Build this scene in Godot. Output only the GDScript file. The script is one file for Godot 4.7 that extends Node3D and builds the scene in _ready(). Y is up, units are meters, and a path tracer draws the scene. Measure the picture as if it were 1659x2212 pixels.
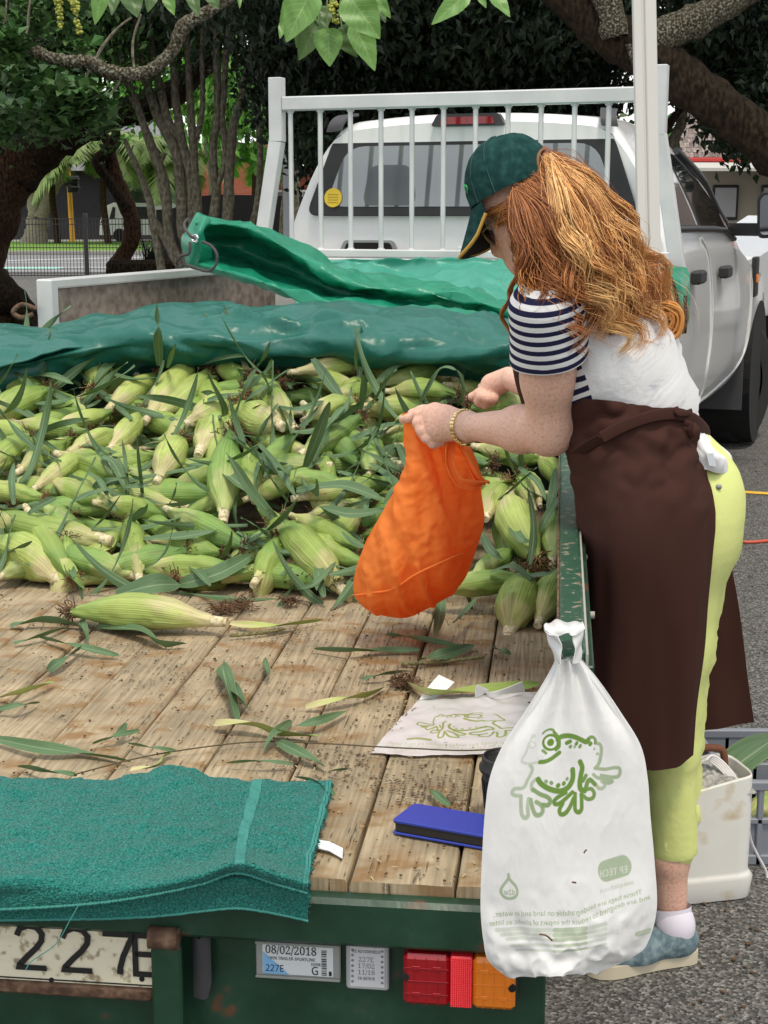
extends Node3D

func _ready() -> void:
	rng.seed = 7
	var cam := Camera3D.new()
	cam.name = "camera"
	cam.position = Vector3(0, CAM_H, 0)
	cam.rotation = Vector3(-PITCH, 0, 0)
	cam.fov = rad_to_deg(2.0 * atan(1106.0 / F))
	cam.near = 0.05
	cam.far = 600.0
	add_child(cam)
	cam.current = true
	var sky_m := ProceduralSkyMaterial.new()
	sky_m.sky_top_color = Color(0.90, 0.92, 0.95)
	sky_m.sky_horizon_color = Color(0.98, 0.975, 0.96)
	sky_m.sky_curve = 0.2
	sky_m.ground_bottom_color = Color(0.25, 0.24, 0.23)
	sky_m.ground_horizon_color = Color(0.5, 0.5, 0.5)
	sky_m.sun_angle_max = 0.0
	var sky := Sky.new()
	sky.sky_material = sky_m
	var env := Environment.new()
	env.background_mode = Environment.BG_SKY
	env.sky = sky
	env.background_energy_multiplier = 0.95
	env.tonemap_mode = Environment.TONE_MAPPER_LINEAR
	env.tonemap_exposure = 1.55
	env.sdfgi_enabled = true
	env.ssao_enabled = true
	env.ssil_enabled = true
	var we := WorldEnvironment.new()
	we.name = "world"
	we.environment = env
	add_child(we)
	var sun := DirectionalLight3D.new()
	sun.name = "sun"
	sun.light_energy = 0.5
	sun.light_color = Color(1.0, 0.955, 0.88)
	sun.light_angular_distance = 12.0
	sun.shadow_enabled = true
	sun.rotation_degrees = Vector3(-68, 16, 0)
	add_child(sun)
	make_materials()
	setting()
	background()
	trees()
	ute()
	trailer()
	tarps()
	corn()
	litter()
	deck_things()
	bags()
	person()
	right_side()
	hanging_leaves()
# ---------------------------------------------------------------- helpers
const F := 3200.0
const CAM_H := 1.45
const PITCH := 0.1992
var rng := RandomNumberGenerator.new()
var used := {}
var M := {}
var T := {}

# the point seen along a direction of view at a level distance d ahead of the camera
func P(x: float, y: float, d: float) -> Vector3:
	var a := (x - 829.5) / F
	var b := -(y - 1106.0) / F
	var r := Vector3(a, b * cos(PITCH) - sin(PITCH), -b * sin(PITCH) - cos(PITCH))
	return Vector3(0, CAM_H, 0) + r * (d / -r.z)

# the point seen along a direction of view on the level plane at height h
func G(x: float, y: float, h: float) -> Vector3:
	var a := (x - 829.5) / F
	var b := -(y - 1106.0) / F
	var r := Vector3(a, b * cos(PITCH) - sin(PITCH), -b * sin(PITCH) - cos(PITCH))
	return Vector3(0, CAM_H, 0) + r * ((h - CAM_H) / r.y)

func rf(a: float, b: float) -> float:
	return rng.randf_range(a, b)

func numbered(called: String) -> String:
	var n: int = used.get(called, 0)
	used[called] = n + 1
	return called if n == 0 else "%s_%03d" % [called, n]

func tag(o: Node3D, label: String, category := "", group := "", kind := "") -> Node3D:
	if label: o.set_meta("label", label)
	if category: o.set_meta("category", category)
	if group: o.set_meta("group", group)
	if kind: o.set_meta("kind", kind)
	return o

func thing(called: String, label: String, category: String, at := Vector3.ZERO, group := "") -> Node3D:
	var o := Node3D.new()
	o.name = numbered(called)
	add_child(o)
	o.position = at
	tag(o, label, category, group)
	return o

class MB:
	var v := PackedVector3Array()
	var n := PackedVector3Array()
	var uv := PackedVector2Array()
	var c := PackedColorArray()
	var ix := PackedInt32Array()
	var xf := Transform3D.IDENTITY
	var col := Color(1, 1, 1)

	func vert(p: Vector3, nn: Vector3, u := Vector2.ZERO) -> int:
		v.append(xf * p)
		n.append((xf.basis * nn).normalized())
		uv.append(u)
		c.append(col)
		return v.size() - 1

	func tri(a: Vector3, b: Vector3, d: Vector3, ua := Vector2.ZERO, ub := Vector2.ZERO, ud := Vector2.ZERO) -> void:
		# a, b, d counter-clockwise seen from outside
		var nn := (b - a).cross(d - a)
		var i := vert(a, nn, ua)
		vert(b, nn, ub)
		vert(d, nn, ud)
		ix.append_array(PackedInt32Array([i, i + 2, i + 1]))

	func quad(a: Vector3, b: Vector3, d: Vector3, e: Vector3, ua := Vector2(0, 0), ub := Vector2(1, 0), ud := Vector2(1, 1), ue := Vector2(0, 1)) -> void:
		var nn := (d - a).cross(e - b)
		var i := vert(a, nn, ua)
		vert(b, nn, ub)
		vert(d, nn, ud)
		vert(e, nn, ue)
		ix.append_array(PackedInt32Array([i, i + 2, i + 1, i, i + 3, i + 2]))

	# rows of points; the normal is along du x dv
	func grid(rows: Array, wrap := false, u0 := 0.0, u1 := 1.0, v0 := 0.0, v1 := 1.0, cols: Array = []) -> void:
		var nr := rows.size()
		var nc: int = rows[0].size()
		var base := v.size()
		for j in nr:
			var r: PackedVector3Array = rows[j]
			var up: PackedVector3Array = rows[mini(j + 1, nr - 1)]
			var dn: PackedVector3Array = rows[maxi(j - 1, 0)]
			for i in nc:
				var a := i + 1
				var b := i - 1
				if wrap:
					if a > nc - 1: a = 1
					if b < 0: b = nc - 2
				else:
					a = mini(a, nc - 1)
					b = maxi(b, 0)
				var du := r[a] - r[b]
				var dv := up[i] - dn[i]
				var nn := du.cross(dv)
				if nn.length_squared() < 1e-16:
					nn = (up[a] + dn[a] - up[b] - dn[b]).cross(dv)
				if nn.length_squared() < 1e-18: nn = Vector3.UP
				v.append(xf * r[i])
				n.append((xf.basis * nn).normalized())
				uv.append(Vector2(lerpf(u0, u1, float(i) / (nc - 1)), lerpf(v0, v1, float(j) / (nr - 1))))
				c.append(cols[j][i] if cols.size() else col)
		for j in nr - 1:
			for i in nc - 1:
				var a := base + j * nc + i
				ix.append_array(PackedInt32Array([a, a + nc + 1, a + 1, a, a + nc, a + nc + 1]))

	# a round or flattened tube along a path
	func tube(path: PackedVector3Array, rad: PackedFloat32Array, sides := 8, caps := true, flat := 1.0, up0 := Vector3.ZERO, vlen := 1.0) -> void:
		var k := path.size()
		var rows := []
		var t0 := (path[1] - path[0]).normalized()
		var u := up0
		if u == Vector3.ZERO: u = Vector3.UP if absf(t0.y) < 0.9 else Vector3.RIGHT
		for j in k:
			var t := (path[mini(j + 1, k - 1)] - path[maxi(j - 1, 0)]).normalized()
			u = (u - t * u.dot(t)).normalized()
			var w := t.cross(u)
			var row := PackedVector3Array()
			for s in sides + 1:
				var an := -TAU * s / sides
				row.append(path[j] + (w * cos(an) + u * sin(an) * flat) * rad[j])
			rows.append(row)
		# the ring runs w -> u, so the normal of grid() is w x u x t
		grid(rows, true, 0, 1, 0, vlen)
		if caps:
			for e in 2:
				var r: PackedVector3Array = rows[0] if e == 0 else rows[k - 1]
				var nn := (path[0] - path[1]) if e == 0 else (path[k - 1] - path[k - 2])
				var m := vert(path[0] if e == 0 else path[k - 1], nn, Vector2(0.5, 0.5))
				for s in sides:
					var a := vert(r[s], nn)
					var b := vert(r[s + 1], nn)
					ix.append_array(PackedInt32Array([m, a, b]) if e == 0 else PackedInt32Array([m, b, a]))

	func rod(a: Vector3, b: Vector3, ra: float, rb := -1.0, sides := 10) -> void:
		tube(PackedVector3Array([a, b]), PackedFloat32Array([ra, ra if rb < 0 else rb]), sides)

	# a box with chamfered edges
	func box(at: Vector3, size: Vector3, b := 0.004, bs := Basis.IDENTITY) -> void:
		var h := size * 0.5
		b = minf(b, minf(h.x, minf(h.y, h.z)) * 0.45)
		var ax := [bs.x, bs.y, bs.z]
		var hh := [h.x, h.y, h.z]
		for k in 3:
			var i := (k + 1) % 3
			var j := (k + 2) % 3
			for s in [-1.0, 1.0]:
				var o: Vector3 = at + ax[k] * hh[k] * s
				var x: Vector3 = ax[i] * (hh[i] - b) * s
				var y: Vector3 = ax[j] * (hh[j] - b)
				var sx: float = hh[i] * 2.0
				var sy: float = hh[j] * 2.0
				quad(o - x - y, o + x - y, o + x + y, o - x + y, Vector2.ZERO, Vector2(sx, 0), Vector2(sx, sy), Vector2(0, sy))
			# four edges along axis k
			for si in [-1.0, 1.0]:
				for sj in [-1.0, 1.0]:
					var e: Vector3 = ax[k] * (hh[k] - b)
					var p1: Vector3 = at + ax[i] * hh[i] * si + ax[j] * (hh[j] - b) * sj
					var p2: Vector3 = at + ax[i] * (hh[i] - b) * si + ax[j] * hh[j] * sj
					if si * sj > 0: quad(p1 - e, p2 - e, p2 + e, p1 + e) if false else quad(p2 - e, p2 + e, p1 + e, p1 - e)
					else: quad(p1 - e, p1 + e, p2 + e, p2 - e)
		for sx in [-1.0, 1.0]:
			for sy in [-1.0, 1.0]:
				for sz in [-1.0, 1.0]:
					var p1: Vector3 = at + bs.x * h.x * sx + bs.y * (h.y - b) * sy + bs.z * (h.z - b) * sz
					var p2: Vector3 = at + bs.x * (h.x - b) * sx + bs.y * h.y * sy + bs.z * (h.z - b) * sz
					var p3: Vector3 = at + bs.x * (h.x - b) * sx + bs.y * (h.y - b) * sy + bs.z * h.z * sz
					if sx * sy * sz > 0: tri(p1, p2, p3)
					else: tri(p1, p3, p2)

	# a bar of rectangular section between two points
	func bar(a: Vector3, b: Vector3, w: float, hgt: float, up := Vector3.UP, bev := 0.003) -> void:
		var z := (b - a).normalized()
		var x := up.cross(z).normalized()
		var y := z.cross(x)
		box((a + b) * 0.5, Vector3(w, hgt, a.distance_to(b)), bev, Basis(x, y, z))

	# an outline in the xy plane of a frame, extruded along its z by depth towards -z
	func prism(outline: PackedVector2Array, depth: float, fr: Transform3D, bev := 0.0) -> void:
		var ol := outline
		if Geometry2D.is_polygon_clockwise(ol):
			ol = ol.duplicate()
			ol.reverse()
		var inner := ol
		if bev > 0.0:
			var off := Geometry2D.offset_polygon(ol, -bev)
			if off.size() == 1 and off[0].size() == ol.size(): inner = off[0]
		var idx := Geometry2D.triangulate_polygon(inner)
		if idx.is_empty(): return
		for side in 2:
			var z := 0.0 if side == 0 else -depth
			for t in range(0, idx.size(), 3):
				var a := fr * Vector3(inner[idx[t]].x, inner[idx[t]].y, z)
				var b := fr * Vector3(inner[idx[t + 1]].x, inner[idx[t + 1]].y, z)
				var d := fr * Vector3(inner[idx[t + 2]].x, inner[idx[t + 2]].y, z)
				var fl := (b - a).cross(d - a).dot(fr.basis.z) > 0.0
				if fl == (side == 0): tri(a, b, d, inner[idx[t]], inner[idx[t + 1]], inner[idx[t + 2]])
				else: tri(a, d, b, inner[idx[t]], inner[idx[t + 2]], inner[idx[t + 1]])
		var k := ol.size()
		for i in k:
			var p := ol[i]
			var q := ol[(i + 1) % k]
			quad(fr * Vector3(p.x, p.y, -depth), fr * Vector3(q.x, q.y, -depth), fr * Vector3(q.x, q.y, -bev), fr * Vector3(p.x, p.y, -bev))
			if bev > 0.0 and inner.size() == k:
				var ip := i
				var best := 1e9
				for m in k:
					var dd := inner[m].distance_squared_to(p)
					if dd < best:
						best = dd
						ip = m
				var iq := (ip + 1) % k
				quad(fr * Vector3(p.x, p.y, -bev), fr * Vector3(q.x, q.y, -bev), fr * Vector3(inner[iq].x, inner[iq].y, 0), fr * Vector3(inner[ip].x, inner[ip].y, 0))

	# radius r(t) turned round an axis
	func lathe(prof: PackedVector2Array, fr: Transform3D, sides := 24) -> void:
		var rows := []
		for p in prof:
			var row := PackedVector3Array()
			for s in sides + 1:
				var an := -TAU * s / sides
				row.append(fr * Vector3(p.x * cos(an), p.y, p.x * sin(an)))
			rows.append(row)
		grid(rows, true)

	func mesh(mat: Material) -> ArrayMesh:
		var m := ArrayMesh.new()
		var a := []
		a.resize(Mesh.ARRAY_MAX)
		a[Mesh.ARRAY_VERTEX] = v
		a[Mesh.ARRAY_NORMAL] = n
		a[Mesh.ARRAY_TEX_UV] = uv
		a[Mesh.ARRAY_COLOR] = c
		a[Mesh.ARRAY_INDEX] = ix
		m.add_surface_from_arrays(Mesh.PRIMITIVE_TRIANGLES, a)
		m.surface_set_material(0, mat)
		return m

# puts a mesh given in world coordinates under a thing (or at the top)
func put(called: String, b: MB, mat: Material, parent: Node3D = null, label := "", kind := "") -> MeshInstance3D:
	var o := MeshInstance3D.new()
	o.mesh = b.mesh(mat)
	if parent == null:
		o.name = numbered(called)
		add_child(o)
	else:
		o.name = called
		parent.add_child(o, true)
		var off := Vector3.ZERO
		var q: Node = parent
		while q is Node3D and q != self:
			off += (q as Node3D).position
			q = q.get_parent()
		o.position = -off
	if label: o.set_meta("label", label)
	if kind: o.set_meta("kind", kind)
	return o

# the same for a mesh in the parent's own axes
func fix(called: String, mesh: Mesh, parent: Node3D, xf := Transform3D.IDENTITY) -> MeshInstance3D:
	var o := MeshInstance3D.new()
	o.mesh = mesh
	o.name = called
	parent.add_child(o, true)
	o.transform = xf
	return o

func cr(a: Vector3, b: Vector3, c: Vector3, d: Vector3, t: float) -> Vector3:
	return 0.5 * (2.0 * b + (c - a) * t + (2.0 * a - 5.0 * b + 4.0 * c - d) * t * t + (3.0 * b - a - 3.0 * c + d) * t * t * t)

func spline(p: PackedVector3Array, n: int) -> PackedVector3Array:
	var o := PackedVector3Array()
	var k := p.size() - 1
	for i in n + 1:
		var t := float(i) / n * k
		var s := mini(int(t), k - 1)
		o.append(cr(p[maxi(s - 1, 0)], p[s], p[s + 1], p[mini(s + 2, k)], t - s))
	return o

func spl1(p: PackedFloat32Array, n: int) -> PackedFloat32Array:
	var q := PackedVector3Array()
	for x in p: q.append(Vector3(x, 0, 0))
	var o := PackedFloat32Array()
	for x in spline(q, n): o.append(x.x)
	return o

# a smooth sheet through rows of control points
func sheet(ctrl: Array, nu: int, nv: int) -> Array:
	var cols := []
	for r in ctrl: cols.append(spline(r, nu))
	var rows := []
	for j in nv + 1: rows.append(PackedVector3Array())
	for i in nu + 1:
		var line := PackedVector3Array()
		for r in cols: line.append(r[i])
		var s := spline(line, nv)
		for j in nv + 1: rows[j].append(s[j])
	return rows

# control rows given as [x, y, distance] triples in a flat list
func prow(a: Array) -> PackedVector3Array:
	var o := PackedVector3Array()
	for i in range(0, a.size(), 3): o.append(P(a[i], a[i + 1], a[i + 2]))
	return o

# moves each point of a sheet along its normal by f(u, v, point)
func swell(rows: Array, f: Callable) -> Array:
	var nr := rows.size()
	var nc: int = rows[0].size()
	var out := []
	for j in nr:
		var line := PackedVector3Array()
		for i in nc:
			var du: Vector3 = rows[j][mini(i + 1, nc - 1)] - rows[j][maxi(i - 1, 0)]
			var dv: Vector3 = rows[mini(j + 1, nr - 1)][i] - rows[maxi(j - 1, 0)][i]
			var nn := du.cross(dv).normalized()
			var p: Vector3 = rows[j][i]
			line.append(p + nn * float(f.call(float(i) / (nc - 1), float(j) / (nr - 1), p)))
		out.append(line)
	return out

# a sheet with both faces and closed edges
func slab(b: MB, rows: Array, thick: float, u1 := 1.0, v1 := 1.0) -> void:
	var back := swell(rows, func(_u, _v, _p): return -thick)
	b.grid(rows, false, 0, u1, 0, v1)
	var rev := []
	for r in back:
		var q: PackedVector3Array = r.duplicate()
		q.reverse()
		rev.append(q)
	b.grid(rev, false, u1, 0, 0, v1)
	var nr := rows.size()
	var nc: int = rows[0].size()
	b.grid([back[0], rows[0]], false, 0, u1, 0, 0.01)
	b.grid([rows[nr - 1], back[nr - 1]], false, 0, u1, v1, v1)
	var l1 := PackedVector3Array()
	var l2 := PackedVector3Array()
	var r1 := PackedVector3Array()
	var r2 := PackedVector3Array()
	for j in nr:
		l1.append(rows[j][0])
		l2.append(back[j][0])
		r1.append(rows[j][nc - 1])
		r2.append(back[j][nc - 1])
	b.grid([l1, l2], false, 0, v1, 0, 0.01)
	b.grid([r2, r1], false, 0, v1, 0, 0.01)

func fn(sd: int, freq: float, oct := 3, type := FastNoiseLite.TYPE_SIMPLEX_SMOOTH) -> FastNoiseLite:
	var f := FastNoiseLite.new()
	f.seed = sd
	f.frequency = freq
	f.noise_type = type
	f.fractal_octaves = oct
	return f

# ---------------------------------------------------------------- solid shapes grown round bones
class Flesh:
	var bones := []
	var h := 0.01

	func bone(a: Vector3, b: Vector3, ra: float, rb: float, k := 0.03, w := Vector3.ZERO, s := 1.0, cut := false) -> void:
		bones.append([a, b, ra, rb, k, w, s, cut])

	func chain(pts: Array, rad: Array, k := 0.02) -> void:
		for i in pts.size() - 1: bone(pts[i], pts[i + 1], rad[i], rad[i + 1], k)

	func build(mb: MB, uvf = null, colf = null, fuse = null) -> void:
		var lo := Vector3.ONE * 1e9
		var hi := -lo
		for q in bones:
			if q[7]: continue
			var m: float = maxf(q[2], q[3]) * maxf(q[6], 1.0) + h * 3
			for p in [q[0], q[1]]:
				lo = lo.min(p - Vector3.ONE * m)
				hi = hi.max(p + Vector3.ONE * m)
		var nx := int((hi.x - lo.x) / h) + 2
		var ny := int((hi.y - lo.y) / h) + 2
		var nz := int((hi.z - lo.z) / h) + 2
		var f := PackedFloat32Array()
		f.resize(nx * ny * nz)
		f.fill(1.0)
		for q in bones:
			var a: Vector3 = q[0]
			var b: Vector3 = q[1]
			var ra: float = q[2]
			var rb: float = q[3]
			var k: float = q[4]
			var w: Vector3 = q[5]
			var s: float = q[6]
			var cut: bool = q[7]
			var m := maxf(ra, rb) * maxf(s, 1.0) + k + h * 2
			var l := (a.min(b) - Vector3.ONE * m - lo) / h
			var u := (a.max(b) + Vector3.ONE * m - lo) / h
			var ab := b - a
			var inv := 1.0 / maxf(ab.length_squared(), 1e-9)
			var sq := 1.0 - 1.0 / s
			for z in range(maxi(0, int(l.z)), mini(nz, int(u.z) + 2)):
				for y in range(maxi(0, int(l.y)), mini(ny, int(u.y) + 2)):
					var at := (z * ny + y) * nx
					for x in range(maxi(0, int(l.x)), mini(nx, int(u.x) + 2)):
						var p := lo + Vector3(x, y, z) * h - a
						if s != 1.0: p -= w * (p.dot(w) * sq)
						var t := clampf(p.dot(ab) * inv, 0.0, 1.0)
						var d := (p - ab * t).length() - lerpf(ra, rb, t)
						var o := f[at + x]
						if cut:
							d = -d
							var e := maxf(k - absf(o - d), 0.0) / k
							f[at + x] = maxf(o, d) + e * e * k * 0.25
						elif d < o + k:
							var e := maxf(k - absf(o - d), 0.0) / k
							f[at + x] = minf(o, d) - e * e * k * 0.25
		# surface nets
		var id := PackedInt32Array()
		id.resize(f.size())
		id.fill(-1)
		var pos := PackedVector3Array()
		var st := [0, 1, nx, nx + 1, nx * ny, nx * ny + 1, nx * ny + nx, nx * ny + nx + 1]
		var off := [Vector3(0, 0, 0), Vector3(1, 0, 0), Vector3(0, 1, 0), Vector3(1, 1, 0), Vector3(0, 0, 1), Vector3(1, 0, 1), Vector3(0, 1, 1), Vector3(1, 1, 1)]
		var ed := [[0, 1], [2, 3], [4, 5], [6, 7], [0, 2], [1, 3], [4, 6], [5, 7], [0, 4], [1, 5], [2, 6], [3, 7]]
		for z in nz - 1:
			for y in ny - 1:
				for x in nx - 1:
					var i := (z * ny + y) * nx + x
					var neg := 0
					if f[i] > 0.9: continue
					for k in 8:
						if f[i + st[k]] < 0.0: neg += 1
					if neg == 0 or neg == 8: continue
					var sum := Vector3.ZERO
					var cnt := 0
					for e in ed:
						var fa := f[i + st[e[0]]]
						var fb := f[i + st[e[1]]]
						if (fa < 0.0) != (fb < 0.0):
							sum += off[e[0]].lerp(off[e[1]], fa / (fa - fb))
							cnt += 1
					id[i] = pos.size()
					pos.append(lo + (Vector3(x, y, z) + sum / cnt) * h)
		var nrm := PackedVector3Array()
		nrm.resize(pos.size())
		var tris := PackedInt32Array()
		var dirs := [[1, nx, nx * ny], [nx, nx * ny, 1], [nx * ny, 1, nx]]
		for z in range(1, nz - 1):
			for y in range(1, ny - 1):
				for x in range(1, nx - 1):
					var i := (z * ny + y) * nx + x
					var fa := f[i]
					for d in dirs:
						var fb := f[i + d[0]]
						if (fa < 0.0) == (fb < 0.0): continue
						var a := id[i - d[1] - d[2]]
						var b := id[i - d[2]]
						var c2 := id[i]
						var e := id[i - d[1]]
						if a < 0 or b < 0 or c2 < 0 or e < 0: continue
						if fa < 0.0: tris.append_array(PackedInt32Array([a, c2, b, a, e, c2]))
						else: tris.append_array(PackedInt32Array([a, b, c2, a, c2, e]))
		for t in range(0, tris.size(), 3):
			var a := pos[tris[t]]
			var g := (pos[tris[t + 2]] - a).cross(pos[tris[t + 1]] - a)
			for k in 3: nrm[tris[t + k]] += g
		var base := mb.v.size()
		for i in pos.size():
			var p := pos[i]
			if fuse != null: p = fuse.call(p, nrm[i].normalized())
			mb.v.append(p)
			mb.n.append(nrm[i].normalized())
			mb.uv.append(uvf.call(p, nrm[i].normalized()) if uvf != null else Vector2.ZERO)
			mb.c.append(colf.call(p) if colf != null else mb.col)
		for t in tris: mb.ix.append(base + t)

# ---------------------------------------------------------------- materials
func mat(called: String, col: Color, rough := 0.7, metal := 0.0, spec := 0.5) -> StandardMaterial3D:
	var m := StandardMaterial3D.new()
	m.resource_name = called
	m.albedo_color = Color(col.r, col.g, col.b).linear_to_srgb()
	m.roughness = rough
	m.metallic = metal
	m.metallic_specular = spec
	M[called] = m
	return m

func tex(im: Image) -> ImageTexture:
	return ImageTexture.create_from_image(im)

func noise_image(sd: int, freq: float, w: int, h: int, oct := 4, type := FastNoiseLite.TYPE_SIMPLEX_SMOOTH, seamless := true) -> Image:
	var f := fn(sd, freq, oct, type)
	if seamless: return f.get_seamless_image(w, h)
	return f.get_image(w, h)

# a colour picture from one or more noise pictures: ramp is a list of [at, linear colour]
func ramp_tex(im: Image, ramp: Array) -> ImageTexture:
	var g := Gradient.new()
	var offs := PackedFloat32Array()
	var cols := PackedColorArray()
	for r in ramp:
		offs.append(r[0])
		cols.append((r[1] as Color).linear_to_srgb())
	g.offsets = offs
	g.colors = cols
	var lut := []
	for i in 256: 
		var c := g.sample(i / 255.0)
		lut.append([int(c.r * 255), int(c.g * 255), int(c.b * 255)])
	var src := im.duplicate() as Image
	src.convert(Image.FORMAT_L8)
	var d := src.get_data()
	var o := PackedByteArray()
	o.resize(d.size() * 3)
	for i in d.size():
		var l: Array = lut[d[i]]
		o[i * 3] = l[0]
		o[i * 3 + 1] = l[1]
		o[i * 3 + 2] = l[2]
	return tex(Image.create_from_data(src.get_width(), src.get_height(), false, Image.FORMAT_RGB8, o))

func bump_tex(im: Image, strength := 4.0) -> ImageTexture:
	var n := im.duplicate() as Image
	n.convert(Image.FORMAT_L8)
	n.bump_map_to_normal_map(strength)
	return tex(n)

func tri(m: StandardMaterial3D, scale: float, world := true) -> void:
	m.uv1_triplanar = true
	m.uv1_world_triplanar = world
	m.uv1_scale = Vector3.ONE * scale

func bumped(m: StandardMaterial3D, t: Texture2D, s := 1.0) -> void:
	m.normal_enabled = true
	m.normal_texture = t
	m.normal_scale = s
# ---------------------------------------------------------------- materials used in the scene
func c3(r: float, g: float, b: float) -> Color:
	return Color(r, g, b)

func make_materials() -> void:
	var n1 := noise_image(3, 0.02, 512, 512, 5)
	var n2 := noise_image(11, 0.006, 512, 512, 4)
	var fine := noise_image(21, 0.12, 512, 512, 3)
	T.fine_n = bump_tex(fine, 3.0)
	T.soft_n = bump_tex(n1, 6.0)
	var rg := fn(31, 0.008, 4, FastNoiseLite.TYPE_PERLIN)
	rg.fractal_type = FastNoiseLite.FRACTAL_RIDGED
	T.crease_n = bump_tex(rg.get_seamless_image(512, 512), 9.0)
	# asphalt: small stones of several greys set in dark binder
	var cell := FastNoiseLite.new()
	cell.seed = 5
	cell.noise_type = FastNoiseLite.TYPE_CELLULAR
	cell.frequency = 0.085
	cell.cellular_return_type = FastNoiseLite.RETURN_CELL_VALUE
	cell.fractal_type = FastNoiseLite.FRACTAL_NONE
	var ci := cell.get_seamless_image(1024, 1024)
	var asph := mat("asphalt", Color.WHITE, 0.9, 0.0, 0.3)
	asph.albedo_texture = ramp_tex(ci, [[0.0, c3(.05, .049, .046)], [0.3, c3(.085, .082, .077)], [0.55, c3(.125, .12, .112)], [0.8, c3(.18, .172, .16)], [1.0, c3(.29, .28, .265)]])
	cell.cellular_return_type = FastNoiseLite.RETURN_DISTANCE
	bumped(asph, bump_tex(cell.get_seamless_image(1024, 1024), 8.0), 1.0)
	tri(asph, 1.9)
	asph.detail_enabled = true
	asph.detail_blend_mode = BaseMaterial3D.BLEND_MODE_MUL
	asph.detail_uv_layer = BaseMaterial3D.DETAIL_UV_1
	var road := mat("road", c3(.2, .2, .205), 0.9)
	road.albedo_texture = ramp_tex(n1, [[0, c3(.75, .75, .75)], [1, c3(1, 1, 1)]])
	tri(road, 0.1)
	mat("line_paint", c3(.78, .78, .76), 0.7)
	mat("green_paint", c3(.2, .5, .4), 0.7)
	mat("yellow_paint", c3(.75, .45, .04), 0.6)
	mat("kerb", c3(.25, .24, .22), 0.9)
	var grass := mat("grass", c3(1, 1, 1), 1.0, 0, 0.1)
	grass.albedo_texture = ramp_tex(noise_image(8, 0.1, 256, 256, 3), [[0, c3(.08, .16, .03)], [1, c3(.24, .4, .09)]])
	tri(grass, 1.5)
	# bark kinds
	var bi := noise_image(41, 0.018, 512, 512, 5)
	for q in [["bark_dark", c3(.012, .009, .006), c3(.045, .033, .022)], ["bark_brown", c3(.022, .012, .007), c3(.085, .05, .03)], ["bark_grey", c3(.10, .088, .06), c3(.25, .23, .175)], ["bark_pale", c3(.2, .165, .12), c3(.5, .44, .36)]]:
		var b := mat(q[0], Color.WHITE, 0.95, 0.0, 0.2)
		b.albedo_texture = ramp_tex(bi, [[0.25, q[1]], [0.75, q[2]]])
		bumped(b, bump_tex(bi, 12.0), 1.0)
		tri(b, 2.2)
		b.uv1_scale = Vector3(2.6, 1.1, 2.6)
	var lich := mat("bark_lichen", Color.WHITE, 0.95, 0.0, 0.2)
	lich.albedo_texture = ramp_tex(noise_image(43, 0.03, 512, 512, 5), [[0.3, c3(.03, .024, .015)], [0.52, c3(.075, .062, .042)], [0.62, c3(.13, .125, .09)], [0.72, c3(.26, .265, .21)]])
	bumped(lich, bump_tex(bi, 12.0), 1.0)
	tri(lich, 2.6)
	# foliage
	for q in [["leaf_dark", c3(.018, .035, .016)], ["leaf_mid", c3(.045, .095, .028)], ["leaf_light", c3(.11, .24, .045)], ["leaf_palm", c3(.2, .28, .085)], ["leaf_lime", c3(.16, .36, .07)]]:
		var l := mat(q[0], q[1], 0.45, 0.0, 0.4)
		l.vertex_color_use_as_albedo = true
		l.backlight_enabled = true
		l.backlight = (q[1] as Color * 1.2).linear_to_srgb()
		l.cull_mode = BaseMaterial3D.CULL_DISABLED
	# vehicles
	var white := mat("white_paint", c3(.83, .83, .82), 0.22, 0.0, 0.5)
	white.clearcoat_enabled = true
	white.clearcoat = 0.7
	white.clearcoat_roughness = 0.06
	var silver := mat("silver_paint", c3(.30, .295, .25), 0.3, 0.25, 0.5)
	silver.clearcoat_enabled = true
	silver.clearcoat = 0.8
	silver.clearcoat_roughness = 0.06
	mat("black_plastic", c3(.014, .014, .015), 0.5)
	mat("black_rubber", c3(.012, .012, .012), 0.85)
	mat("grey_plastic", c3(.05, .05, .055), 0.5)
	mat("dark", c3(.006, .006, .006), 0.9)
	var gl := mat("glass_tint", c3(.05, .06, .065), 0.03, 0.0, 0.6)
	gl.transparency = BaseMaterial3D.TRANSPARENCY_ALPHA
	gl.albedo_color.a = 0.45
	mat("mirror", c3(.7, .72, .75), 0.03, 1.0)
	mat("chrome", c3(.75, .75, .75), 0.15, 1.0)
	mat("red_lens", c3(.27, .003, .008), 0.12, 0.0, 0.6)
	mat("amber_lens", c3(.75, .2, .01), 0.12, 0.0, 0.6)
	var alu := mat("aluminium", Color.WHITE, 0.42, 0.15, 0.5)
	alu.albedo_texture = ramp_tex(n2, [[0.2, c3(.52, .53, .53)], [0.5, c3(.60, .605, .60)], [0.9, c3(.67, .67, .66)]])
	tri(alu, 1.0)
	var ply := mat("plywood", Color.WHITE, 0.75)
	ply.albedo_texture = ramp_tex(noise_image(51, 0.03, 512, 512, 5), [[0.15, c3(.11, .085, .068)], [0.45, c3(.2, .16, .13)], [0.75, c3(.27, .225, .19)], [0.95, c3(.36, .31, .27)]])
	ply.uv1_scale = Vector3(1.0, 0.8, 1.0)
	tri(ply, 1.2)
	# trailer steel with chipped and rusty paint
	var gi := noise_image(61, 0.01, 512, 512, 6)
	var green := mat("green_steel", Color.WHITE, 0.38, 0.0, 0.5)
	green.albedo_texture = ramp_tex(gi, [[0.0, c3(.006, .03, .014)], [0.45, c3(.009, .042, .021)], [0.7, c3(.014, .055, .03)], [0.76, c3(.03, .06, .035)], [0.80, c3(.1, .05, .025)], [0.9, c3(.14, .065, .03)]])
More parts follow.
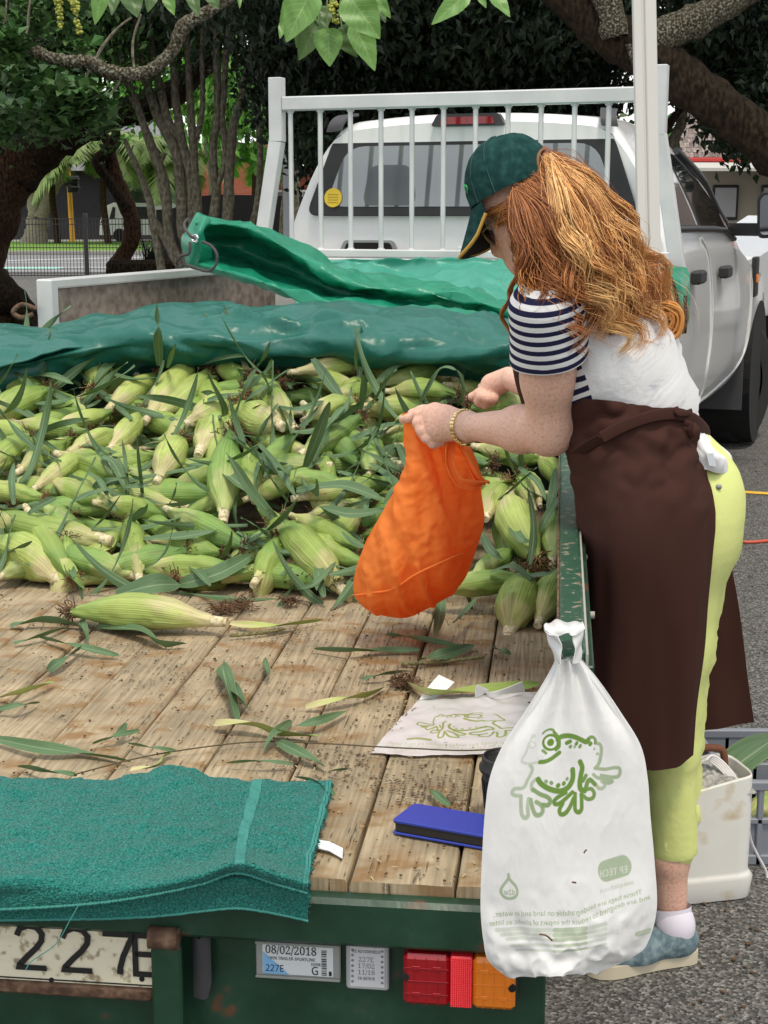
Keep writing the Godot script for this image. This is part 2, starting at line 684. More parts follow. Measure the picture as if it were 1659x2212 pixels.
	bumped(green, bump_tex(gi, 3.0), 0.6)
	tri(green, 1.3)
	var railm := mat("rail_paint", Color.WHITE, 0.42, 0.0, 0.5)
	railm.albedo_texture = ramp_tex(noise_image(63, 0.03, 512, 512, 6), [[0.0, c3(.012, .06, .032)], [0.6, c3(.02, .075, .042)], [0.73, c3(.03, .085, .05)], [0.76, c3(.2, .19, .16)], [0.8, c3(.3, .24, .18)], [0.95, c3(.16, .07, .035)]])
	railm.uv1_scale = Vector3(1, 1, 1)
	tri(railm, 2.2)
	var rust := mat("rust", Color.WHITE, 0.85)
	rust.albedo_texture = ramp_tex(n1, [[0.2, c3(.05, .025, .014)], [0.6, c3(.13, .07, .04)], [0.9, c3(.2, .14, .1)]])
	tri(rust, 4.0)
	make_wood()
	make_corn_mats()
	# cloth
	for q in [["tarp_teal", c3(.012, .118, .09)], ["tarp_green", c3(.01, .22, .125)], ["tarp_pale", c3(.06, .3, .22)]]:
		var t := mat(q[0], q[1], 0.36, 0.0, 0.45)
		bumped(t, T.crease_n, 0.8)
		tri(t, 1.1)
	var ap := mat("apron", c3(.050, .0205, .0155), 0.85, 0.0, 0.25)
	bumped(ap, T.fine_n, 0.25)
	tri(ap, 6.0)
	var lime := mat("trousers", c3(.64, .69, .25), 0.8, 0.0, 0.3)
	bumped(lime, T.soft_n, 0.25)
	tri(lime, 4.0)
	mat("grey_steel", c3(.32, .33, .33), 0.4, 0.6)
	var conc := mat("concrete", Color.WHITE, 0.95)
	conc.albedo_texture = ramp_tex(n1, [[0.2, c3(.2, .195, .185)], [0.8, c3(.5, .49, .47)]])
	bumped(conc, bump_tex(n1, 14.0), 1.0)
	tri(conc, 6.0)

func make_wood() -> void:
	# three boards side by side in one picture, grain along v
	var w := 512
	var h := 2048
	var streak := fn(71, 0.16, 3).get_seamless_image(w, 64)
	streak.resize(w, h, Image.INTERPOLATE_CUBIC)
	streak.convert(Image.FORMAT_L8)
	var crack := fn(72, 0.05, 2).get_seamless_image(w, 24)
	crack.resize(w, h, Image.INTERPOLATE_CUBIC)
	crack.convert(Image.FORMAT_L8)
	var blot := noise_image(73, 0.005, w, h, 4)
	blot.convert(Image.FORMAT_L8)
	var dirt := noise_image(74, 0.012, w, h, 6)
	dirt.convert(Image.FORMAT_L8)
	var s := streak.get_data()
	var k := crack.get_data()
	var b := blot.get_data()
	var d := dirt.get_data()
	var o := PackedByteArray()
	o.resize(w * h * 3)
	var hm := PackedByteArray()
	hm.resize(w * h)
	for i in w * h:
		var g := (s[i] - 128) * 0.00075
		var v := 0.645 + g + (b[i] - 128) * 0.0007
		var hh := 0.75 + g
		var cr0 := absf(k[i] - 128.0)
		if cr0 < 2.2 and b[(i + 70000) % (w * h)] > 112:
			v *= 0.68 + cr0 * 0.14
			hh = 0.2 + cr0 * 0.2
		var earth := clampf((d[i] - 118.0) / 70.0, 0.0, 1.0) * clampf((b[(i + 300000) % (w * h)] - 96.0) / 70.0, 0.0, 1.0) * 0.8
		var r := v * 0.935
		var gg := v * 0.845
		var bb := v * 0.695
		r = lerpf(r, 0.52, earth)
		gg = lerpf(gg, 0.40, earth)
		bb = lerpf(bb, 0.27, earth)
		o[i * 3] = int(clampf(r, 0, 1) * 255)
		o[i * 3 + 1] = int(clampf(gg, 0, 1) * 255)
		o[i * 3 + 2] = int(clampf(bb, 0, 1) * 255)
		hm[i] = int(clampf(hh, 0, 1) * 255)
	var m := mat("deck_wood", Color.WHITE, 0.85, 0.0, 0.25)
	m.albedo_texture = tex(Image.create_from_data(w, h, false, Image.FORMAT_RGB8, o))
	bumped(m, bump_tex(Image.create_from_data(w, h, false, Image.FORMAT_L8, hm), 5.0), 1.0)
	mat("earth", c3(.1, .06, .032), 1.0)
# ---------------------------------------------------------------- ground, road, verge
func flat_quad(called: String, m: Material, a: Vector3, b: Vector3, c: Vector3, d: Vector3, kind := "structure") -> MeshInstance3D:
	var g := MB.new()
	g.quad(a, b, c, d)
	var o := put(called, g, m)
	o.set_meta("kind", kind)
	return o

func level(x0: float, x1: float, z0: float, z1: float, h: float) -> Array:
	return [Vector3(x0, h, z0), Vector3(x1, h, z0), Vector3(x1, h, z1), Vector3(x0, h, z1)]

func strip(g: MB, a: Vector3, b: Vector3, w: float) -> void:
	var s := (b - a).normalized().cross(Vector3.UP) * w * 0.5
	g.quad(a + s, b + s, b - s, a - s)

func setting() -> void:
	var q := level(-160, 160, 30, -260, 0.0)
	tag(flat_quad("ground", M.asphalt, q[0], q[1], q[2], q[3]), "grey speckled asphalt of the market car park")
	# the street runs across behind the fence
	q = level(-80, 4, -36.5, -53, 0.006)
	tag(flat_quad("road", M.road, q[0], q[1], q[2], q[3]), "grey street beyond the wire fence")
	var g := MB.new()
	strip(g, Vector3(-60, .012, -38.6), Vector3(0, .012, -38.6), .25)
	strip(g, Vector3(-60, .012, -40.6), Vector3(0, .012, -40.6), .25)
	strip(g, Vector3(-60, .012, -44.4), Vector3(-3, .012, -44.4), .14)
	strip(g, Vector3(-14.5, .014, -43.5), Vector3(-5.5, .014, -52.3), .35)
	var o := put("road_markings", g, M.line_paint)
	o.set_meta("kind", "structure")
	g = MB.new()
	g.quad(Vector3(-40, .0115, -38.8), Vector3(-8.6, .0115, -38.8), Vector3(-8.6, .0115, -40.45), Vector3(-40, .0115, -40.45))
	put("cycle_lane", g, M.green_paint).set_meta("kind", "structure")
	g = MB.new()
	g.box(Vector3(-40, .07, -53.2), Vector3(90, .14, .35), .02)
	put("kerb", g, M.kerb).set_meta("kind", "structure")
	g = MB.new()
	g.quad(Vector3(-85, .13, -53.35), Vector3(6, .13, -53.35), Vector3(6, .13, -71), Vector3(-85, .13, -71))
	put("grass_verge", g, M.grass).set_meta("kind", "structure")
	g = MB.new()
	g.quad(Vector3(-85, .136, -71), Vector3(6, .136, -71), Vector3(6, .136, -76), Vector3(-85, .136, -76))
	put("footpath", g, M.kerb).set_meta("kind", "structure")
	g = MB.new()
	strip(g, G(1500, 1056, .004), G(1800, 1074, .004), .07)
	put("bay_line", g, M.yellow_paint).set_meta("kind", "structure")

func background() -> void:
	# dark brick house with grey roof over the street
	var t := thing("brick_house", "dark house with grey tiled roof and an orange brick wing across the street", "house", Vector3(-14, 0, -84))
	var b := MB.new()
	b.box(Vector3(-18.5, 1.75, -80), Vector3(17, 3.5, 8), .02)
	var dw := mat("dark_wall", Color.WHITE, 0.9)
	var bt := brick_tex(c3(.02, .02, .022), c3(.028, .027, .03), c3(.012, .012, .012))
	dw.albedo_texture = bt
	tri(dw, 1.0)
	put("wall", b, dw, t)
	b = MB.new()
	var br := mat("orange_brick", Color.WHITE, 0.9)
	br.albedo_texture = brick_tex(c3(.36, .085, .04), c3(.26, .06, .03), c3(.28, .17, .12))
	tri(br, 1.0)
	b.box(Vector3(-7.3, 2.4, -79), Vector3(3.6, 4.8, 8), .02)
	b.box(Vector3(-3.0, 1.9, -80.5), Vector3(5.0, 3.8, 6), .02)
	put("brick_wing", b, br, t)
	b = MB.new()
	var rt := mat("roof_tiles", Color.WHITE, 0.85)
	rt.albedo_texture = ramp_tex(noise_image(81, 0.05, 256, 256, 3), [[0, c3(.13, .13, .14)], [1, c3(.24, .24, .26)]])
	tri(rt, 0.5)
	# hipped roof
	b.quad(Vector3(-28, 3.5, -75), Vector3(-9, 3.5, -75), Vector3(-12, 7.6, -80), Vector3(-25, 7.6, -80))
	b.quad(Vector3(-9, 3.5, -85), Vector3(-28, 3.5, -85), Vector3(-25, 7.6, -80), Vector3(-12, 7.6, -80))
	b.tri(Vector3(-9, 3.5, -75), Vector3(-9, 3.5, -85), Vector3(-12, 7.6, -80))
	b.tri(Vector3(-28, 3.5, -85), Vector3(-28, 3.5, -75), Vector3(-25, 7.6, -80))
	var roof := put("roof", b, rt, t)
	b = MB.new()
	b.quad(Vector3(-5.6, 4.75, -76), Vector3(1.5, 3.3, -76), Vector3(1.5, 5.0, -84), Vector3(-5.6, 6.6, -84))
	b.quad(Vector3(-5.6, 4.6, -76), Vector3(-5.6, 6.45, -84), Vector3(1.5, 4.85, -84), Vector3(1.5, 3.15, -76))
	put("wing_roof", b, rt, t)
	b = MB.new()
	b.bar(Vector3(-5.6, 4.62, -75.9), Vector3(1.5, 3.17, -75.9), .08, .34)
	put("fascia", b, M.line_paint, t)
	b = MB.new()
	b.bar(Vector3(-9.3, 0.2, -74.8), Vector3(-9.2, 5.6, -74.8), .35, .2, Vector3.RIGHT)
	put("end_panel", b, M.kerb, t)
	b = MB.new()
	b.box(Vector3(-4.2, 1.6, -77.45), Vector3(2.6, 2.0, .1), .01)
	var win := put("window", b, M.line_paint, t)
	b = MB.new()
	for x in [-4.85, -3.55]: b.box(Vector3(x, 1.6, -77.38), Vector3(1.15, 1.8, .05), .005)
	put("pane", b, mat("curtained_pane", c3(.16, .17, .18), 0.1), win)
	b = MB.new()
	b.box(Vector3(-12.85, 2.55 + 1.6, -74.7), Vector3(.42, .95, .3), .04)
	put("wall_lamp", b, M.grey_steel, t)
	# the white van parked over the street
	var van := thing("parked_van", "white van parked beyond the grass verge behind the twisted trunk", "van", Vector3(-12.4, 0, -71.5))
	b = MB.new()
	var fr := Transform3D(Basis(Vector3(1, 0, 0), Vector3(0, 1, 0), Vector3(0, 0, 1)), Vector3(-13.35, .14, -70.4))
	b.prism(PackedVector2Array([Vector2(.05, .3), Vector2(5, .3), Vector2(5, 1.0), Vector2(4.2, 1.25), Vector2(3.5, 1.75), Vector2(.75, 1.78), Vector2(.45, 1.65), Vector2(.12, 1.0)]), 1.8, fr, .04)
	put("body", b, M.white_paint, van)
	b = MB.new()
	b.prism(PackedVector2Array([Vector2(1.6, 1.05), Vector2(2.6, 1.05), Vector2(2.6, 1.58), Vector2(1.6, 1.6)]), .02, fr.translated(Vector3(0, 0, .02)))
	put("side_window", b, M.black_plastic, van)
	b = MB.new()
	b.prism(PackedVector2Array([Vector2(.55, 1.05), Vector2(.8, 1.05), Vector2(.85, 1.55), Vector2(.72, 1.6)]), .02, fr.translated(Vector3(0, 0, .02)))
	put("rear_window", b, M.black_plastic, van)
	b = MB.new()
	b.prism(PackedVector2Array([Vector2(.12, .85), Vector2(.38, .85), Vector2(.2, 1.05)]), .03, fr.translated(Vector3(0, 0, .03)))
	put("tail_lamp", b, M.red_lens, van)
	for x in [1.0, 4.0]:
		b = MB.new()
		b.rod(Vector3(-13.35 + x, .44, -70.38), Vector3(-13.35 + x, .44, -70.6), .3, .3, 16)
		put("wheel", b, M.black_rubber, van)
	# traffic signal on its yellow pole
	var sg := thing("traffic_signal", "yellow pole with black traffic signal heads on the far verge", "traffic signal", Vector3(-15.3, .13, -70.5))
	b = MB.new()
	b.rod(P(157, 526, 70.5), P(146, 342, 70.5), .13, .1, 12)
	put("pole", b, mat("signal_yellow", c3(.8, .38, .02), 0.5), sg)
	for q in [[158, 389, .5, .62], [159, 407, .5, .62], [140, 386, .3, 1.1]]:
		b = MB.new()
		b.box(P(q[0], q[1], 70.2), Vector3(q[2], q[3] * .6, .4), .03)
		put("signal_head", b, M.black_plastic, sg)
		b = MB.new()
		b.box(P(q[0] + 4, q[1] - 3, 69.95), Vector3(q[2] * .7, .06, .5), .01)
		put("visor", b, M.grey_plastic, sg)
	b = MB.new()
	b.box(P(152, 350, 70.2), Vector3(.3, .42, .3), .03)
	put("control_box", b, M.white_paint, sg)
	# welded wire fence along the car park
	var fe := thing("wire_fence", "black welded wire fence with dark posts along the street", "fence", Vector3(-8, 0, -34))
	var z := -34.0
	b = MB.new()
	for i in 170:
		var x := -14.0 + i * .075
		b.box(Vector3(x, .68, z), Vector3(.012, 1.3, .012), .001)
	for y in [.06, .12, .2, .68, 1.2, 1.32]: b.box(Vector3(-7.6, y, z + .008), Vector3(12.8, .02, .012), .001)
	var wm := put("wire_mesh", b, M.black_plastic, fe)
	wm.set_meta("kind", "stuff")
	for x in [-11.6, -6.72, -1.9]:
		b = MB.new()
		b.box(Vector3(x, .72, z + .05), Vector3(.09, 1.44, .09), .008)
		put("post", b, M.black_plastic, fe)
	# black shade cloth screen behind the ute, slightly bowed
	var scr := thing("shade_cloth_screen", "black shade cloth screen standing behind the multi-stemmed tree", "screen", Vector3(-3.2, 0, -24))
	b = MB.new()
	var rows := []
	for j in 3:
		var r := PackedVector3Array()
		for i in 13:
			var u := i / 12.0
			var x := lerpf(-3.62, -.6, u)
			r.append(Vector3(x, lerpf(0.02, 1.50 + .24 * smoothstep(.05, .3, u) - .06 * u * u, j / 2.0), -24 + .25 * sin(u * 5.0)))
		rows.append(r)
	slab(b, rows, .02)
	put("cloth", b, M.dark, scr)
	for x in [-3.5, -2.2, -.7]:
		b = MB.new()
		b.rod(Vector3(x, 0, -24.1), Vector3(x, 1.6, -24.1), .03)
		put("post", b, M.black_plastic, scr)
	# grey-white post with an orange mark behind the headboard
	var po := thing("sign_post", "pale grey square post with a small orange mark beside the headboard", "post", Vector3(-1.35, 0, -20))
	b = MB.new()
	b.bar(P(624, 640, 20), P(622, 180, 20), .13, .13, Vector3.RIGHT)
	put("shaft", b, mat("pale_post", c3(.5, .54, .6), 0.6), po)
	b = MB.new()
	b.box(P(628, 418, 19.9), Vector3(.045, .07, .02), .005)
	put("orange_mark", b, M.yellow_paint, po)

func brick_tex(a: Color, b: Color, m: Color) -> ImageTexture:
	var im := Image.create(128, 128, false, Image.FORMAT_RGB8)
	im.fill(m.linear_to_srgb())
	var r := RandomNumberGenerator.new()
	r.seed = 4
	for j in 12:
		for i in 5:
			var x := i * 32 + (16 if j % 2 else 0) - 16
			im.fill_rect(Rect2i(x, int(j * 10.67), 30, 9), a.lerp(b, r.randf()).linear_to_srgb())
	return tex(im)
# ---------------------------------------------------------------- trees and leaves
func leaf_cluster(sd: int, count: int, size: float, spread: float, narrow := 0.5) -> ArrayMesh:
	var r := RandomNumberGenerator.new()
	r.seed = sd
	var b := MB.new()
	for i in count:
		var at := Vector3(r.randfn(), r.randfn(), r.randfn()) * spread
		var dir := Vector3(r.randfn(), r.randfn() - 0.7, r.randfn()).normalized()
		var nn := Vector3(r.randfn() * 0.6, 1, r.randfn() * 0.6)
		var side := dir.cross(nn).normalized()
		nn = side.cross(dir).normalized()
		var s := size * r.randf_range(0.65, 1.25)
		var g := r.randf_range(0.6, 1.5)
		b.col = Color(g, g, g * r.randf_range(0.85, 1.1))
		var w := side * s * narrow * 0.5
		var m := at + dir * s * 0.45
		var up := nn * s * 0.1
		var tip := at + dir * s - nn * s * 0.12
		b.tri(at, m + w + up, m)
		b.tri(m, m + w + up, tip)
		b.tri(at, m, m - w + up)
		b.tri(m, tip, m - w + up)
	return b.mesh(null)

# spots: [centre, radii, count]; the leaves fill the ellipsoid, thicker towards its skin
func crown(called: String, parent: Node3D, m: Material, spots: Array, cluster: ArrayMesh, tone: Vector2, sd: int) -> void:
	var r := RandomNumberGenerator.new()
	r.seed = sd
	var xs := []
	var holes := fn(sd, 0.55, 2)
	for s in spots:
		for i in s[2]:
			var d := Vector3(r.randfn(), r.randfn(), r.randfn()).normalized() * pow(r.randf(), 0.45)
			var p: Vector3 = s[0] + d * s[1]
			if s.size() > 3 and holes.get_noise_3dv(p * 1.6) > s[3]: continue
			var q := Basis(Vector3(r.randfn(), r.randfn(), r.randfn()).normalized(), r.randf() * 0.9) * Basis(Vector3.UP, r.randf() * TAU)
			xs.append(Transform3D(q.scaled(Vector3.ONE * r.randf_range(0.75, 1.3)), p))
	var mm := MultiMesh.new()
	mm.transform_format = MultiMesh.TRANSFORM_3D
	mm.use_colors = true
	mm.mesh = cluster
	mm.instance_count = xs.size()
	for i in xs.size():
		mm.set_instance_transform(i, xs[i])
		var g := r.randf_range(tone.x, tone.y)
		mm.set_instance_color(i, Color(g * r.randf_range(0.85, 1.15), g, g * r.randf_range(0.8, 1.1)))
	var o := MultiMeshInstance3D.new()
	o.multimesh = mm
	o.material_override = m
	o.name = called
	parent.add_child(o, true)
	var off := Vector3.ZERO
	var q: Node = parent
	while q is Node3D and q != self:
		off += (q as Node3D).position
		q = q.get_parent()
	o.position = -off
	o.set_meta("kind", "stuff")

# a limb through [x, y, radius in metres] spots at a distance (or [x, y, radius, distance])
func limb(called: String, spots: Array, d: float, m: Material, parent: Node3D, wob := 0.08, seg := 5, sides := 12) -> void:
	var pts := PackedVector3Array()
	var rad := PackedFloat32Array()
	for s in spots:
		pts.append(P(s[0], s[1], s[3] if s.size() > 3 else d))
		rad.append(s[2])
	var n := (spots.size() - 1) * seg
	pts = spline(pts, n)
	rad = spl1(rad, n)
	for i in rad.size(): rad[i] *= 1.0 + rf(-wob, wob)
	var b := MB.new()
	b.tube(pts, rad, sides)
	var f := fn(pts.size() * 7 + int(absf(spots[0][0])), 3.0 / maxf(rad[0], 0.02) * 0.2, 3)
	for i in b.v.size():
		b.v[i] += b.n[i] * f.get_noise_3dv(b.v[i]) * rad[0] * 0.28
	put(called, b, m, parent)

func frond(b: MB, base: Vector3, dir: Vector3, up: float, length: float, droop: float, dens := 18, lw := 0.055) -> void:
	var pts := PackedVector3Array()
	var p := base
	var v := (dir + Vector3.UP * up).normalized()
	var seg := length / 10.0
	for i in 11:
		pts.append(p)
		p += v * seg
		v = (v - Vector3.UP * droop * (0.3 + i * 0.1)).normalized()
	var rad := PackedFloat32Array()
	for i in 11: rad.append(lerpf(0.025, 0.006, i / 10.0) * length / 2.2)
	b.tube(pts, rad, 4)
	for i in dens:
		var t := (i + 0.5) / dens * 10.0
		var k := mini(int(t), 9)
		var q := pts[k].lerp(pts[k + 1], t - k)
		var tan := (pts[k + 1] - pts[k]).normalized()
		var side := tan.cross(Vector3.UP).normalized()
		var l := length * 0.3 * sin(PI * (0.12 + 0.85 * i / dens))
		for s in [-1.0, 1.0]:
			var tip: Vector3 = q + side * s * l * 0.8 + tan * l * 0.45 - Vector3.UP * l * (0.35 + rf(0, 0.25))
			var w := tan * lw * length * 0.5
			var g := rf(0.6, 1.4)
			b.col = Color(g, g, g)
			b.tri(q - w, q + w, tip)

func tree_fern(spot: Array, n: int, length: float, label: String, m: Material) -> void:
	var d: float = spot[2]
	var c := P(spot[0], spot[1], d)
	var t := thing("tree_fern", label, "tree fern", Vector3(c.x, 0.13, c.z), "tree ferns and palms across the street")
	var b := MB.new()
	b.tube(PackedVector3Array([Vector3(c.x + .1, 0.1, c.z), Vector3(c.x - .06, c.y * 0.5, c.z), c]), PackedFloat32Array([.16, .14, .13]), 10)
	put("trunk", b, M.bark_brown, t)
	for i in n:
		var a := TAU * i / n + rf(-.2, .2)
		b = MB.new()
		frond(b, c, Vector3(cos(a), 0, sin(a)), rf(0.1, 1.3), length * rf(0.75, 1.15), rf(0.30, 0.46), 30, .055)
		put("frond", b, m, t)

func trees() -> void:
	# pale forked trunk on the verge
	var t := thing("street_tree", "pale forked tree trunk on the far grass verge", "tree", P(76, 526, 68) * Vector3(1, 0, 1))
	limb("trunk", [[74, 530, .62], [78, 500, .5], [82, 472, .5]], 68, M.bark_pale, t)
	limb("limb", [[76, 478, .3], [75, 420, .3], [82, 360, .28], [98, 300, .24]], 68, M.bark_pale, t)
	limb("limb", [[86, 470, .34], [104, 430, .3], [126, 380, .28], [140, 330, .26], [152, 280, .22]], 68, M.bark_pale, t)
	# tree ferns and palms
	tree_fern([112, 335, 67], 22, 3.3, "tree fern drooping beside the pale forked trunk", M.leaf_palm)
	tree_fern([222, 335, 66], 26, 3.8, "broad tree fern to the right of the yellow signal pole", M.leaf_palm)
	tree_fern([325, 330, 68], 24, 3.5, "tree fern seen between the grey stems", M.leaf_palm)
	tree_fern([395, 350, 66], 22, 3.3, "tree fern in front of the orange brick wing", M.leaf_palm)
	tree_fern([552, 352, 60], 16, 2.3, "light green tree fern under the white fascia", M.leaf_lime)
	tree_fern([330, 400, 72], 14, 2.6, "low tree fern above the white van", M.leaf_mid)
	# big dark tree on the left
	t = thing("big_dark_tree", "huge dark tree at the left with a heavy limb reaching right", "tree", Vector3(-5.0, 0, -20))
	limb("trunk", [[-40, 760, .8], [-52, 640, .52], [-50, 540, .38], [-22, 440, .40], [18, 365, .4], [50, 312, .36]], 20, M.bark_brown, t)
	limb("root", [[-10, 640, .4], [35, 655, .2], [62, 700, .15], [100, 740, .1]], 19.6, M.bark_dark, t)
	limb("limb", [[30, 380, .36], [90, 318, .3], [150, 285, .25], [240, 252, .2], [335, 222, .18], [420, 165, .15], [458, 80, .14], [478, -40, .13]], 20, M.bark_dark, t)
	limb("limb", [[40, 350, .34], [-20, 280, .32], [-60, 180, .3], [-90, 0, .28]], 20, M.bark_dark, t)
	var cl := leaf_cluster(1, 20, .105, .16, .5)
	var cl_small := leaf_cluster(2, 14, .085, .12, .5)
	var cl_far := leaf_cluster(3, 12, .34, .42, .6)
	crown("crown", t, M.leaf_mid, [[P(110, 100, 17), Vector3(1.5, .75, 1.0), 560, .1], [P(30, 215, 17), Vector3(.6, .4, .5), 150, .12], [P(240, 60, 18), Vector3(1.2, .7, 1.0), 420, .05], [P(60, 20, 18), Vector3(1.6, .8, 1.2), 500], [P(190, 280, 19.5), Vector3(.3, .16, .3), 36, .1], [P(370, 30, 20), Vector3(1.3, .6, 1.0), 240, .0], [Vector3(-4.5, 6.6, -19), Vector3(7, 2.0, 4), 1500]], cl, Vector2(.7, 2.1), 5)
	# twisted brown trunk in the timber planter
	t = thing("twisted_tree", "twisted dark brown trunk rising from the timber planter", "tree", P(250, 640, 21) * Vector3(1, 0, 1))
	limb("trunk", [[240, 690, .15], [250, 590, .14], [270, 545, .125], [288, 495, .12], [277, 455, .115], [262, 415, .105], [248, 375, .095], [236, 330, .085]], 21, M.bark_brown, t)
	limb("stem", [[274, 450, .08], [246, 405, .075], [226, 377, .075], [211, 348, .085], [236, 321, .08], [250, 291, .065], [249, 240, .055]], 20.9, M.bark_dark, t)
	limb("stem", [[236, 335, .08], [232, 305, .075], [208, 283, .06], [172, 271, .05], [120, 262, .04]], 21.05, M.bark_dark, t)
	# grey stems
	t = thing("multi_stemmed_tree", "tree of many slender lichen grey stems fanning up", "tree", P(410, 740, 17) * Vector3(1, 0, 1))
	var st := [
		[[250, 120, .035], [285, 200, .04], [331, 327, .055], [352, 380, .055], [360, 430, .058], [362, 490, .058], [372, 535, .06], [392, 580, .065], [398, 720, .08]],
		[[331, 475, .04], [352, 507, .048], [372, 550, .05], [392, 590, .055], [396, 720, .06]],
		[[290, -20, .04], [302, 120, .045], [336, 239, .055], [358, 283, .058], [376, 319, .06], [386, 359, .062], [392, 439, .064], [394, 499, .066], [404, 543, .068], [402, 720, .07]],
		[[318, -20, .03], [330, 120, .035], [350, 209, .045], [366, 269, .05], [390, 300, .05], [400, 339, .052], [410, 379, .054], [414, 459, .055], [414, 720, .06]],
		[[366, -20, .03], [372, 100, .035], [378, 199, .045], [384, 249, .048], [394, 309, .05], [408, 359, .05], [418, 419, .055], [422, 500, .055], [420, 720, .06]],
		[[398, -20, .03], [405, 100, .035], [410, 199, .042], [414, 269, .045], [418, 319, .048], [420, 379, .05], [427, 459, .055], [428, 720, .06]],
		[[472, -20, .035], [468, 90, .04], [470, 199, .042], [468, 269, .045], [460, 319, .045], [464, 389, .048], [466, 420, .052], [460, 500, .058], [450, 720, .06]],
		[[505, -20, .03], [490, 100, .034], [484, 199, .036], [480, 259, .038], [486, 309, .038], [484, 359, .036], [468, 405, .036]],
		[[548, 60, .028], [520, 219, .04], [504, 269, .05], [500, 309, .056], [495, 379, .06], [492, 459, .065], [470, 720, .07]],
		[[540, -20, .02], [556, 199, .03], [560, 279, .035], [562, 339, .036], [556, 439, .036], [538, 520, .04], [520, 720, .04]],
		[[356, 330, .028], [342, 372, .028], [352, 430, .03], [362, 480, .03]],
		[[440, -20, .02], [436, 120, .026], [438, 230, .03], [424, 300, .03]],
		[[268, 300, .025], [300, 370, .035], [322, 430, .042], [330, 480, .045], [345, 560, .05], [370, 720, .05]]]
	for s in st: limb("stem", s, 17, M.bark_grey, t, 0.05, 4, 10)
	crown("crown", t, M.leaf_mid, [[P(380, -60, 17), Vector3(1.6, .4, 1.2), 260], [P(300, 60, 17.5), Vector3(.5, .3, .4), 50], [P(560, 120, 17.5), Vector3(.4, .5, .3), 60, .1]], cl, Vector2(.6, 1.4), 6)
	# timber planter and the tuft in it
	t = thing("timber_planter", "low dark timber planter around the tree trunks", "planter", Vector3(-2.6, 0, -20.4))
	var b := MB.new()
	b.box(Vector3(-2.0, .42, -20.6), Vector3(3.6, .8, .28), .05)
	put("front_log", b, M.bark_dark, t)
	b = MB.new()
	b.box(Vector3(-2.0, .36, -22.0), Vector3(3.5, .66, 2.5), .05)
	put("soil", b, M.earth, t)
	t = thing("flax_tuft", "spiky dark flax tuft in the planter", "plant", P(325, 560, 20.9))
	for i in 60:
		b = MB.new()
		var a := rf(0, TAU)
		var base := P(rf(312, 345), 572, 21.2)
		var tip := base + Vector3(cos(a) * rf(.1, .34), rf(.2, .52), sin(a) * .3)
		var mid := base.lerp(tip, .5) + Vector3.UP * .08
		b.tube(spline(PackedVector3Array([base, mid, tip]), 5), PackedFloat32Array([.012, .013, .011, .009, .006, .001]), 4, false, .3)
		put("blade", b, M.leaf_dark, t)
	# sunlit trees beyond the street
	t = thing("sunlit_tree", "bright green leafy tree beyond the street, seen between stems", "tree", Vector3(-11, 0, -60))
	b = MB.new()
	b.tube(PackedVector3Array([Vector3(-6.6, 0, -60), Vector3(-6.7, 3, -60), Vector3(-7.2, 6, -60)]), PackedFloat32Array([.3, .25, .2]), 10)
	put("trunk", b, M.bark_grey, t)
	crown("crown", t, M.leaf_lime, [[P(490, 225, 58), Vector3(2.0, 1.25, 1.5), 330, .1], [P(430, 150, 60), Vector3(3, 1.6, 2), 300, .05], [P(585, 215, 58), Vector3(1.0, 1.1, 1.5), 180, .1], [P(300, 220, 62), Vector3(2, .8, 1.5), 120, .05], [P(640, 230, 50), Vector3(1.0, 1.4, 1.0), 140, .1]], cl_far, Vector2(.5, 1.25), 7)
	# trees that close the far ends of the street
	t = thing("far_treeline", "far-off belt of green trees closing the street", "trees", Vector3(-50, 0, -90))
	var sp := []
	for i in 16: sp.append([Vector3(-32 - i * 5.5 + rf(-2, 2), rf(2, 4), -88 + rf(-5, 5)), Vector3(4, rf(3, 5.5), 3), 220])
	for i in 18: sp.append([Vector3(16 + i * 5.5 + rf(-2, 2), rf(2, 4), -75 + rf(-5, 5)), Vector3(4, rf(3, 5.5), 3), 220])
	crown("foliage", t, M.leaf_mid, sp, leaf_cluster(12, 14, .6, .7, .6), Vector2(.6, 1.6), 12)
	t.set_meta("kind", "stuff")
	# dark evergreen behind the ute, its boughs over the car park and the heavy limb on the right
	t = thing("dark_evergreen", "broad dark evergreen tree behind the ute with a thick bare limb on the right", "tree", Vector3(6.5, 0, -12))
	limb("limb", [[1150, -90, .15], [1230, -10, .155], [1297, 60, .16], [1370, 105, .16], [1442, 148, .158], [1508, 197, .158], [1584, 254, .16], [1659, 315, .165], [1760, 400, .2], [1950, 640, .32], [2050, 900, .42]], 11, M.bark_dark, t)
	limb("limb", [[1350, 112, .13], [1430, 78, .125], [1500, 48, .12], [1580, 2, .11], [1680, -60, .1]], 10.95, M.bark_lichen, t)
	limb("limb", [[1330, 80, .1], [1322, 30, .1], [1300, -40, .1]], 10.8, M.bark_lichen, t)
	limb("twig", [[1428, 300, .04], [1450, 262, .035], [1490, 210, .03], [1520, 150, .02]], 14, M.bark_dark, t)
	limb("twig", [[1440, 330, .05], [1470, 270, .05], [1475, 225, .045]], 14.2, M.bark_grey, t)
	limb("stem", [[1286, 300, .07], [1282, 240, .06], [1262, 190, .05], [1240, 120, .04]], 15.5, M.bark_grey, t)
	limb("stem", [[622, 600, .16], [628, 420, .14], [632, 280, .12], [640, 120, .1]], 22, M.bark_grey, t)
	limb("twig", [[612, 232, .025], [640, 262, .035], [680, 285, .045], [740, 290, .05]], 15, M.bark_dark, t)
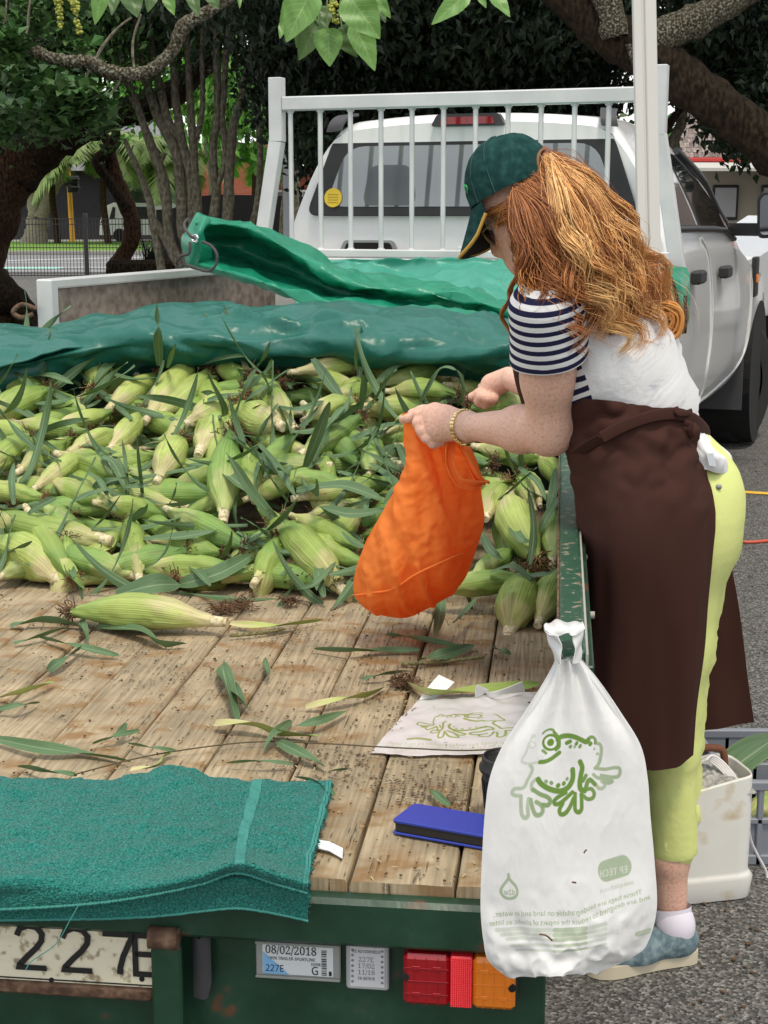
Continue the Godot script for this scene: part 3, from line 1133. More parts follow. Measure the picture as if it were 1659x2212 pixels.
	crown("crown", t, M.leaf_dark, [
		[P(930, 150, 14.5), Vector3(1.7, 1.0, 1.2), 1500], [P(700, 130, 15), Vector3(.8, .8, 1.0), 560], [P(820, 190, 16), Vector3(1.3, .8, 1.0), 900], [P(690, 310, 17), Vector3(.35, .5, .5), 170, .15], [P(1100, 90, 14.5), Vector3(1.1, .8, 1.2), 1000], [P(1000, -60, 13), Vector3(3.0, .7, 1.5), 1500],
		[P(1180, 190, 15), Vector3(.7, .45, .5), 190, .02], [P(1290, 130, 15), Vector3(.8, .55, .6), 290, .0], [P(1250, 40, 15), Vector3(1.0, .5, .8), 480, .1], [P(1350, 20, 15), Vector3(.6, .6, .6), 130, .0],
		[P(1590, 130, 14), Vector3(.75, .75, .7), 560, .12], [P(1650, 210, 13), Vector3(.45, .5, .5), 330, .2], [P(1560, 30, 14.5), Vector3(.9, .5, .7), 300, .03], [P(1460, 260, 15), Vector3(.28, .3, .3), 40, .0],
		[Vector3(2.0, 5.4, -14.5), Vector3(9, 1.9, 5.0), 6000], [Vector3(9.5, 4.6, -5.5), Vector3(4.5, 2.2, 5.0), 3000]], cl_small_or(cl_small, cl), Vector2(.5, 1.5), 8)
	# lichen covered bough close by on the left
	t = thing("lichen_bough", "curved lichen spotted bough with drooping leaves across the upper left", "branch", P(200, 140, 9))
	limb("bough", [[-60, 70, .032], [40, 92, .034], [100, 122, .036], [150, 132, .038], [198, 134, .04], [222, 150, .043], [262, 160, .04], [310, 158, .038], [345, 138, .036], [375, 105, .036], [393, 62, .042], [425, 38, .038], [470, 12, .036], [520, -30, .036]], 9, M.bark_lichen, t, .1, 6, 12)
	for s in [[[205, 134, .012], [222, 100, .01], [255, 60, .008], [285, 38, .006]], [[196, 150, .009], [178, 180, .008], [170, 215, .006]], [[262, 168, .008], [250, 190, .007], [235, 205, .005]], [[42, 90, .01], [58, 70, .009], [62, 30, .008], [66, -10, .007]], [[290, 150, .008], [287, 90, .008], [305, 30, .006]], [[0, 60, .007], [12, 40, .006], [14, -10, .005]]]: limb("twig", s, 9, M.bark_grey, t, .1, 4, 6)
	crown("leaves", t, M.leaf_mid, [[P(130, 200, 9), Vector3(.2, .16, .15), 60, .25], [P(190, 225, 9.2), Vector3(.17, .13, .15), 50, .25], [P(20, 105, 8.8), Vector3(.13, .13, .1), 30], [P(130, 265, 9.2), Vector3(.14, .1, .1), 24, .3], [P(10, 270, 9), Vector3(.11, .16, .1), 26], [P(60, 190, 9.4), Vector3(.2, .2, .2), 50], [P(120, 50, 10), Vector3(.45, .25, .3), 120, .1], [P(290, 40, 9.5), Vector3(.3, .12, .2), 40, .1]], leaf_cluster(9, 5, .1, .045, .75), Vector2(.7, 2.0), 9)

func cl_small_or(a: ArrayMesh, _b: ArrayMesh) -> ArrayMesh:
	return a
# ---------------------------------------------------------------- the white ute with its tray
func ute_frame() -> Transform3D:
	var yaw := deg_to_rad(20.0)
	return Transform3D(Basis(Vector3(cos(yaw), 0, sin(yaw)), Vector3.UP, Vector3(-sin(yaw), 0, cos(yaw))), Vector3(.3265, 0, -6.607))

# right half of the body section at a place along the ute: half widths and heights, sill to roof middle
func ute_section(fx: float) -> PackedVector2Array:
	# keys: fx, sill r, sill h, door r, shoulder r, shoulder h, belt r, belt h, top r, top h, roof r, roof h, mid h
	var keys := [
		[.16, .80, .55, .885, .895, 1.16, .86, 1.36, .70, 1.70, .60, 1.80, 1.845],
		[.22, .84, .50, .915, .91, 1.20, .875, 1.38, .70, 1.74, .60, 1.842, 1.885],
		[.7, .86, .48, .925, .915, 1.22, .88, 1.38, .68, 1.77, .59, 1.865, 1.91],
		[1.5, .86, .47, .93, .915, 1.22, .88, 1.37, .67, 1.76, .57, 1.85, 1.90],
		[1.95, .86, .46, .93, .915, 1.22, .88, 1.36, .72, 1.66, .60, 1.76, 1.82],
		[2.55, .86, .46, .93, .92, 1.20, .88, 1.30, .82, 1.36, .70, 1.38, 1.40],
		[2.9, .88, .50, .95, .945, 1.12, .90, 1.18, .80, 1.22, .70, 1.25, 1.27],
		[3.35, .90, .62, .965, .955, 1.06, .90, 1.13, .78, 1.17, .68, 1.20, 1.22],
		[3.9, .86, .55, .93, .92, 1.00, .86, 1.06, .74, 1.10, .60, 1.13, 1.15],
		[4.15, .70, .55, .76, .76, .92, .72, .98, .6, 1.02, .5, 1.04, 1.05]]
	var k := 0
	while k < keys.size() - 2 and fx > keys[k + 1][0]: k += 1
	var t := clampf((fx - keys[k][0]) / (keys[k + 1][0] - keys[k][0]), 0, 1)
	t = t * t * (3 - 2 * t) if k > 2 else t
	var q := []
	for i in 13: q.append(lerpf(keys[k][i], keys[k + 1][i], t))
	return PackedVector2Array([Vector2(q[1], q[2]), Vector2(lerpf(q[1], q[3], .75), lerpf(q[2], .8, .4)), Vector2(q[3], lerpf(q[2], q[5], .55)), Vector2(q[4], q[5]), Vector2(lerpf(q[4], q[6], .55), lerpf(q[5], q[7], .55)), Vector2(q[6], q[7]), Vector2(lerpf(q[6], q[8], .5) + .012, lerpf(q[7], q[9], .5)), Vector2(q[8], q[9]), Vector2(q[10], q[11]), Vector2(q[10] * .72, lerpf(q[11], q[12], .6)), Vector2(q[10] * .36, lerpf(q[11], q[12], .92)), Vector2(0, q[12])])

func ute() -> void:
	var X := ute_frame()
	var t := thing("ute", "white ute with a flat tray and barred headboard parked beyond the corn", "ute", X.origin)
	var b: MB
	# cab and bonnet
	b = MB.new()
	b.xf = X
	var rows := []
	var stops := [.16, .165, .18, .2, .22, .3, .5, .7, 1.0, 1.3, 1.5, 1.6, 1.7, 1.8, 1.95, 2.1, 2.25, 2.4, 2.55, 2.7, 2.9, 3.05, 3.2, 3.35, 3.5, 3.7, 3.9, 4.0, 4.1, 4.15]
	for fx in stops:
		var s := ute_section(fx)
		var line := PackedVector3Array()
		var half := PackedVector3Array()
		for p in s: half.append(Vector3(p.x, p.y, -fx))
		half = spline(half, 33)
		for p in half: line.append(p)
		for i in range(half.size() - 2, -1, -1): line.append(Vector3(-half[i].x, half[i].y, half[i].z))
		rows.append(line)
	var rrev := []
	for i in range(rows.size() - 1, -1, -1): rrev.append(rows[i])
	b.grid(rrev)
	put("cab_body", b, M.white_paint, t)
	# back panel of the cab, closing the first section
	b = MB.new()
	b.xf = X
	var ol := PackedVector2Array()
	for p in rows[0]: ol.append(Vector2(p.x, p.y))
	b.prism(ol, .02, Transform3D(Basis.IDENTITY, Vector3(0, 0, -.14)))
	var back := put("back_panel", b, M.white_paint, t)
	# rear window: black border and pane
	var rear := Transform3D(Basis(Vector3.RIGHT, Vector3(0, .992, -.12), Vector3(0, .12, .992)), Vector3(0, 1.62, -.135))
	var wo := round_poly(PackedVector2Array([Vector2(-.77, -.185), Vector2(.77, -.185), Vector2(.635, .185), Vector2(-.635, .185)]), .06)
	var wi := round_poly(PackedVector2Array([Vector2(-.67, -.145), Vector2(.67, -.145), Vector2(.575, .125), Vector2(-.575, .125)]), .09)
	b = MB.new()
	b.xf = X
	b.prism(wo, .012, rear.translated_local(Vector3(0, 0, .012)), .003)
	var fr := put("rear_window", b, M.black_plastic, t)
	b = MB.new()
	b.xf = X
	b.prism(wi, .008, rear.translated_local(Vector3(0, 0, .016)))
	var rg := mat("rear_glass", c3(.22, .235, .24), 0.05, 0.0, 0.9)
	rg.metallic = 0.5
	put("pane", b, rg, fr)
	# what is inside the window
	for q in [[-.36, .1], [.34, .1]]:
		b = MB.new()
		b.xf = X
		b.prism(round_poly(PackedVector2Array([Vector2(-.13, -.12), Vector2(.13, -.12), Vector2(.1, .06), Vector2(-.1, .06)]), .05), .004, rear.translated_local(Vector3(q[0], -.02, .0185)))
		put("headrest", b, mat("headrest_grey", c3(.09, .1, .105), 0.3), fr)
	b = MB.new()
	b.xf = X
	b.prism(circle(.043, 28), .004, rear.translated_local(Vector3(-.632, -.105, .022)))
	put("round_sticker", b, mat("sticker_yellow", c3(.72, .5, .03), 0.5), fr)
	b = MB.new()
	b.xf = X
	for y in [-.022, -.010, .002, .014]: b.box(rear * Vector3(-.632, -.105 + y, .0225), Vector3(.05, .0035, .001), .0002, rear.basis)
	put("sticker_print", b, mat("sticker_ink", c3(.35, .24, .02), 0.6), fr)
	# high brake lamp
	b = MB.new()
	b.xf = X
	b.prism(round_poly(PackedVector2Array([Vector2(-.17, -.02), Vector2(.17, -.02), Vector2(.14, .033), Vector2(-.14, .033)]), .016), .05, Transform3D(Basis.IDENTITY, Vector3(0, 1.845, -.115)), .006)
	var bl := put("brake_lamp", b, M.grey_plastic, t)
	b = MB.new()
	b.xf = X
	b.prism(round_poly(PackedVector2Array([Vector2(-.125, -.013), Vector2(.125, -.013), Vector2(.115, .018), Vector2(-.115, .018)]), .006), .02, Transform3D(Basis.IDENTITY, Vector3(0, 1.846, -.107)), .003)
	put("red_lens", b, M.red_lens, bl)
	b = MB.new()
	b.xf = X
	for i in 5: b.box(Vector3(-.09 + i * .045, 1.848, -.1075), Vector3(.002, .02, .003), .0004)
	put("lens_rib", b, mat("red_deep", c3(.2, .002, .004), 0.2), bl)
	for s in [-1.0, 1.0]:
		b = MB.new()
		b.xf = X
		var strip_rows := []
		for k in 9:
			var u := k / 8.0
			var y := lerpf(1.80, 1.872, sin(u * PI / 2))
			var z := lerpf(-.125, -.26, u * u)
			var x0: float = s * lerpf(.632, .60, u)
			strip_rows.append(PackedVector3Array([Vector3(x0 - .036, y + .012 + .003 * s, z), Vector3(x0 + .036, y + .012 - .003 * s, z)]))
		slab(b, strip_rows, -.012)
		put("roof_strip", b, M.grey_plastic, t)
	# air outlet low in the back panel, and two pressed dimples
	b = MB.new()
	b.xf = X
	b.prism(round_poly(PackedVector2Array([Vector2(-.145, -.03), Vector2(.145, -.03), Vector2(.12, .028), Vector2(-.12, .028)]), .02), .02, Transform3D(Basis.IDENTITY, Vector3(-.47, 1.30, -.128)), .008)
	var vt := put("air_outlet", b, M.grey_steel, t)
	b = MB.new()
	b.xf = X
	b.prism(round_poly(PackedVector2Array([Vector2(-.125, -.03), Vector2(.125, -.03), Vector2(.105, .017), Vector2(-.105, .017)]), .014), .01, Transform3D(Basis.IDENTITY, Vector3(-.47, 1.30, -.1245)))
	put("slot", b, M.dark, vt)
	b = MB.new()
	b.xf = X
	for x in [-.02, .08, .33, .5]: b.box(Vector3(x, 1.29, -.137), Vector3(.05, .02, .012), .008)
	put("pressed_dimple", b, M.white_paint, t)
	# side windows and black pillars on the right
	var pane := mat("side_glass", c3(.012, .014, .015), 0.03, 0.0, 0.8)
	for q in [[.32, .98, .40, 1.04], [1.12, 2.38, 1.12, 1.72]]:
		b = MB.new()
		b.xf = X
		var wr := []
		for j in 5:
			var v := j / 4.0
			var line := PackedVector3Array()
			for i in 9:
				var u := i / 8.0
				var fx: float = lerpf(lerpf(q[0], q[2], v), lerpf(q[1], q[3], v), u)
				var s := ute_section(fx)
				var p := s[5].lerp(s[7], clampf(v * .92 + .02, 0, 1))
				line.append(Vector3(p.x + .016 + .006 * sin(v * PI), p.y, -fx))
			wr.append(line)
		slab(b, wr, .012)
		put("side_window", b, pane, t)
	b = MB.new()
	b.xf = X
	for v0 in [-.05]:
		var line := []
		for fx in [.3, .6, .9, 1.2, 1.6, 2.0, 2.45]:
			var s := ute_section(fx)
			line.append(Vector3(s[5].x + .012, s[5].y + .0, -fx))
		b.tube(PackedVector3Array(line), PackedFloat32Array([.014, .016, .016, .016, .016, .016, .014]), 8)
	put("window_seal", b, M.black_plastic, t)
	b = MB.new()
	b.xf = X
	var ap := []
	for fx in [1.55, 1.7, 1.9, 2.1, 2.3, 2.5]:
		var s := ute_section(fx)
		ap.append(Vector3(s[7].x + .014, s[7].y + .005, -fx))
	b.tube(PackedVector3Array(ap), PackedFloat32Array([.02, .024, .026, .026, .026, .03]), 8)
	put("pillar_trim", b, M.black_plastic, t)
	# flank details
	for q in [[.66, 1.16, .05], [1.62, 1.15, .06]]:
		b = MB.new()
		b.xf = X
		b.box(Vector3(.955, q[1], -q[0]), Vector3(.05, .062, .2), .016)
		put("door_handle", b, M.black_plastic, t)
	for q in [[[1.12, 1.33], [1.25, 1.25], [1.33, 1.1], [1.36, .95], [1.36, .8], [1.33, .66], [1.36, .56], [1.33, .49]], [[2.86, 1.15], [2.9, 1.05], [2.92, .95], [2.9, .8], [2.88, .68], [2.8, .58], [2.6, .52], [2.2, .50], [1.6, .485], [.9, .485]]]:
		b = MB.new()
		b.xf = X
		var sp := PackedVector3Array()
		for p in q:
			var s := ute_section(p[0])
			var r := .93
			for k in s.size() - 1:
				if p[1] >= s[k].y and p[1] <= s[k + 1].y: r = lerpf(s[k].x, s[k + 1].x, (p[1] - s[k].y) / (s[k + 1].y - s[k].y))
			sp.append(Vector3(r + .004, p[1], -p[0]))
		sp = spline(sp, 30)
		var rr := PackedFloat32Array()
		rr.resize(31)
		rr.fill(.007)
		b.tube(sp, rr, 6)
		put("door_seam", b, mat("seam_light", c3(.62, .62, .6), 0.4), t)
	b = MB.new()
	b.xf = X
	b.box(Vector3(.955, 1.07, -3.02), Vector3(.03, .24, .16), .014)
	var vn := put("wing_vent", b, M.black_plastic, t)
	b = MB.new()
	b.xf = X
	b.box(Vector3(.972, 1.06, -3.0), Vector3(.02, .05, .1), .008)
	put("side_repeater", b, M.amber_lens, vn)
	# door mirror
	b = MB.new()
	b.xf = X
	b.prism(round_poly(PackedVector2Array([Vector2(-.12, -.12), Vector2(.13, -.1), Vector2(.15, .1), Vector2(.1, .14), Vector2(-.1, .14), Vector2(-.13, .1)]), .04), .13, Transform3D(Basis(Vector3.UP, -.25), Vector3(1.16, 1.43, -2.13)), .012)
	b.bar(Vector3(.9, 1.36, -2.3), Vector3(1.1, 1.36, -2.2), .1, .07)
	var mr := put("door_mirror", b, M.black_plastic, t)
	b = MB.new()
	b.xf = X
	b.prism(round_poly(PackedVector2Array([Vector2(-.1, -.1), Vector2(.11, -.08), Vector2(.125, .085), Vector2(.09, .115), Vector2(-.085, .115), Vector2(-.105, .09)]), .035), .004, Transform3D(Basis(Vector3.UP, -.25), Vector3(1.16, 1.43, -2.13)).translated_local(Vector3(0, 0, .006)))
	put("mirror_glass", b, M.mirror, mr)
	# wheels; the front pair is steered
	for q in [[.80, 3.35, -.30], [-.80, 3.35, -.30], [.78, -.55, 0.0], [-.78, -.55, 0.0]]:
		b = MB.new()
		b.xf = X * Transform3D(Basis(Vector3.UP, q[2]) * Basis(Vector3.BACK, -PI / 2), Vector3(q[0], .39, -q[1]))
		b.lathe(PackedVector2Array([Vector2(.2, -.13), Vector2(.33, -.14), Vector2(.375, -.12), Vector2(.39, -.08), Vector2(.392, 0), Vector2(.39, .08), Vector2(.375, .12), Vector2(.33, .14), Vector2(.2, .13)]), Transform3D.IDENTITY, 36)
		var wl := put("wheel", b, M.black_rubber, t)
		b = MB.new()
		b.xf = X * Transform3D(Basis(Vector3.UP, q[2]) * Basis(Vector3.BACK, -PI / 2), Vector3(q[0], .39, -q[1]))
		b.lathe(PackedVector2Array([Vector2(0, -.08), Vector2(.1, -.09), Vector2(.19, -.11), Vector2(.2, -.12), Vector2(.2, .12), Vector2(.19, .11), Vector2(.1, .09), Vector2(0, .08)]), Transform3D.IDENTITY, 24)
		put("rim", b, M.grey_steel, wl)
	b = MB.new()
	b.xf = X
	b.box(Vector3(.80, .52, -2.86), Vector3(.26, .5, .012), .004)
	put("mudflap", b, M.grey_plastic, t)
	b = MB.new()
	b.xf = X
	b.prism(circle(.45, 30), .3, Transform3D(Basis(Vector3.UP, PI / 2), Vector3(.968, .46, -3.35)))
	put("wheel_arch", b, M.dark, t)
	# chassis rails under the tray
	b = MB.new()
	b.xf = X
	for x in [-.4, .4]: b.box(Vector3(x, .62, -1.7), Vector3(.1, .14, 4.6), .01)
	put("chassis_rail", b, M.dark, t)
	# tray floor and left side
	b = MB.new()
	b.xf = X
	b.box(Vector3(0, .9, .95), Vector3(1.86, .06, 2.0), .006)
	put("tray_floor", b, M.aluminium, t)
	b = MB.new()
	b.xf = X
	b.box(Vector3(-.875, 1.06, .96), Vector3(.014, .27, 1.86), .002)
	var side := put("side_board", b, M.plywood, t)
	b = MB.new()
	b.xf = X
	b.box(Vector3(-.88, 1.212, .96), Vector3(.05, .034, 1.92), .006)
	b.box(Vector3(-.88, .93, .96), Vector3(.05, .03, 1.92), .006)
	put("side_frame", b, M.aluminium, side)
	b = MB.new()
	b.xf = X
	b.box(Vector3(-.88, 1.07, 1.905), Vector3(.06, .318, .05), .006)
	put("end_post", b, M.aluminium, side)
	b = MB.new()
	b.xf = X
	b.tube(spline(PackedVector3Array([Vector3(-.9, 1.13, 1.95), Vector3(-.94, 1.145, 1.97), Vector3(-.97, 1.12, 1.98), Vector3(-.945, 1.10, 1.97), Vector3(-.91, 1.112, 1.95)]), 16), PackedFloat32Array([.009, .009, .009, .009, .009, .009, .009, .009, .009, .009, .009, .009, .009, .009, .009, .009, .009]), 6)
	put("latch", b, M.rust, side)
	b = MB.new()
	b.xf = X
	b.box(Vector3(-.86, 1.236, .68), Vector3(.05, .034, .06), .008)
	put("bracket", b, M.grey_plastic, side)
	# right side board, mostly under the tarpaulin
	b = MB.new()
	b.xf = X
	b.box(Vector3(.915, 1.06, .95), Vector3(.03, .28, 1.9), .005)
	put("side_board", b, M.aluminium, t)
	for z in [.25, .5, .75]:
		b = MB.new()
		b.xf = X
		b.box(Vector3(.936, 1.05, z), Vector3(.014, .25, .03), .003)
		put("side_rib", b, M.aluminium, t)
	# headboard
	b = MB.new()
	b.xf = X
	b.box(Vector3(0, 1.93, 0), Vector3(1.66, .062, .05), .006)
	var hb := put("headboard", b, M.aluminium, t)
	for s in [-1.0, 1.0]:
		b = MB.new()
		b.xf = X
		var h0 := .06
		b.bar(Vector3(.86 * s, 1.765, 0), Vector3(.86 * s, 2.045, 0), .062, .055, Vector3.BACK)
		b.bar(Vector3(.965 * s, 1.20, 0), Vector3(.862 * s, 1.768, 0), .062, .053, Vector3.BACK)
		put("post", b, M.aluminium, hb)
	for i in 12:
		var x := -.795 + i * .1445
		b = MB.new()
		b.xf = X
		b.rod(Vector3(x, 1.29, 0), Vector3(x, 1.90, 0), .0112, .0112, 10)
		b.rod(Vector3(x, 1.285, 0), Vector3(x, 1.296, 0), .019, .015, 10)
		b.rod(Vector3(x, 1.89, 0), Vector3(x, 1.9, 0), .015, .019, 10)
		put("bar", b, M.aluminium, hb)
	b = MB.new()
	b.xf = X
	b.box(Vector3(0, 1.272, 0), Vector3(1.86, .036, .06), .005)
	b.box(Vector3(0, 1.238, .004), Vector3(1.86, .026, .065), .005)
	b.box(Vector3(0, 1.07, 0), Vector3(1.84, .31, .04), .004)
	put("base_beam", b, M.aluminium, hb)

func circle(r: float, n: int) -> PackedVector2Array:
	var o := PackedVector2Array()
	for i in n: o.append(Vector2(cos(TAU * i / n), sin(TAU * i / n)) * r)
	return o

func round_poly(p: PackedVector2Array, r: float, n := 5) -> PackedVector2Array:
	var o := PackedVector2Array()
	var k := p.size()
	for i in k:
		var a := p[(i + k - 1) % k]
		var b := p[i]
		var c := p[(i + 1) % k]
		var ra := minf(r, minf(a.distance_to(b), b.distance_to(c)) * .45)
		var s := b + (a - b).normalized() * ra
		var e := b + (c - b).normalized() * ra
		for j in n + 1:
			var t := float(j) / n
			o.append(s.lerp(b, t).lerp(b.lerp(e, t), t))
	return o
# ---------------------------------------------------------------- the green trailer
func trailer_frame() -> Transform3D:
	var yaw := deg_to_rad(6.7)
	return Transform3D(Basis(Vector3(cos(yaw), 0, sin(yaw)), Vector3.UP, Vector3(-sin(yaw), 0, cos(yaw))), Vector3(.25, 0, -1.89))

func text(called: String, s: String, size: float, at: Transform3D, m: Material, parent: Node3D, font := "Droid Sans", bold := false, wide := 1.0, deep := 0.0008) -> MeshInstance3D:
	var tm := TextMesh.new()
	var f := SystemFont.new()
	f.font_names = PackedStringArray([font])
	f.font_weight = 700 if bold else 400
	tm.font = f
	tm.text = s
	tm.font_size = 64
	tm.pixel_size = size / 46.0
	tm.depth = deep
	tm.horizontal_alignment = HORIZONTAL_ALIGNMENT_CENTER
	tm.material = m
	var o := MeshInstance3D.new()
	o.mesh = tm
	o.name = called
	parent.add_child(o, true)
	var off := Vector3.ZERO
	var q: Node = parent
	while q is Node3D and q != self:
		off += (q as Node3D).position
		q = q.get_parent()
	o.transform = at.scaled_local(Vector3(wide, 1, 1))
	o.position -= off
	return o

func trailer() -> void:
	var X := trailer_frame()
	var t := thing("trailer", "green steel trailer with a worn plank deck, heaped with sweetcorn", "trailer", X.origin)
	var b: MB
	# deck boards
	var pitch := .1525
	for i in 13:
		var r := -.155 - i * pitch
		b = MB.new()
		b.xf = X
		var w := pitch - .0035
		var x0 := r + .002
		var u := (i % 3) / 3.0 + .02
		if i == 0: w = .148
		var dy := rf(-.003, .003)
		var a0 := .035 + rf(-.006, .006)
		var zs := []
		var n := 22
		var rows := []
		var fnz := fn(90 + i, 1.2, 2)
		var vo := rf(0, 1)
		for j in n + 1:
			var a := lerpf(a0, 2.86, j / float(n))
			var wob := fnz.get_noise_1d(a) * .003
			var line := PackedVector3Array([Vector3(x0 + .0, .487, -a), Vector3(x0 + wob * .5, .512 + dy, -a), Vector3(x0 + .003 + wob, .5195 + dy + wob * .4, -a)])
			for k in range(1, 6): line.append(Vector3(x0 + w * k / 6.0, .5205 + dy + fnz.get_noise_2d(a * 2.0, k * 3.1) * .0016, -a))
			line.append_array(PackedVector3Array([Vector3(x0 + w - .003 + wob, .5195 + dy, -a), Vector3(x0 + w + wob * .5, .512 + dy, -a), Vector3(x0 + w, .487, -a)]))
			rows.append(line)
		var rev := []
		for j in range(rows.size() - 1, -1, -1): rev.append(rows[j])
		# texture: one of three boards across, grain along
		b.grid(rows, false, u + .3, u, vo, vo + 1.35)
		# end grain
		var e := rows[0] as PackedVector3Array
		for k in e.size() - 1:
			b.quad(Vector3(e[k].x, .487, e[k].z), Vector3(e[k + 1].x, .487, e[k].z), e[k + 1], e[k], Vector2(u + .03 * k, vo), Vector2(u + .03 * k + .03, vo), Vector2(u + .03 * k + .03, vo + .012), Vector2(u + .03 * k, vo + .012))
		put("plank", b, M.deck_wood, t)
	b = MB.new()
	b.xf = X
	b.box(Vector3(-1.0, .478, -1.45), Vector3(2.02, .014, 2.8), .002)
	put("subframe", b, M.earth, t)
	# rear beam and cross member
	b = MB.new()
	b.xf = X
	var pr := PackedVector2Array([Vector2(0, .506), Vector2(-.03, .503), Vector2(-.034, .498), Vector2(-.034, .442), Vector2(-.03, .436), Vector2(0, .434)])
	b.box(Vector3(-1.0, .4695, -.018), Vector3(2.04, .072, .034), .007)
	put("rear_beam", b, M.green_steel, t)
	b = MB.new()
	b.xf = X
	b.box(Vector3(-1.0, .315, -.06), Vector3(1.95, .245, .02), .003)
	put("tail_panel", b, M.green_steel, t)
	b = MB.new()
	b.xf = X
	b.box(Vector3(-.9, .335, -.03), Vector3(.62, .022, .04), .005)
	put("lower_lip", b, M.rust, t)
	# hinge barrel with strap
	b = MB.new()
	b.xf = X
	b.rod(Vector3(-.588, .437, .006), Vector3(-.545, .437, .006), .016, .016, 16)
	put("hinge_barrel", b, M.rust, t)
	b = MB.new()
	b.xf = X
	b.box(Vector3(-.565, .33, .0), Vector3(.044, .19, .016), .004)
	put("hinge_strap", b, M.green_steel, t)
	b = MB.new()
	b.xf = X
	var bh := []
	for j in 5: bh.append(PackedVector3Array([Vector3(-.535, .43 - j * .026, -.03), Vector3(-.52, .43 - j * .026, -.008 - .004 * j), Vector3(-.508 - .006 * maxf(0, j - 3), .43 - j * .026, -.03)]))
	bh.reverse()
	b.grid(bh)
	put("black_flap", b, M.grey_plastic, t)
	# number plate
	b = MB.new()
	b.xf = X
	b.box(Vector3(-.715, .398, -.012), Vector3(.30, .1, .004), .0015)
	var pl := put("number_plate", b, mat("plate_cream", Color.WHITE, 0.5), t)
	(M.plate_cream as StandardMaterial3D).albedo_texture = ramp_tex(noise_image(92, 0.05, 256, 256, 5), [[0.0, c3(.7, .66, .5)], [0.62, c3(.68, .63, .47)], [0.72, c3(.42, .37, .25)], [0.85, c3(.22, .17, .1)]])
	tri(M.plate_cream, 3.0)
	var ink := mat("plate_black", c3(.01, .01, .01), 0.5)
	b = MB.new()
	b.xf = X
	b.box(Vector3(-.715, .352, -.0095), Vector3(.30, .0022, .001), .0003)
	put("raised_line", b, ink, pl)
	plate_char("2", Vector3(-.793, .366, -.0095), X, ink, pl)
	plate_char("2", Vector3(-.7245, .366, -.0095), X, ink, pl)
	plate_char("7", Vector3(-.662, .366, -.0095), X, ink, pl)
	plate_char("E", Vector3(-.619, .366, -.0095), X, ink, pl)
	for q in [[-.742, .3515], [-.606, .362]]:
		b = MB.new()
		b.xf = X
		b.rod(Vector3(q[0], q[1], -.011), Vector3(q[0], q[1], -.0085), .004, .004, 10)
		put("bolt_hole", b, M.dark, pl)
	# licence label in its holder
	b = MB.new()
	b.xf = X
	b.box(Vector3(-.382, .389, -.044), Vector3(.124, .058, .008), .002)
	for y in [.3625, .4155]: b.box(Vector3(-.382, y, -.038), Vector3(.124, .004, .006), .0012)
	var lb := put("licence_holder", b, mat("holder_grey", c3(.27, .28, .26), 0.45), t)
	b = MB.new()
	b.xf = X
	var zl := -.0385
	b.box(Vector3(-.382, .389, -.040), Vector3(.104, .046, .002), .0004)
	put("label_card", b, mat("label_white", c3(.62, .65, .66), 0.4), lb)
	b = MB.new()
	b.xf = X
	b.tri(Vector3(-.433, .3665, zl), Vector3(-.395, .3665, zl), Vector3(-.433, .401, zl))
	put("blue_corner", b, mat("label_blue", c3(.2, .42, .68), 0.4), lb)
	b = MB.new()
	b.xf = X
	var br := RandomNumberGenerator.new()
	br.seed = 3
	for k in 15:
		var wy := br.randf_range(.0006, .0019)
		b.box(Vector3(-.3435, .369 + k * .0027, zl), Vector3(.0075, wy, .0004), .0001)
	b.box(Vector3(-.3345, .3715, zl), Vector3(.004, .007, .0004), .0001)
	put("bar_code", b, ink, lb)
	var TX := func(x: float, y: float, z: float) -> Transform3D: return X * Transform3D(Basis.IDENTITY, Vector3(x, y, z))
	text("lettering", "08/02/2018", .0125, TX.call(-.392, .4045, zl), ink, lb, "Droid Serif", false, .86)
	text("lettering", "1996 TRAILER SPORTLINE", .0046, TX.call(-.391, .3915, zl), mat("label_grey", c3(.16, .17, .18), 0.5), lb, "Droid Sans", false, .95)
	text("lettering", "227E", .0105, TX.call(-.416, .3755, zl), ink, lb, "Droid Sans", false, .85)
	text("lettering", "G", .0125, TX.call(-.357, .3745, zl), ink, lb, "Droid Sans", false, .9)
	text("lettering", "10/98", .0036, TX.call(-.356, .3845, zl), M.label_grey, lb, "Droid Sans", false, .9)
	# certificate behind clear plastic
	b = MB.new()
	b.xf = X
	b.prism(round_poly(PackedVector2Array([Vector2(-.031, -.039), Vector2(.031, -.039), Vector2(.031, .034), Vector2(.024, .040), Vector2(-.024, .040), Vector2(-.031, .034)]), .006), .012, Transform3D(Basis.IDENTITY, Vector3(-.280, .390, -.036)), .002)
	var ce := put("certificate_holder", b, mat("holder_clear", c3(.36, .37, .38), 0.25), t)
	b = MB.new()
	b.xf = X
	b.box(Vector3(-.280, .387, -.0357), Vector3(.050, .062, .001), .0003)
	put("certificate", b, mat("certificate_white", c3(.55, .56, .58), 0.5), ce)
	b = MB.new()
	b.xf = X
	for s in [-1, 1]:
		for k in 7: b.rod(Vector3(-.280 + s * .0215, .364 + k * .0082, -.0354), Vector3(-.280 + s * .0215, .364 + k * .0082, -.0348), .0021, .0021, 10)
	put("punch_dot", b, mat("dot_grey", c3(.2, .2, .21), 0.5), ce)
	b = MB.new()
	b.xf = X
	b.rod(Vector3(-.268, .4235, -.037), Vector3(-.268, .4235, -.031), .0045, .004, 12)
	put("screw", b, M.grey_steel, ce)
	var cx := -.2815
	text("lettering", "NZ AUTOMOBILE", .0031, TX.call(cx, .4115, -.0352), M.label_grey, ce, "Droid Sans", true, .8)
	text("lettering", "227E", .0072, TX.call(cx, .399, -.0352), M.label_grey, ce, "Droid Serif", false, 1.0)
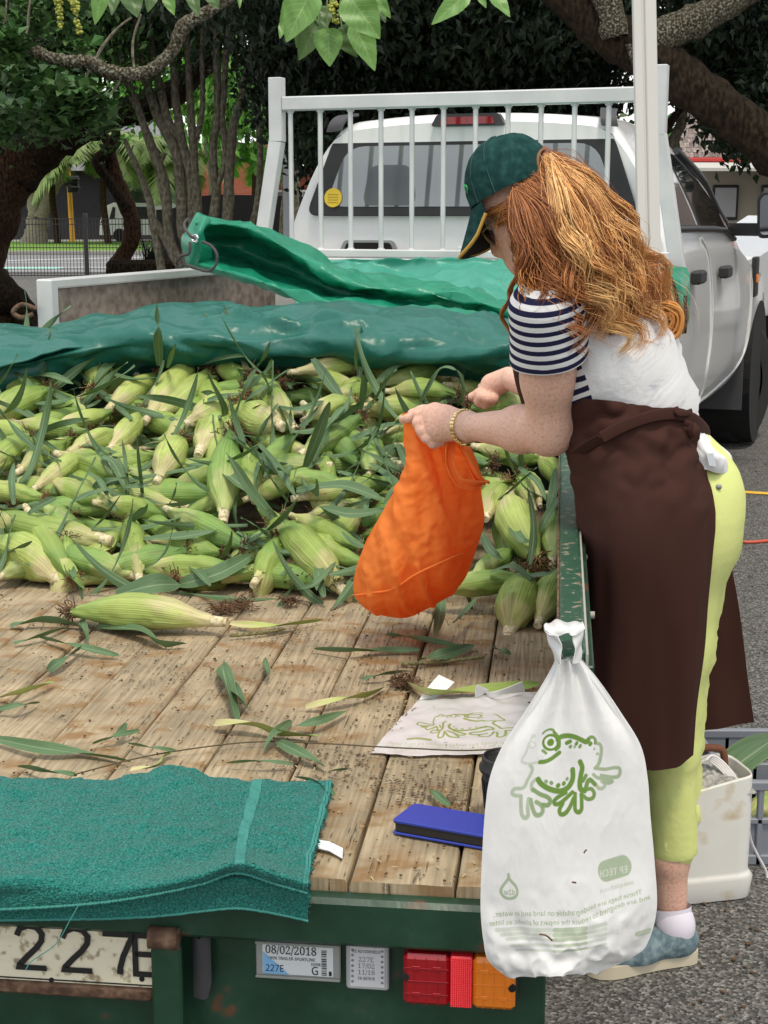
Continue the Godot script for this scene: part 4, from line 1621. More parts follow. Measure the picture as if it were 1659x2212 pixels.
	text("lettering", "17/02", .0072, TX.call(cx, .389, -.0352), M.label_grey, ce, "Droid Serif", false, 1.0)
	text("lettering", "11/18", .0072, TX.call(cx, .379, -.0352), M.label_grey, ce, "Droid Serif", false, 1.0)
	text("lettering", "FA 007818", .0036, TX.call(cx, .3695, -.0352), M.label_grey, ce, "Droid Sans", true, .8)
	# tail lamp: red, reflector, amber
	b = MB.new()
	b.xf = X
	b.box(Vector3(-.146, .389, -.04), Vector3(.164, .082, .03), .004)
	var la := put("tail_lamp", b, M.black_plastic, t)
	var lens := [[-.192, .066, "red_lens"], [-.143, .031, "red_lens"], [-.097, .060, "amber_lens"]]
	for k in 3:
		var q: Array = lens[k]
		b = MB.new()
		b.xf = X
		b.box(Vector3(q[0], .389, -.017 - (.002 if k == 1 else 0)), Vector3(q[1], .078, .03), .006 if k != 1 else .002)
		put(["red_lens", "reflector", "amber_lens"][k], b, M[q[2]] if k != 1 else mat("reflector_red", c3(.75, .02, .035), 0.2), la)
		b = MB.new()
		b.xf = X
		if k == 1:
			for j in 26:
				for i in 10: b.box(Vector3(q[0] - .0135 + i * .003, .3525 + j * .0029, -.0035), Vector3(.0021, .0021, .0016), .0007)
			put("reflector_dots", b, mat("reflector_hot", c3(.95, .06, .07), 0.15), la)
		else:
			for sx in [-1, 1]:
				for sy in [-1, 1]:
					b.box(Vector3(q[0] + sx * q[1] * .22, .389 + sy * .02, -.0018), Vector3(.012, .006, .003), .0014)
			put("lens_mark", b, M[q[2]], la)
			b = MB.new()
			b.xf = X
			for y in [-.0195, 0.0, .0195]: b.box(Vector3(q[0], .389 + y, -.0015), Vector3(q[1] * .94, .0012, .0015), .0004)
			for x in [-.25, .0, .25]: b.box(Vector3(q[0] + x * q[1], .389, -.0016), Vector3(.001, .072, .0012), .0003)
			put("lens_ridge", b, M[q[2]], la)
	for q in [[-.2215, .394], [-.0715, .386]]:
		b = MB.new()
		b.xf = X
		b.rod(Vector3(q[0], q[1], -.004), Vector3(q[0], q[1], .000), .006, .005, 12)
		put("lens_screw", b, M.dark, la)
	# right side: steel sheet with a top rail
	b = MB.new()
	b.xf = X
	b.box(Vector3(.0, .69, -1.44), Vector3(.008, .37, 2.88), .002)
	b.box(Vector3(.0, .485, -1.44), Vector3(.02, .05, 2.88), .004)
	b.box(Vector3(-.16, .36, -1.44), Vector3(.04, .2, 2.7), .004)
	var sp := put("side_panel", b, M.green_steel, t)
	b = MB.new()
	b.xf = X
	b.box(Vector3(.0, .873, -1.44), Vector3(.036, .016, 2.88), .004)
	put("top_rail", b, M.rail_paint, sp)
	b = MB.new()
	b.xf = X
	b.box(Vector3(.0195, .862, -1.44), Vector3(.004, .03, 2.88), .001)
	put("rail_edge", b, mat("worn_edge", c3(.35, .34, .3), 0.7), sp)
	b = MB.new()
	b.xf = X
	b.box(Vector3(-.0195, .864, -1.44), Vector3(.003, .03, 2.88), .001)
	put("rail_lip", b, M.rust, sp)
	b = MB.new()
	b.xf = X
	b.box(Vector3(.0245, .83, -1.44), Vector3(.010, .06, 2.88), .003)
	put("outer_rail", b, M.green_steel, sp)
	for a in [.35, .75, 1.15, 1.55]:
		b = MB.new()
		b.xf = X
		b.rod(Vector3(.028, .835, -a), Vector3(.038, .835, -a), .006, .006, 8)
		put("bolt", b, M.worn_edge, sp)
	for a in [1.0, 2.0, 2.8]:
		b = MB.new()
		b.xf = X
		b.box(Vector3(.018, .65, -a), Vector3(.024, .38, .04), .004)
		put("stake", b, M.green_steel, sp)
	b = MB.new()
	b.xf = X
	b.rod(Vector3(.0, .852, .0), Vector3(.0, .852, .028), .022, .02, 16)
	b.box(Vector3(.0, .84, .02), Vector3(.007, .06, .03), .002)
	put("rail_latch", b, M.grey_steel, sp)
	# left side and front board
	b = MB.new()
	b.xf = X
	b.box(Vector3(-2.14, .69, -1.44), Vector3(.03, .37, 2.88), .004)
	put("side_panel", b, M.green_steel, t)
	b = MB.new()
	b.xf = X
	b.box(Vector3(-1.07, .69, -2.87), Vector3(2.14, .37, .03), .004)
	put("front_board", b, M.green_steel, t)
	# wheels
	for r in [-.06, -2.08]:
		for a in [1.3, 2.0]:
			b = MB.new()
			b.xf = X * Transform3D(Basis(Vector3.BACK, -PI / 2), Vector3(r - .06 if r > -1 else r + .06, .23, -a))
			b.lathe(PackedVector2Array([Vector2(0, -.07), Vector2(.15, -.08), Vector2(.21, -.08), Vector2(.23, -.05), Vector2(.23, .05), Vector2(.21, .08), Vector2(.15, .08), Vector2(0, .07)]), Transform3D.IDENTITY, 28)
			put("wheel", b, M.black_rubber, t)

# one raised plate character drawn as a flat stroke
func plate_char(c: String, at: Vector3, X: Transform3D, m: Material, parent: Node3D) -> void:
	var s := 0.0011
	var strokes := {
		"2": [[[2, 50], [6, 60], [16, 65], [28, 63], [34, 54], [33, 44], [26, 33], [14, 20], [4, 8], [3, 4], [38, 4]]],
		"7": [[[0, 60], [38, 60], [33, 48], [25, 28], [21, 12], [20, 2]]],
		"E": [[[36, 60], [4, 60], [4, 4], [36, 4]], [[4, 33], [32, 33]]]}
	var b := MB.new()
	b.xf = X
	for st in strokes[c]:
		var pts := PackedVector2Array()
		for p in st: pts.append(Vector2(p[0], p[1]) * s * Vector2(1.08, .98))
		stroke(b, pts, .0088, at, .0016)
	put("character", b, m, parent)

# a flat line of a given width with mitred joints, in the plane z = at.z
func stroke(b: MB, p: PackedVector2Array, w: float, at: Vector3, thick: float) -> void:
	var l := PackedVector3Array()
	var r := PackedVector3Array()
	var k := p.size()
	for i in k:
		var d := (p[mini(i + 1, k - 1)] - p[maxi(i - 1, 0)]).normalized()
		var n := Vector2(-d.y, d.x)
		var sc := 1.0
		if i > 0 and i < k - 1:
			var d1 := (p[i] - p[i - 1]).normalized()
			var d2 := (p[i + 1] - p[i]).normalized()
			n = (Vector2(-d1.y, d1.x) + Vector2(-d2.y, d2.x)).normalized()
			sc = 1.0 / maxf(.5, n.dot(Vector2(-d1.y, d1.x)))
		var q := n * w * .5 * sc
		l.append(at + Vector3(p[i].x + q.x, p[i].y + q.y, thick))
		r.append(at + Vector3(p[i].x - q.x, p[i].y - q.y, thick))
	for i in k - 1:
		b.quad(r[i], r[i + 1], l[i + 1], l[i])
# ---------------------------------------------------------------- sweetcorn in the husk
var cob_protos := []
var blade_protos := []
var cob_rows := []

func husk_tex(base: Color, mid: Color, far: Color, sd: int) -> ImageTexture:
	var w := 256
	var h := 256
	var f := fn(sd, 0.11, 3)
	var g := fn(sd + 1, 0.012, 3)
	var o := PackedByteArray()
	o.resize(w * h * 3)
	for y in h:
		var t := y / 255.0
		for x in w:
			var n := f.get_noise_2d(x * 1.4, y * 0.035)
			var p := g.get_noise_2d(x * 1.0, y * 0.9)
			var tt := clampf(t + p * 0.3, 0, 1)
			var c := base.lerp(mid, smoothstep(0.08, 0.42, tt))
			c = c.lerp(far, smoothstep(0.5, 1.0, tt))
			c = c * (1.0 + n * 0.20 + p * 0.22)
			if p > 0.42 and n > 0.1: c = c.lerp(Color(.3, .22, .09), 0.35)
			c = c.clamp().linear_to_srgb()
			var i := (y * w + x) * 3
			o[i] = int(c.r * 255)
			o[i + 1] = int(c.g * 255)
			o[i + 2] = int(c.b * 255)
	return tex(Image.create_from_data(w, h, false, Image.FORMAT_RGB8, o))

func make_corn_mats() -> void:
	var lines := Image.create(256, 8, false, Image.FORMAT_L8)
	var f := fn(99, 0.16, 2)
	for x in 256:
		for y in 8: lines.set_pixel(x, y, Color(1, 1, 1) * clampf(0.5 + f.get_noise_2d(x, y * 0.5) * 0.6, 0, 1))
	T.vein_n = bump_tex(lines, 6.0)
	var k := 0
	for q in [["husk_pale", c3(.58, .52, .27), c3(.37, .45, .12), c3(.25, .36, .09)], ["husk_mid", c3(.50, .48, .21), c3(.27, .37, .085), c3(.17, .28, .065)], ["husk_green", c3(.40, .46, .17), c3(.20, .32, .075), c3(.12, .23, .06)]]:
		var m := mat(q[0], Color.WHITE, 0.5, 0.0, 0.4)
		m.albedo_texture = husk_tex(q[1], q[2], q[3], 110 + k * 10)
		m.vertex_color_use_as_albedo = true
		m.cull_mode = BaseMaterial3D.CULL_DISABLED
		bumped(m, T.vein_n, 0.22)
		k += 1
	var bl := Image.create(64, 4, false, Image.FORMAT_RGB8)
	for x in 64:
		var d := absf(x - 31.5) / 32.0
		var c := c3(.22, .30, .17) if d < .06 else c3(.105, .185, .085) * (1.0 + .25 * sin(x * 2.1)) if d < .9 else c3(.13, .21, .09)
		for y in 4: bl.set_pixel(x, y, c.clamp().linear_to_srgb())
	var b := mat("blade", Color.WHITE, 0.45, 0.0, 0.4)
	b.albedo_texture = tex(bl)
	b.vertex_color_use_as_albedo = true
	b.cull_mode = BaseMaterial3D.CULL_DISABLED
	b.backlight_enabled = true
	b.backlight = Color(.25, .33, .12)
	bumped(b, T.vein_n, 0.5)
	mat("silk", c3(.13, .066, .03), 0.8)
	mat("silk_pale", c3(.24, .14, .06), 0.8)
	var ck := mat("stalk_cut", Color.WHITE, 0.7)
	ck.albedo_texture = ramp_tex(noise_image(119, 0.06, 128, 128, 3), [[.2, c3(.36, .24, .12)], [.5, c3(.62, .55, .34)], [.8, c3(.7, .66, .45)]])
	tri(ck, 12.0, false)

# a strap-like leaf along +y with its base at the origin
func blade(len: float, wid: float, bend: float, twist: float, wave: float, sd: int, nv := 14) -> MB:
	var r := RandomNumberGenerator.new()
	r.seed = sd
	var b := MB.new()
	var rows := []
	var cols := []
	var p := Vector3.ZERO
	var dir := Vector3.UP
	var fold := r.randf_range(.15, .45)
	var ph := r.randf() * 6.0
	var g := r.randf_range(.6, 1.9)
	for j in nv + 1:
		var t := j / float(nv)
		var w := wid * .5 * pow(sin(PI * (0.13 + 0.87 * t)), .75) * (1.0 if t < .98 else .25)
		var side := Vector3(cos(twist * t), 0, sin(twist * t))
		var nn := dir.cross(side).normalized()
		side = nn.cross(dir).normalized()
		var line := PackedVector3Array()
		var cl := []
		for i in 5:
			var s := (i - 2) / 2.0
			line.append(p + side * s * w + nn * (absf(s) * w * fold + sin(t * 9.0 + ph + s * 1.5) * wave * absf(s)))
			cl.append(Color(g, g, g) * (1.0 + .12 * sin(t * 7 + sd)))
		rows.append(line)
		cols.append(cl)
		p += dir * len / nv
		dir = (dir + Vector3(0, 0, bend / nv) + Vector3(sin(t * 5.0 + ph), 0, 0) * .04).normalized()
	b.grid(rows, false, 0, 1, 0, 1, cols)
	return b

func make_cob(sd: int, hm: Material) -> Node3D:
	var r := RandomNumberGenerator.new()
	r.seed = sd
	var root := Node3D.new()
	root.name = "corn_cob"
	# husk: overlapping leaves wrapped round the cob
	var b := MB.new()
	var prof := PackedFloat32Array([.34, .50, .78, .96, 1.03, 1.03, 1.0, .90, .70, .46, .30])
	prof = spl1(prof, 26)
	var bendx := r.randf_range(-.02, .02)
	var wraps := r.randi_range(3, 4)
	var tw := r.randf_range(-.5, .5)
	var ns := 30
	var lump := fn(sd, 9.0, 2)
	var tones := []
	for i in 6: tones.append(r.randf_range(.78, 1.22))
	var rows := []
	var cols := []
	for j in 27:
		var t := j / 26.0
		var line := PackedVector3Array()
		var cl := []
		for i in ns + 1:
			var a := TAU * (i % ns) / ns
			var q: float = fposmod(a / TAU * wraps + t * tw + .25 * sin(t * 4 + sd), wraps)
			var saw: float = q - floorf(q)
			var rr: float = .0345 * prof[j] * (1.0 + .10 * (saw - .5) * smoothstep(0., .25, t)) + lump.get_noise_3d(cos(a) * .08, t * .5, sin(a) * .08) * .004
			line.append(Vector3(cos(-a) * rr + bendx * sin(t * PI), t * .27, sin(-a) * rr))
			var g: float = tones[int(q) % 6] * (1.0 - .16 * smoothstep(.86, 1.0, saw))
			cl.append(Color(g, g, g * lerpf(.9, 1.05, tones[(int(q) + 1) % 6] - .3)))
		rows.append(line)
		cols.append(cl)
	b.grid(rows, true, 0, 1, 0, 1, cols)
	var husk := fix("husk", b.mesh(hm), root)
	# cut stalk
	b = MB.new()
	var sl := r.randf_range(.012, .04)
	b.tube(PackedVector3Array([Vector3(0, -sl, 0), Vector3(0, -sl * .5, 0), Vector3(0, .012, 0)]), PackedFloat32Array([.0095, .0105, .0125]), 10)
	fix("stalk", b.mesh(M.stalk_cut), root)
	# outer husk leaves that stand a little away
	for k in r.randi_range(1, 3):
		var f := blade(r.randf_range(.08, .15), r.randf_range(.026, .04), r.randf_range(-.9, .2), r.randf_range(-1, 1), .004, sd * 7 + k, 10)
		var a := r.randf() * TAU
		fix("husk_leaf", f.mesh(hm), root, Transform3D(Basis(Vector3.UP, a) * Basis(Vector3.RIGHT, r.randf_range(-.22, -.02)), Vector3(sin(a) * .026, r.randf_range(.1, .2), cos(a) * .026)))
	# flag leaves and silk at the tip
	for k in r.randi_range(0, 3):
		var f := blade(r.randf_range(.08, .26), r.randf_range(.008, .022), r.randf_range(-1.6, 1.6), r.randf_range(-1.5, 1.5), .005, sd * 11 + k, 12)
		fix("flag_leaf", f.mesh(M.blade), root, Transform3D(Basis(Vector3.UP, r.randf() * TAU) * Basis(Vector3.RIGHT, r.randf_range(-.9, .9)), Vector3(0, r.randf_range(.235, .262), 0)))
	b = MB.new()
	for k in 44:
		var p := Vector3(r.randfn() * .006, .258, r.randfn() * .004)
		var d := Vector3(r.randfn() * .35, 1, r.randfn() * .35).normalized()
		var path := PackedVector3Array()
		var rad := PackedFloat32Array()
		for i in 7:
			path.append(p)
			rad.append(.0017 - i * .0001)
			p += d * r.randf_range(.005, .010)
			d = (d + Vector3(r.randfn(), r.randfn() * .6, r.randfn()) * .55).normalized()
		b.tube(path, rad, 3, false)
	fix("silk", b.mesh(M.silk if r.randf() < .75 else M.silk_pale), root)
	return root

# the heap in the trailer's own axes: height over ground at r across, a along
func heap(r: float, a: float) -> float:
	var a0 := 1.60 + .05 * sin(r * 5.0)
	if r > -.45: a0 = lerpf(1.60, 1.36, smoothstep(-.45, -.2, r))
	var hh := .47 - .16 * smoothstep(-.35, -.05, r)
	var y := .50 + hh * pow(clampf((a - a0) / (2.66 - a0), 0, 1), .85)
	y += .05 * smoothstep(a0 - .02, a0 + .06, a)
	y += .06 * exp(-(pow((r + .78) / .28, 2) + pow((a - 2.25) / .3, 2)))
	y += .015 * sin(r * 9.0 + a * 4.0) * smoothstep(a0, a0 + .2, a)
	return y

# where a line of sight meets the heap, with the slope there
func on_heap(x: float, y: float, lift := 0.0) -> Vector3:
	var X := trailer_frame().affine_inverse()
	var p := P(x, y, 2.2)
	var q := P(x, y, 5.6)
	for i in 240:
		var w := p.lerp(q, i / 239.0)
		var l := X * w
		if l.y < heap(l.x, -l.z) + lift: return w
		if -l.z > 2.75: return w
	return q

func heap_normal(w: Vector3) -> Vector3:
	var X := trailer_frame()
	var l := X.affine_inverse() * w
	var e := .04
	var n := Vector3(heap(l.x - e, -l.z) - heap(l.x + e, -l.z), 2 * e, heap(l.x, -l.z + e) - heap(l.x, -l.z - e))
	return (X.basis * n).normalized()

func lay_cob(p: Vector3, q: Vector3, wid: float, roll: float, kind: int, label: String, group: String) -> Node3D:
	var proto: Node3D = cob_protos[kind]
	var o: Node3D
	if proto.get_parent() == null and not proto.has_meta("used"):
		o = proto
	else: o = proto.duplicate()
	proto.set_meta("used", true)
	o.remove_meta("used")
	o.name = numbered("corn_cob")
	add_child(o)
	if o == proto: proto.set_meta("used", true)
	var y := (q - p).normalized()
	var x := y.cross(Vector3.UP)
	if x.length() < .1: x = y.cross(Vector3.RIGHT)
	x = x.normalized()
	var bs := Basis(x, y, x.cross(y)) * Basis(Vector3.UP, roll)
	o.transform = Transform3D(bs.scaled_local(Vector3(wid / .069, p.distance_to(q) / .275, wid / .069)), p)
	tag(o, label, "corn cob", group)
	return o

func corn() -> void:
	for i in 12: cob_protos.append(make_cob(200 + i * 13, [M.husk_pale, M.husk_mid, M.husk_green][[0, 0, 1, 1, 0, 1, 2, 0, 1, 2, 0, 1][i]]))
	for i in 14:
		var r := RandomNumberGenerator.new()
		r.seed = 300 + i
		blade_protos.append(blade(.36, r.randf_range(.014, .03), r.randf_range(-2.6, 2.6), r.randf_range(-1.6, 1.6), r.randf_range(.002, .006), 300 + i, 16).mesh(M.blade))
	# cobs one can point to: stalk end x, y, tip x, y, width in picture units, tone (0 pale, 1 mid, 2 green), lift
	var H := [
		[190, 796, 205, 858, 58, 0], [322, 921, 428, 792, 56, 0], [234, 899, 342, 823, 46, 0], [345, 912, 458, 816, 50, 0], [428, 922, 524, 868, 62, 0], [441, 989, 474, 905, 70, 0], [346, 1050, 398, 960, 60, 0], [240, 980, 310, 898, 46, 0],
		[40, 928, 195, 948, 46, 1], [122, 928, 240, 898, 34, 0], [130, 998, 262, 1048, 56, 1], [150, 992, 255, 945, 44, 0], [45, 1030, 155, 958, 46, 1], [-25, 1034, 70, 958, 56, 1], [-35, 935, 115, 858, 62, 1], [15, 838, 100, 856, 52, 1], [112, 1042, 155, 1012, 42, 0], [128, 1056, 226, 1098, 46, 1],
		[490, 1128, 506, 945, 68, 2], [552, 1084, 538, 980, 46, 1], [634, 934, 543, 826, 60, 1], [592, 928, 540, 900, 72, 0], [655, 782, 555, 780, 44, 0], [640, 815, 825, 804, 40, 0], [846, 856, 990, 862, 40, 1], [846, 836, 945, 806, 46, 2], [816, 889, 898, 896, 36, 1],
		[1000, 762, 1080, 818, 26, 0], [655, 990, 780, 912, 52, 2], [796, 1030, 810, 955, 46, 2], [655, 1086, 858, 1048, 52, 1], [672, 1124, 790, 1092, 36, 0], [742, 1284, 600, 1136, 76, 1], [635, 1124, 788, 1197, 42, 1], [690, 1185, 780, 1222, 38, 1], [573, 1278, 597, 1196, 56, 1],
		[128, 1264, -22, 1180, 82, 0], [126, 1286, 142, 1192, 56, 0], [164, 1272, 280, 1140, 50, 0], [178, 1264, 415, 1196, 64, 2], [222, 1182, -25, 1128, 76, 1], [365, 1184, 458, 1202, 50, 1], [370, 1118, 535, 1198, 58, 2], [360, 1244, 390, 1232, 30, 0],
		[1098, 1083, 1166, 1254, 76, 0], [1196, 1224, 1212, 1105, 52, 2], [1048, 1132, 1088, 1056, 56, 0], [1150, 1108, 1128, 1036, 46, 1], [1110, 1350, 1132, 1280, 84, 1], [1176, 1334, 1206, 1266, 64, 1], [955, 1288, 1138, 1264, 52, 2], [1028, 1252, 1104, 1203, 46, 2], [1160, 1092, 1132, 1036, 36, 0], [1168, 1008, 1220, 1052, 46, 1],
		[-12, 944, 48, 952, 42, 0], [243, 1012, 314, 998, 42, 1], [-5, 1072, 66, 1082, 42, 0], [268, 800, 350, 800, 42, 1], [222, 802, 275, 788, 38, 2], [716, 786, 765, 791, 30, 1], [757, 872, 772, 838, 48, 0], [686, 908, 745, 888, 42, 0], [650, 1048, 735, 1062, 42, 2], [860, 935, 950, 905, 44, 1], [905, 1010, 985, 985, 46, 2], [470, 800, 540, 825, 40, 1], [575, 1010, 620, 965, 40, 2], [1060, 985, 1130, 1000, 46, 1], [30, 795, 110, 808, 44, 2], [420, 1045, 470, 1030, 40, 1], [585, 1065, 640, 1040, 42, 1], [880, 1105, 945, 1075, 46, 1], [250, 1105, 330, 1120, 44, 1], [720, 870, 800, 850, 40, 1], [930, 780, 1000, 795, 36, 1]]
	var pale := [0, 1, 4, 7, 10]
	var mid := [2, 3, 5, 8, 11]
	var grn := [6, 9]
	var rowname := ["along the tarpaulin", "on the upper slope", "halfway down the heap", "low on the heap", "at the heap's front edge"]
	var entries := []
	for q in H:
		var cy: float = (q[1] + q[3]) * .5
		var row := 0 if cy < 835 else 1 if cy < 930 else 2 if cy < 1050 else 3 if cy < 1170 else 4
		entries.append([row, (q[0] + q[2]) * .5, q])
	entries.sort_custom(func(a, b): return a[0] < b[0] or (a[0] == b[0] and a[1] < b[1]))
	var ordn := ["first", "second", "third", "fourth", "fifth", "sixth", "seventh", "eighth", "ninth", "tenth", "eleventh", "twelfth", "thirteenth", "fourteenth", "fifteenth", "sixteenth", "seventeenth", "eighteenth", "nineteenth", "twentieth", "twenty-first", "twenty-second", "twenty-third", "twenty-fourth", "twenty-fifth"]
	var cnt := [0, 0, 0, 0, 0]
	for e in entries:
		var q: Array = e[2]
		var n: int = cnt[e[0]]
		cnt[e[0]] += 1
		var tone: String = ["pale green", "mid green", "deep green"][q[5]]
		var dx: float = q[0] - q[2]
		var dy: float = q[1] - q[3]
		var way := ("lower " if dy > 14 else "upper " if dy < -14 else "") + ("left" if dx < 0 else "right") if absf(dx) > 22 else ("towards the deck" if dy > 0 else "up the heap")
		var lab := "%s cob, stalk pointing %s, %s from left %s" % [tone, way, ordn[n], rowname[e[0]]]
		var mx: float = (q[0] + q[2]) * .5
		var my: float = (q[1] + q[3]) * .5
		var c := on_heap(mx, my)
		var nn := heap_normal(c)
		var zz := c.distance_to(Vector3(0, CAM_H, 0))
		var wid: float = q[4] * zz / F * 1.04
		var lift := wid * .30
		var p := on_heap(q[0], q[1])
		var s := on_heap(q[2], q[3])
		# keep the cob's real length within reason along the line of sight
		var L := p.distance_to(s)
		var want := clampf(L, .19, .33)
		var m := (p + s) * .5
		var d := (s - p).normalized()
		p = m - d * want * .5 + nn * lift
		s = m + d * want * .5 + nn * lift
		var kinds: Array = [pale, mid, grn][q[5]]
		lay_cob(p, s, wid, rf(0, TAU), kinds[rng.randi() % kinds.size()], lab, "corn cobs in their husks on the trailer")
	# the lone cob on the planks
	var p0 := G(458, 1342, .555)
	var p1 := G(150, 1322, .553)
	lay_cob(p0, p1, .078, 1.0, 0, "pale corn cob lying alone on the planks in front of the heap", "corn cobs in their husks on the trailer")
	lay_cob(P(1135, 868, 3.37), P(1008, 884, 3.33), .070, 2.0, 6, "deep green corn cob grasped by the person's right hand", "corn cobs in their husks on the trailer")
	# cobs half buried between the others
	var X := trailer_frame()
	for layer in 2:
		for i in (95 if layer == 0 else 60):
			var r := rf(-2.0, -.06)
			var a := rf(1.62 if r < -.4 else 1.45, 2.72)
			if r > -.4 and a < 1.75: continue
			var c := X * Vector3(r, heap(r, a) - .02 - .055 * layer, -a)
			var nn := heap_normal(c)
			var an := rf(0, TAU)
			var d := Vector3(cos(an), 0, sin(an))
			d = (d - nn * d.dot(nn)).normalized()
			var L := rf(.25, .33)
			var e0 := c - d * L * .5
			var e1 := c + d * L * .5
			var ok := true
			for w in [e0, e1]:
				var l: Vector3 = X.affine_inverse() * w
				if l.x > -.045: ok = false
				if l.y < .55: w.y += .03
			if not ok: continue
			e0.y = maxf(e0.y, .56)
			e1.y = maxf(e1.y, .56)
			var ks := [0, 1, 2, 3, 5, 8, 11, 6, 9, 6, 9]
			lay_cob(e0, e1, rf(.060, .078), rf(0, TAU), ks[rng.randi() % ks.size()], "half buried corn cob " + zone(c), "half buried corn cobs")
	# loose leaves: three points each
	var LV := [
		[660, 1008, 690, 930, 712, 868, 22], [620, 1085, 568, 1010, 538, 955, 20], [345, 790, 342, 720, 340, 655, 20], [362, 795, 372, 765, 380, 742, 10], [676, 775, 715, 830, 742, 865, 22], [815, 860, 835, 825, 858, 798, 20], [780, 885, 786, 840, 784, 808, 14], [770, 800, 768, 770, 768, 740, 7],
		[905, 880, 950, 800, 985, 800, 16], [1015, 880, 1000, 830, 985, 798, 18], [530, 870, 575, 835, 625, 800, 22], [425, 790, 480, 775, 560, 765, 18], [470, 1000, 510, 1040, 552, 1062, 30], [270, 1050, 245, 1000, 218, 985, 20], [300, 1165, 390, 1160, 470, 1145, 24], [265, 1240, 280, 1190, 288, 1150, 26],
		[250, 1285, 330, 1265, 390, 1262, 46], [390, 1262, 470, 1240, 545, 1200, 40], [340, 1180, 400, 1210, 455, 1265, 26], [690, 1170, 690, 1220, 685, 1275, 24], [640, 1275, 680, 1260, 725, 1215, 16], [700, 1290, 690, 1250, 680, 1215, 18], [1185, 1100, 1196, 1060, 1200, 1010, 20], [1165, 1150, 1185, 1110, 1215, 1060, 16],
		[1090, 1110, 1120, 1160, 1145, 1170, 22], [1060, 1235, 1110, 1225, 1150, 1255, 16], [955, 1290, 950, 1330, 940, 1375, 22], [1030, 1290, 1000, 1330, 978, 1345, 18], [30, 1090, 25, 1040, 30, 1000, 14], [150, 1090, 200, 1065, 262, 1055, 16], [262, 1055, 300, 1050, 330, 1050, 14], [640, 1060, 740, 1050, 830, 1080, 30],
		[690, 1095, 760, 1110, 840, 1100, 26], [830, 1090, 850, 1060, 880, 1030, 18], [75, 845, 45, 815, 28, 802, 16], [60, 815, 110, 812, 160, 830, 16], [205, 830, 235, 790, 262, 770, 22], [220, 800, 290, 820, 340, 815, 14], [800, 1000, 850, 1040, 880, 1075, 18], [760, 950, 820, 925, 870, 915, 22], [1120, 1010, 1160, 1040, 1180, 1080, 14], [600, 880, 650, 885, 700, 865, 18], [700, 930, 725, 900, 745, 875, 16], [410, 880, 470, 860, 520, 850, 14], [120, 1075, 90, 1090, 60, 1110, 16], [190, 1020, 215, 1040, 235, 1075, 14], [560, 960, 600, 1010, 640, 1075, 18], [860, 960, 880, 1000, 895, 1040, 20], [1040, 1150, 1060, 1190, 1090, 1210, 18], [1130, 1245, 1180, 1240, 1210, 1225, 14]]
	var li := 0
	for q in LV:
		var zz := on_heap(q[2], q[3]).distance_to(Vector3(0, CAM_H, 0))
		var lift := .05
		var tall: bool = q[5] < 760
		var pts := PackedVector3Array([on_heap(q[0], q[1], lift), on_heap(q[2], q[3], lift + .03), on_heap(q[4], q[5], lift + .02)])
		if tall or li in [0, 1, 4, 5, 6, 7, 8, 9]:
			# leaves that stand up keep the distance of their foot
			var dz := -pts[0].z
			pts[0] = P(q[0], q[1], dz - .10)
			pts[1] = P(q[2], q[3], dz - .19)
			pts[2] = P(q[4], q[5], dz - .24)
		var lab := "loose blue green corn leaf, %s from left among those strewn %s" % [ordn[mini(li, 24)], "over the heap"]
		strip_leaf("corn_leaf", pts, q[6] * zz / F * 1.0, li, M.blade, "")
		li += 1
	for i in 160:
		var r := rf(-2.0, -.05)
		var a := rf(1.55, 2.28)
		if r > -.4: a = rf(1.4, 2.3)
		var c := X * Vector3(r, heap(r, a) + rf(.0, .045), -a)
		var nn := heap_normal(c)
		var o := MeshInstance3D.new()
		o.mesh = blade_protos[i % blade_protos.size()]
		o.name = numbered("corn_leaf")
		add_child(o)
		var an := rf(0, TAU)
		var d := Vector3(cos(an), rf(-.25, .22), sin(an))
		d = (d - nn * d.dot(nn) * .7).normalized()
		var x := d.cross(nn).normalized()
		o.transform = Transform3D(Basis(x, d, x.cross(d)).scaled_local(Vector3(rf(.5, 1.1), rf(.45, 1.1), 1)), c - d * .12)
		tag(o, "green corn leaf tangled among cobs " + zone(c), "corn leaf", "loose leaves tangled in the heap")

# a leaf through three points, facing up, with a fold and a little curl
func strip_leaf(called: String, pts: PackedVector3Array, wid: float, sd: int, m: Material, label: String, group := "loose leaves lying over the heap", parent: Node3D = null) -> MeshInstance3D:
	var r := RandomNumberGenerator.new()
	r.seed = 900 + sd
	var c := spline(pts, 14)
	var rows := []
	var cols := []
	var g := r.randf_range(.75, 1.4)
	var ph := r.randf() * 6.0
	var tilt := r.randf_range(-.5, .5)
	for j in 15:
		var t := j / 14.0
		var d := (c[mini(j + 1, 14)] - c[maxi(j - 1, 0)]).normalized()
		var view := (Vector3(0, CAM_H, 0) - c[j]).normalized()
		var nn := (Vector3.UP * .8 + view * .6 + Vector3(tilt, 0, tilt)).normalized()
		var s := d.cross(nn).normalized()
		nn = s.cross(d).normalized()
		var w := wid * .5 * pow(sin(PI * (.1 + .89 * t)), .7)
		var line := PackedVector3Array()
		var cl := []
		for i in 5:
			var u := (i - 2) / 2.0
			line.append(c[j] + s * u * w + nn * (absf(u) * w * .3 + sin(t * 8 + ph + u) * wid * .10 * absf(u)))
			cl.append(Color(g, g, g) * (1.0 + .1 * sin(t * 9 + sd)))
		rows.append(line)
		cols.append(cl)
	var b := MB.new()
	b.grid(rows, false, 0, 1, 0, 1, cols)
	var o := put(called, b, m, parent)
	if parent == null:
		var mid := (pts[0] + pts[2]) * .5
		tag(o, label if label else leaf_label(pts), "corn leaf", group)
	return o

var leaf_words := {}
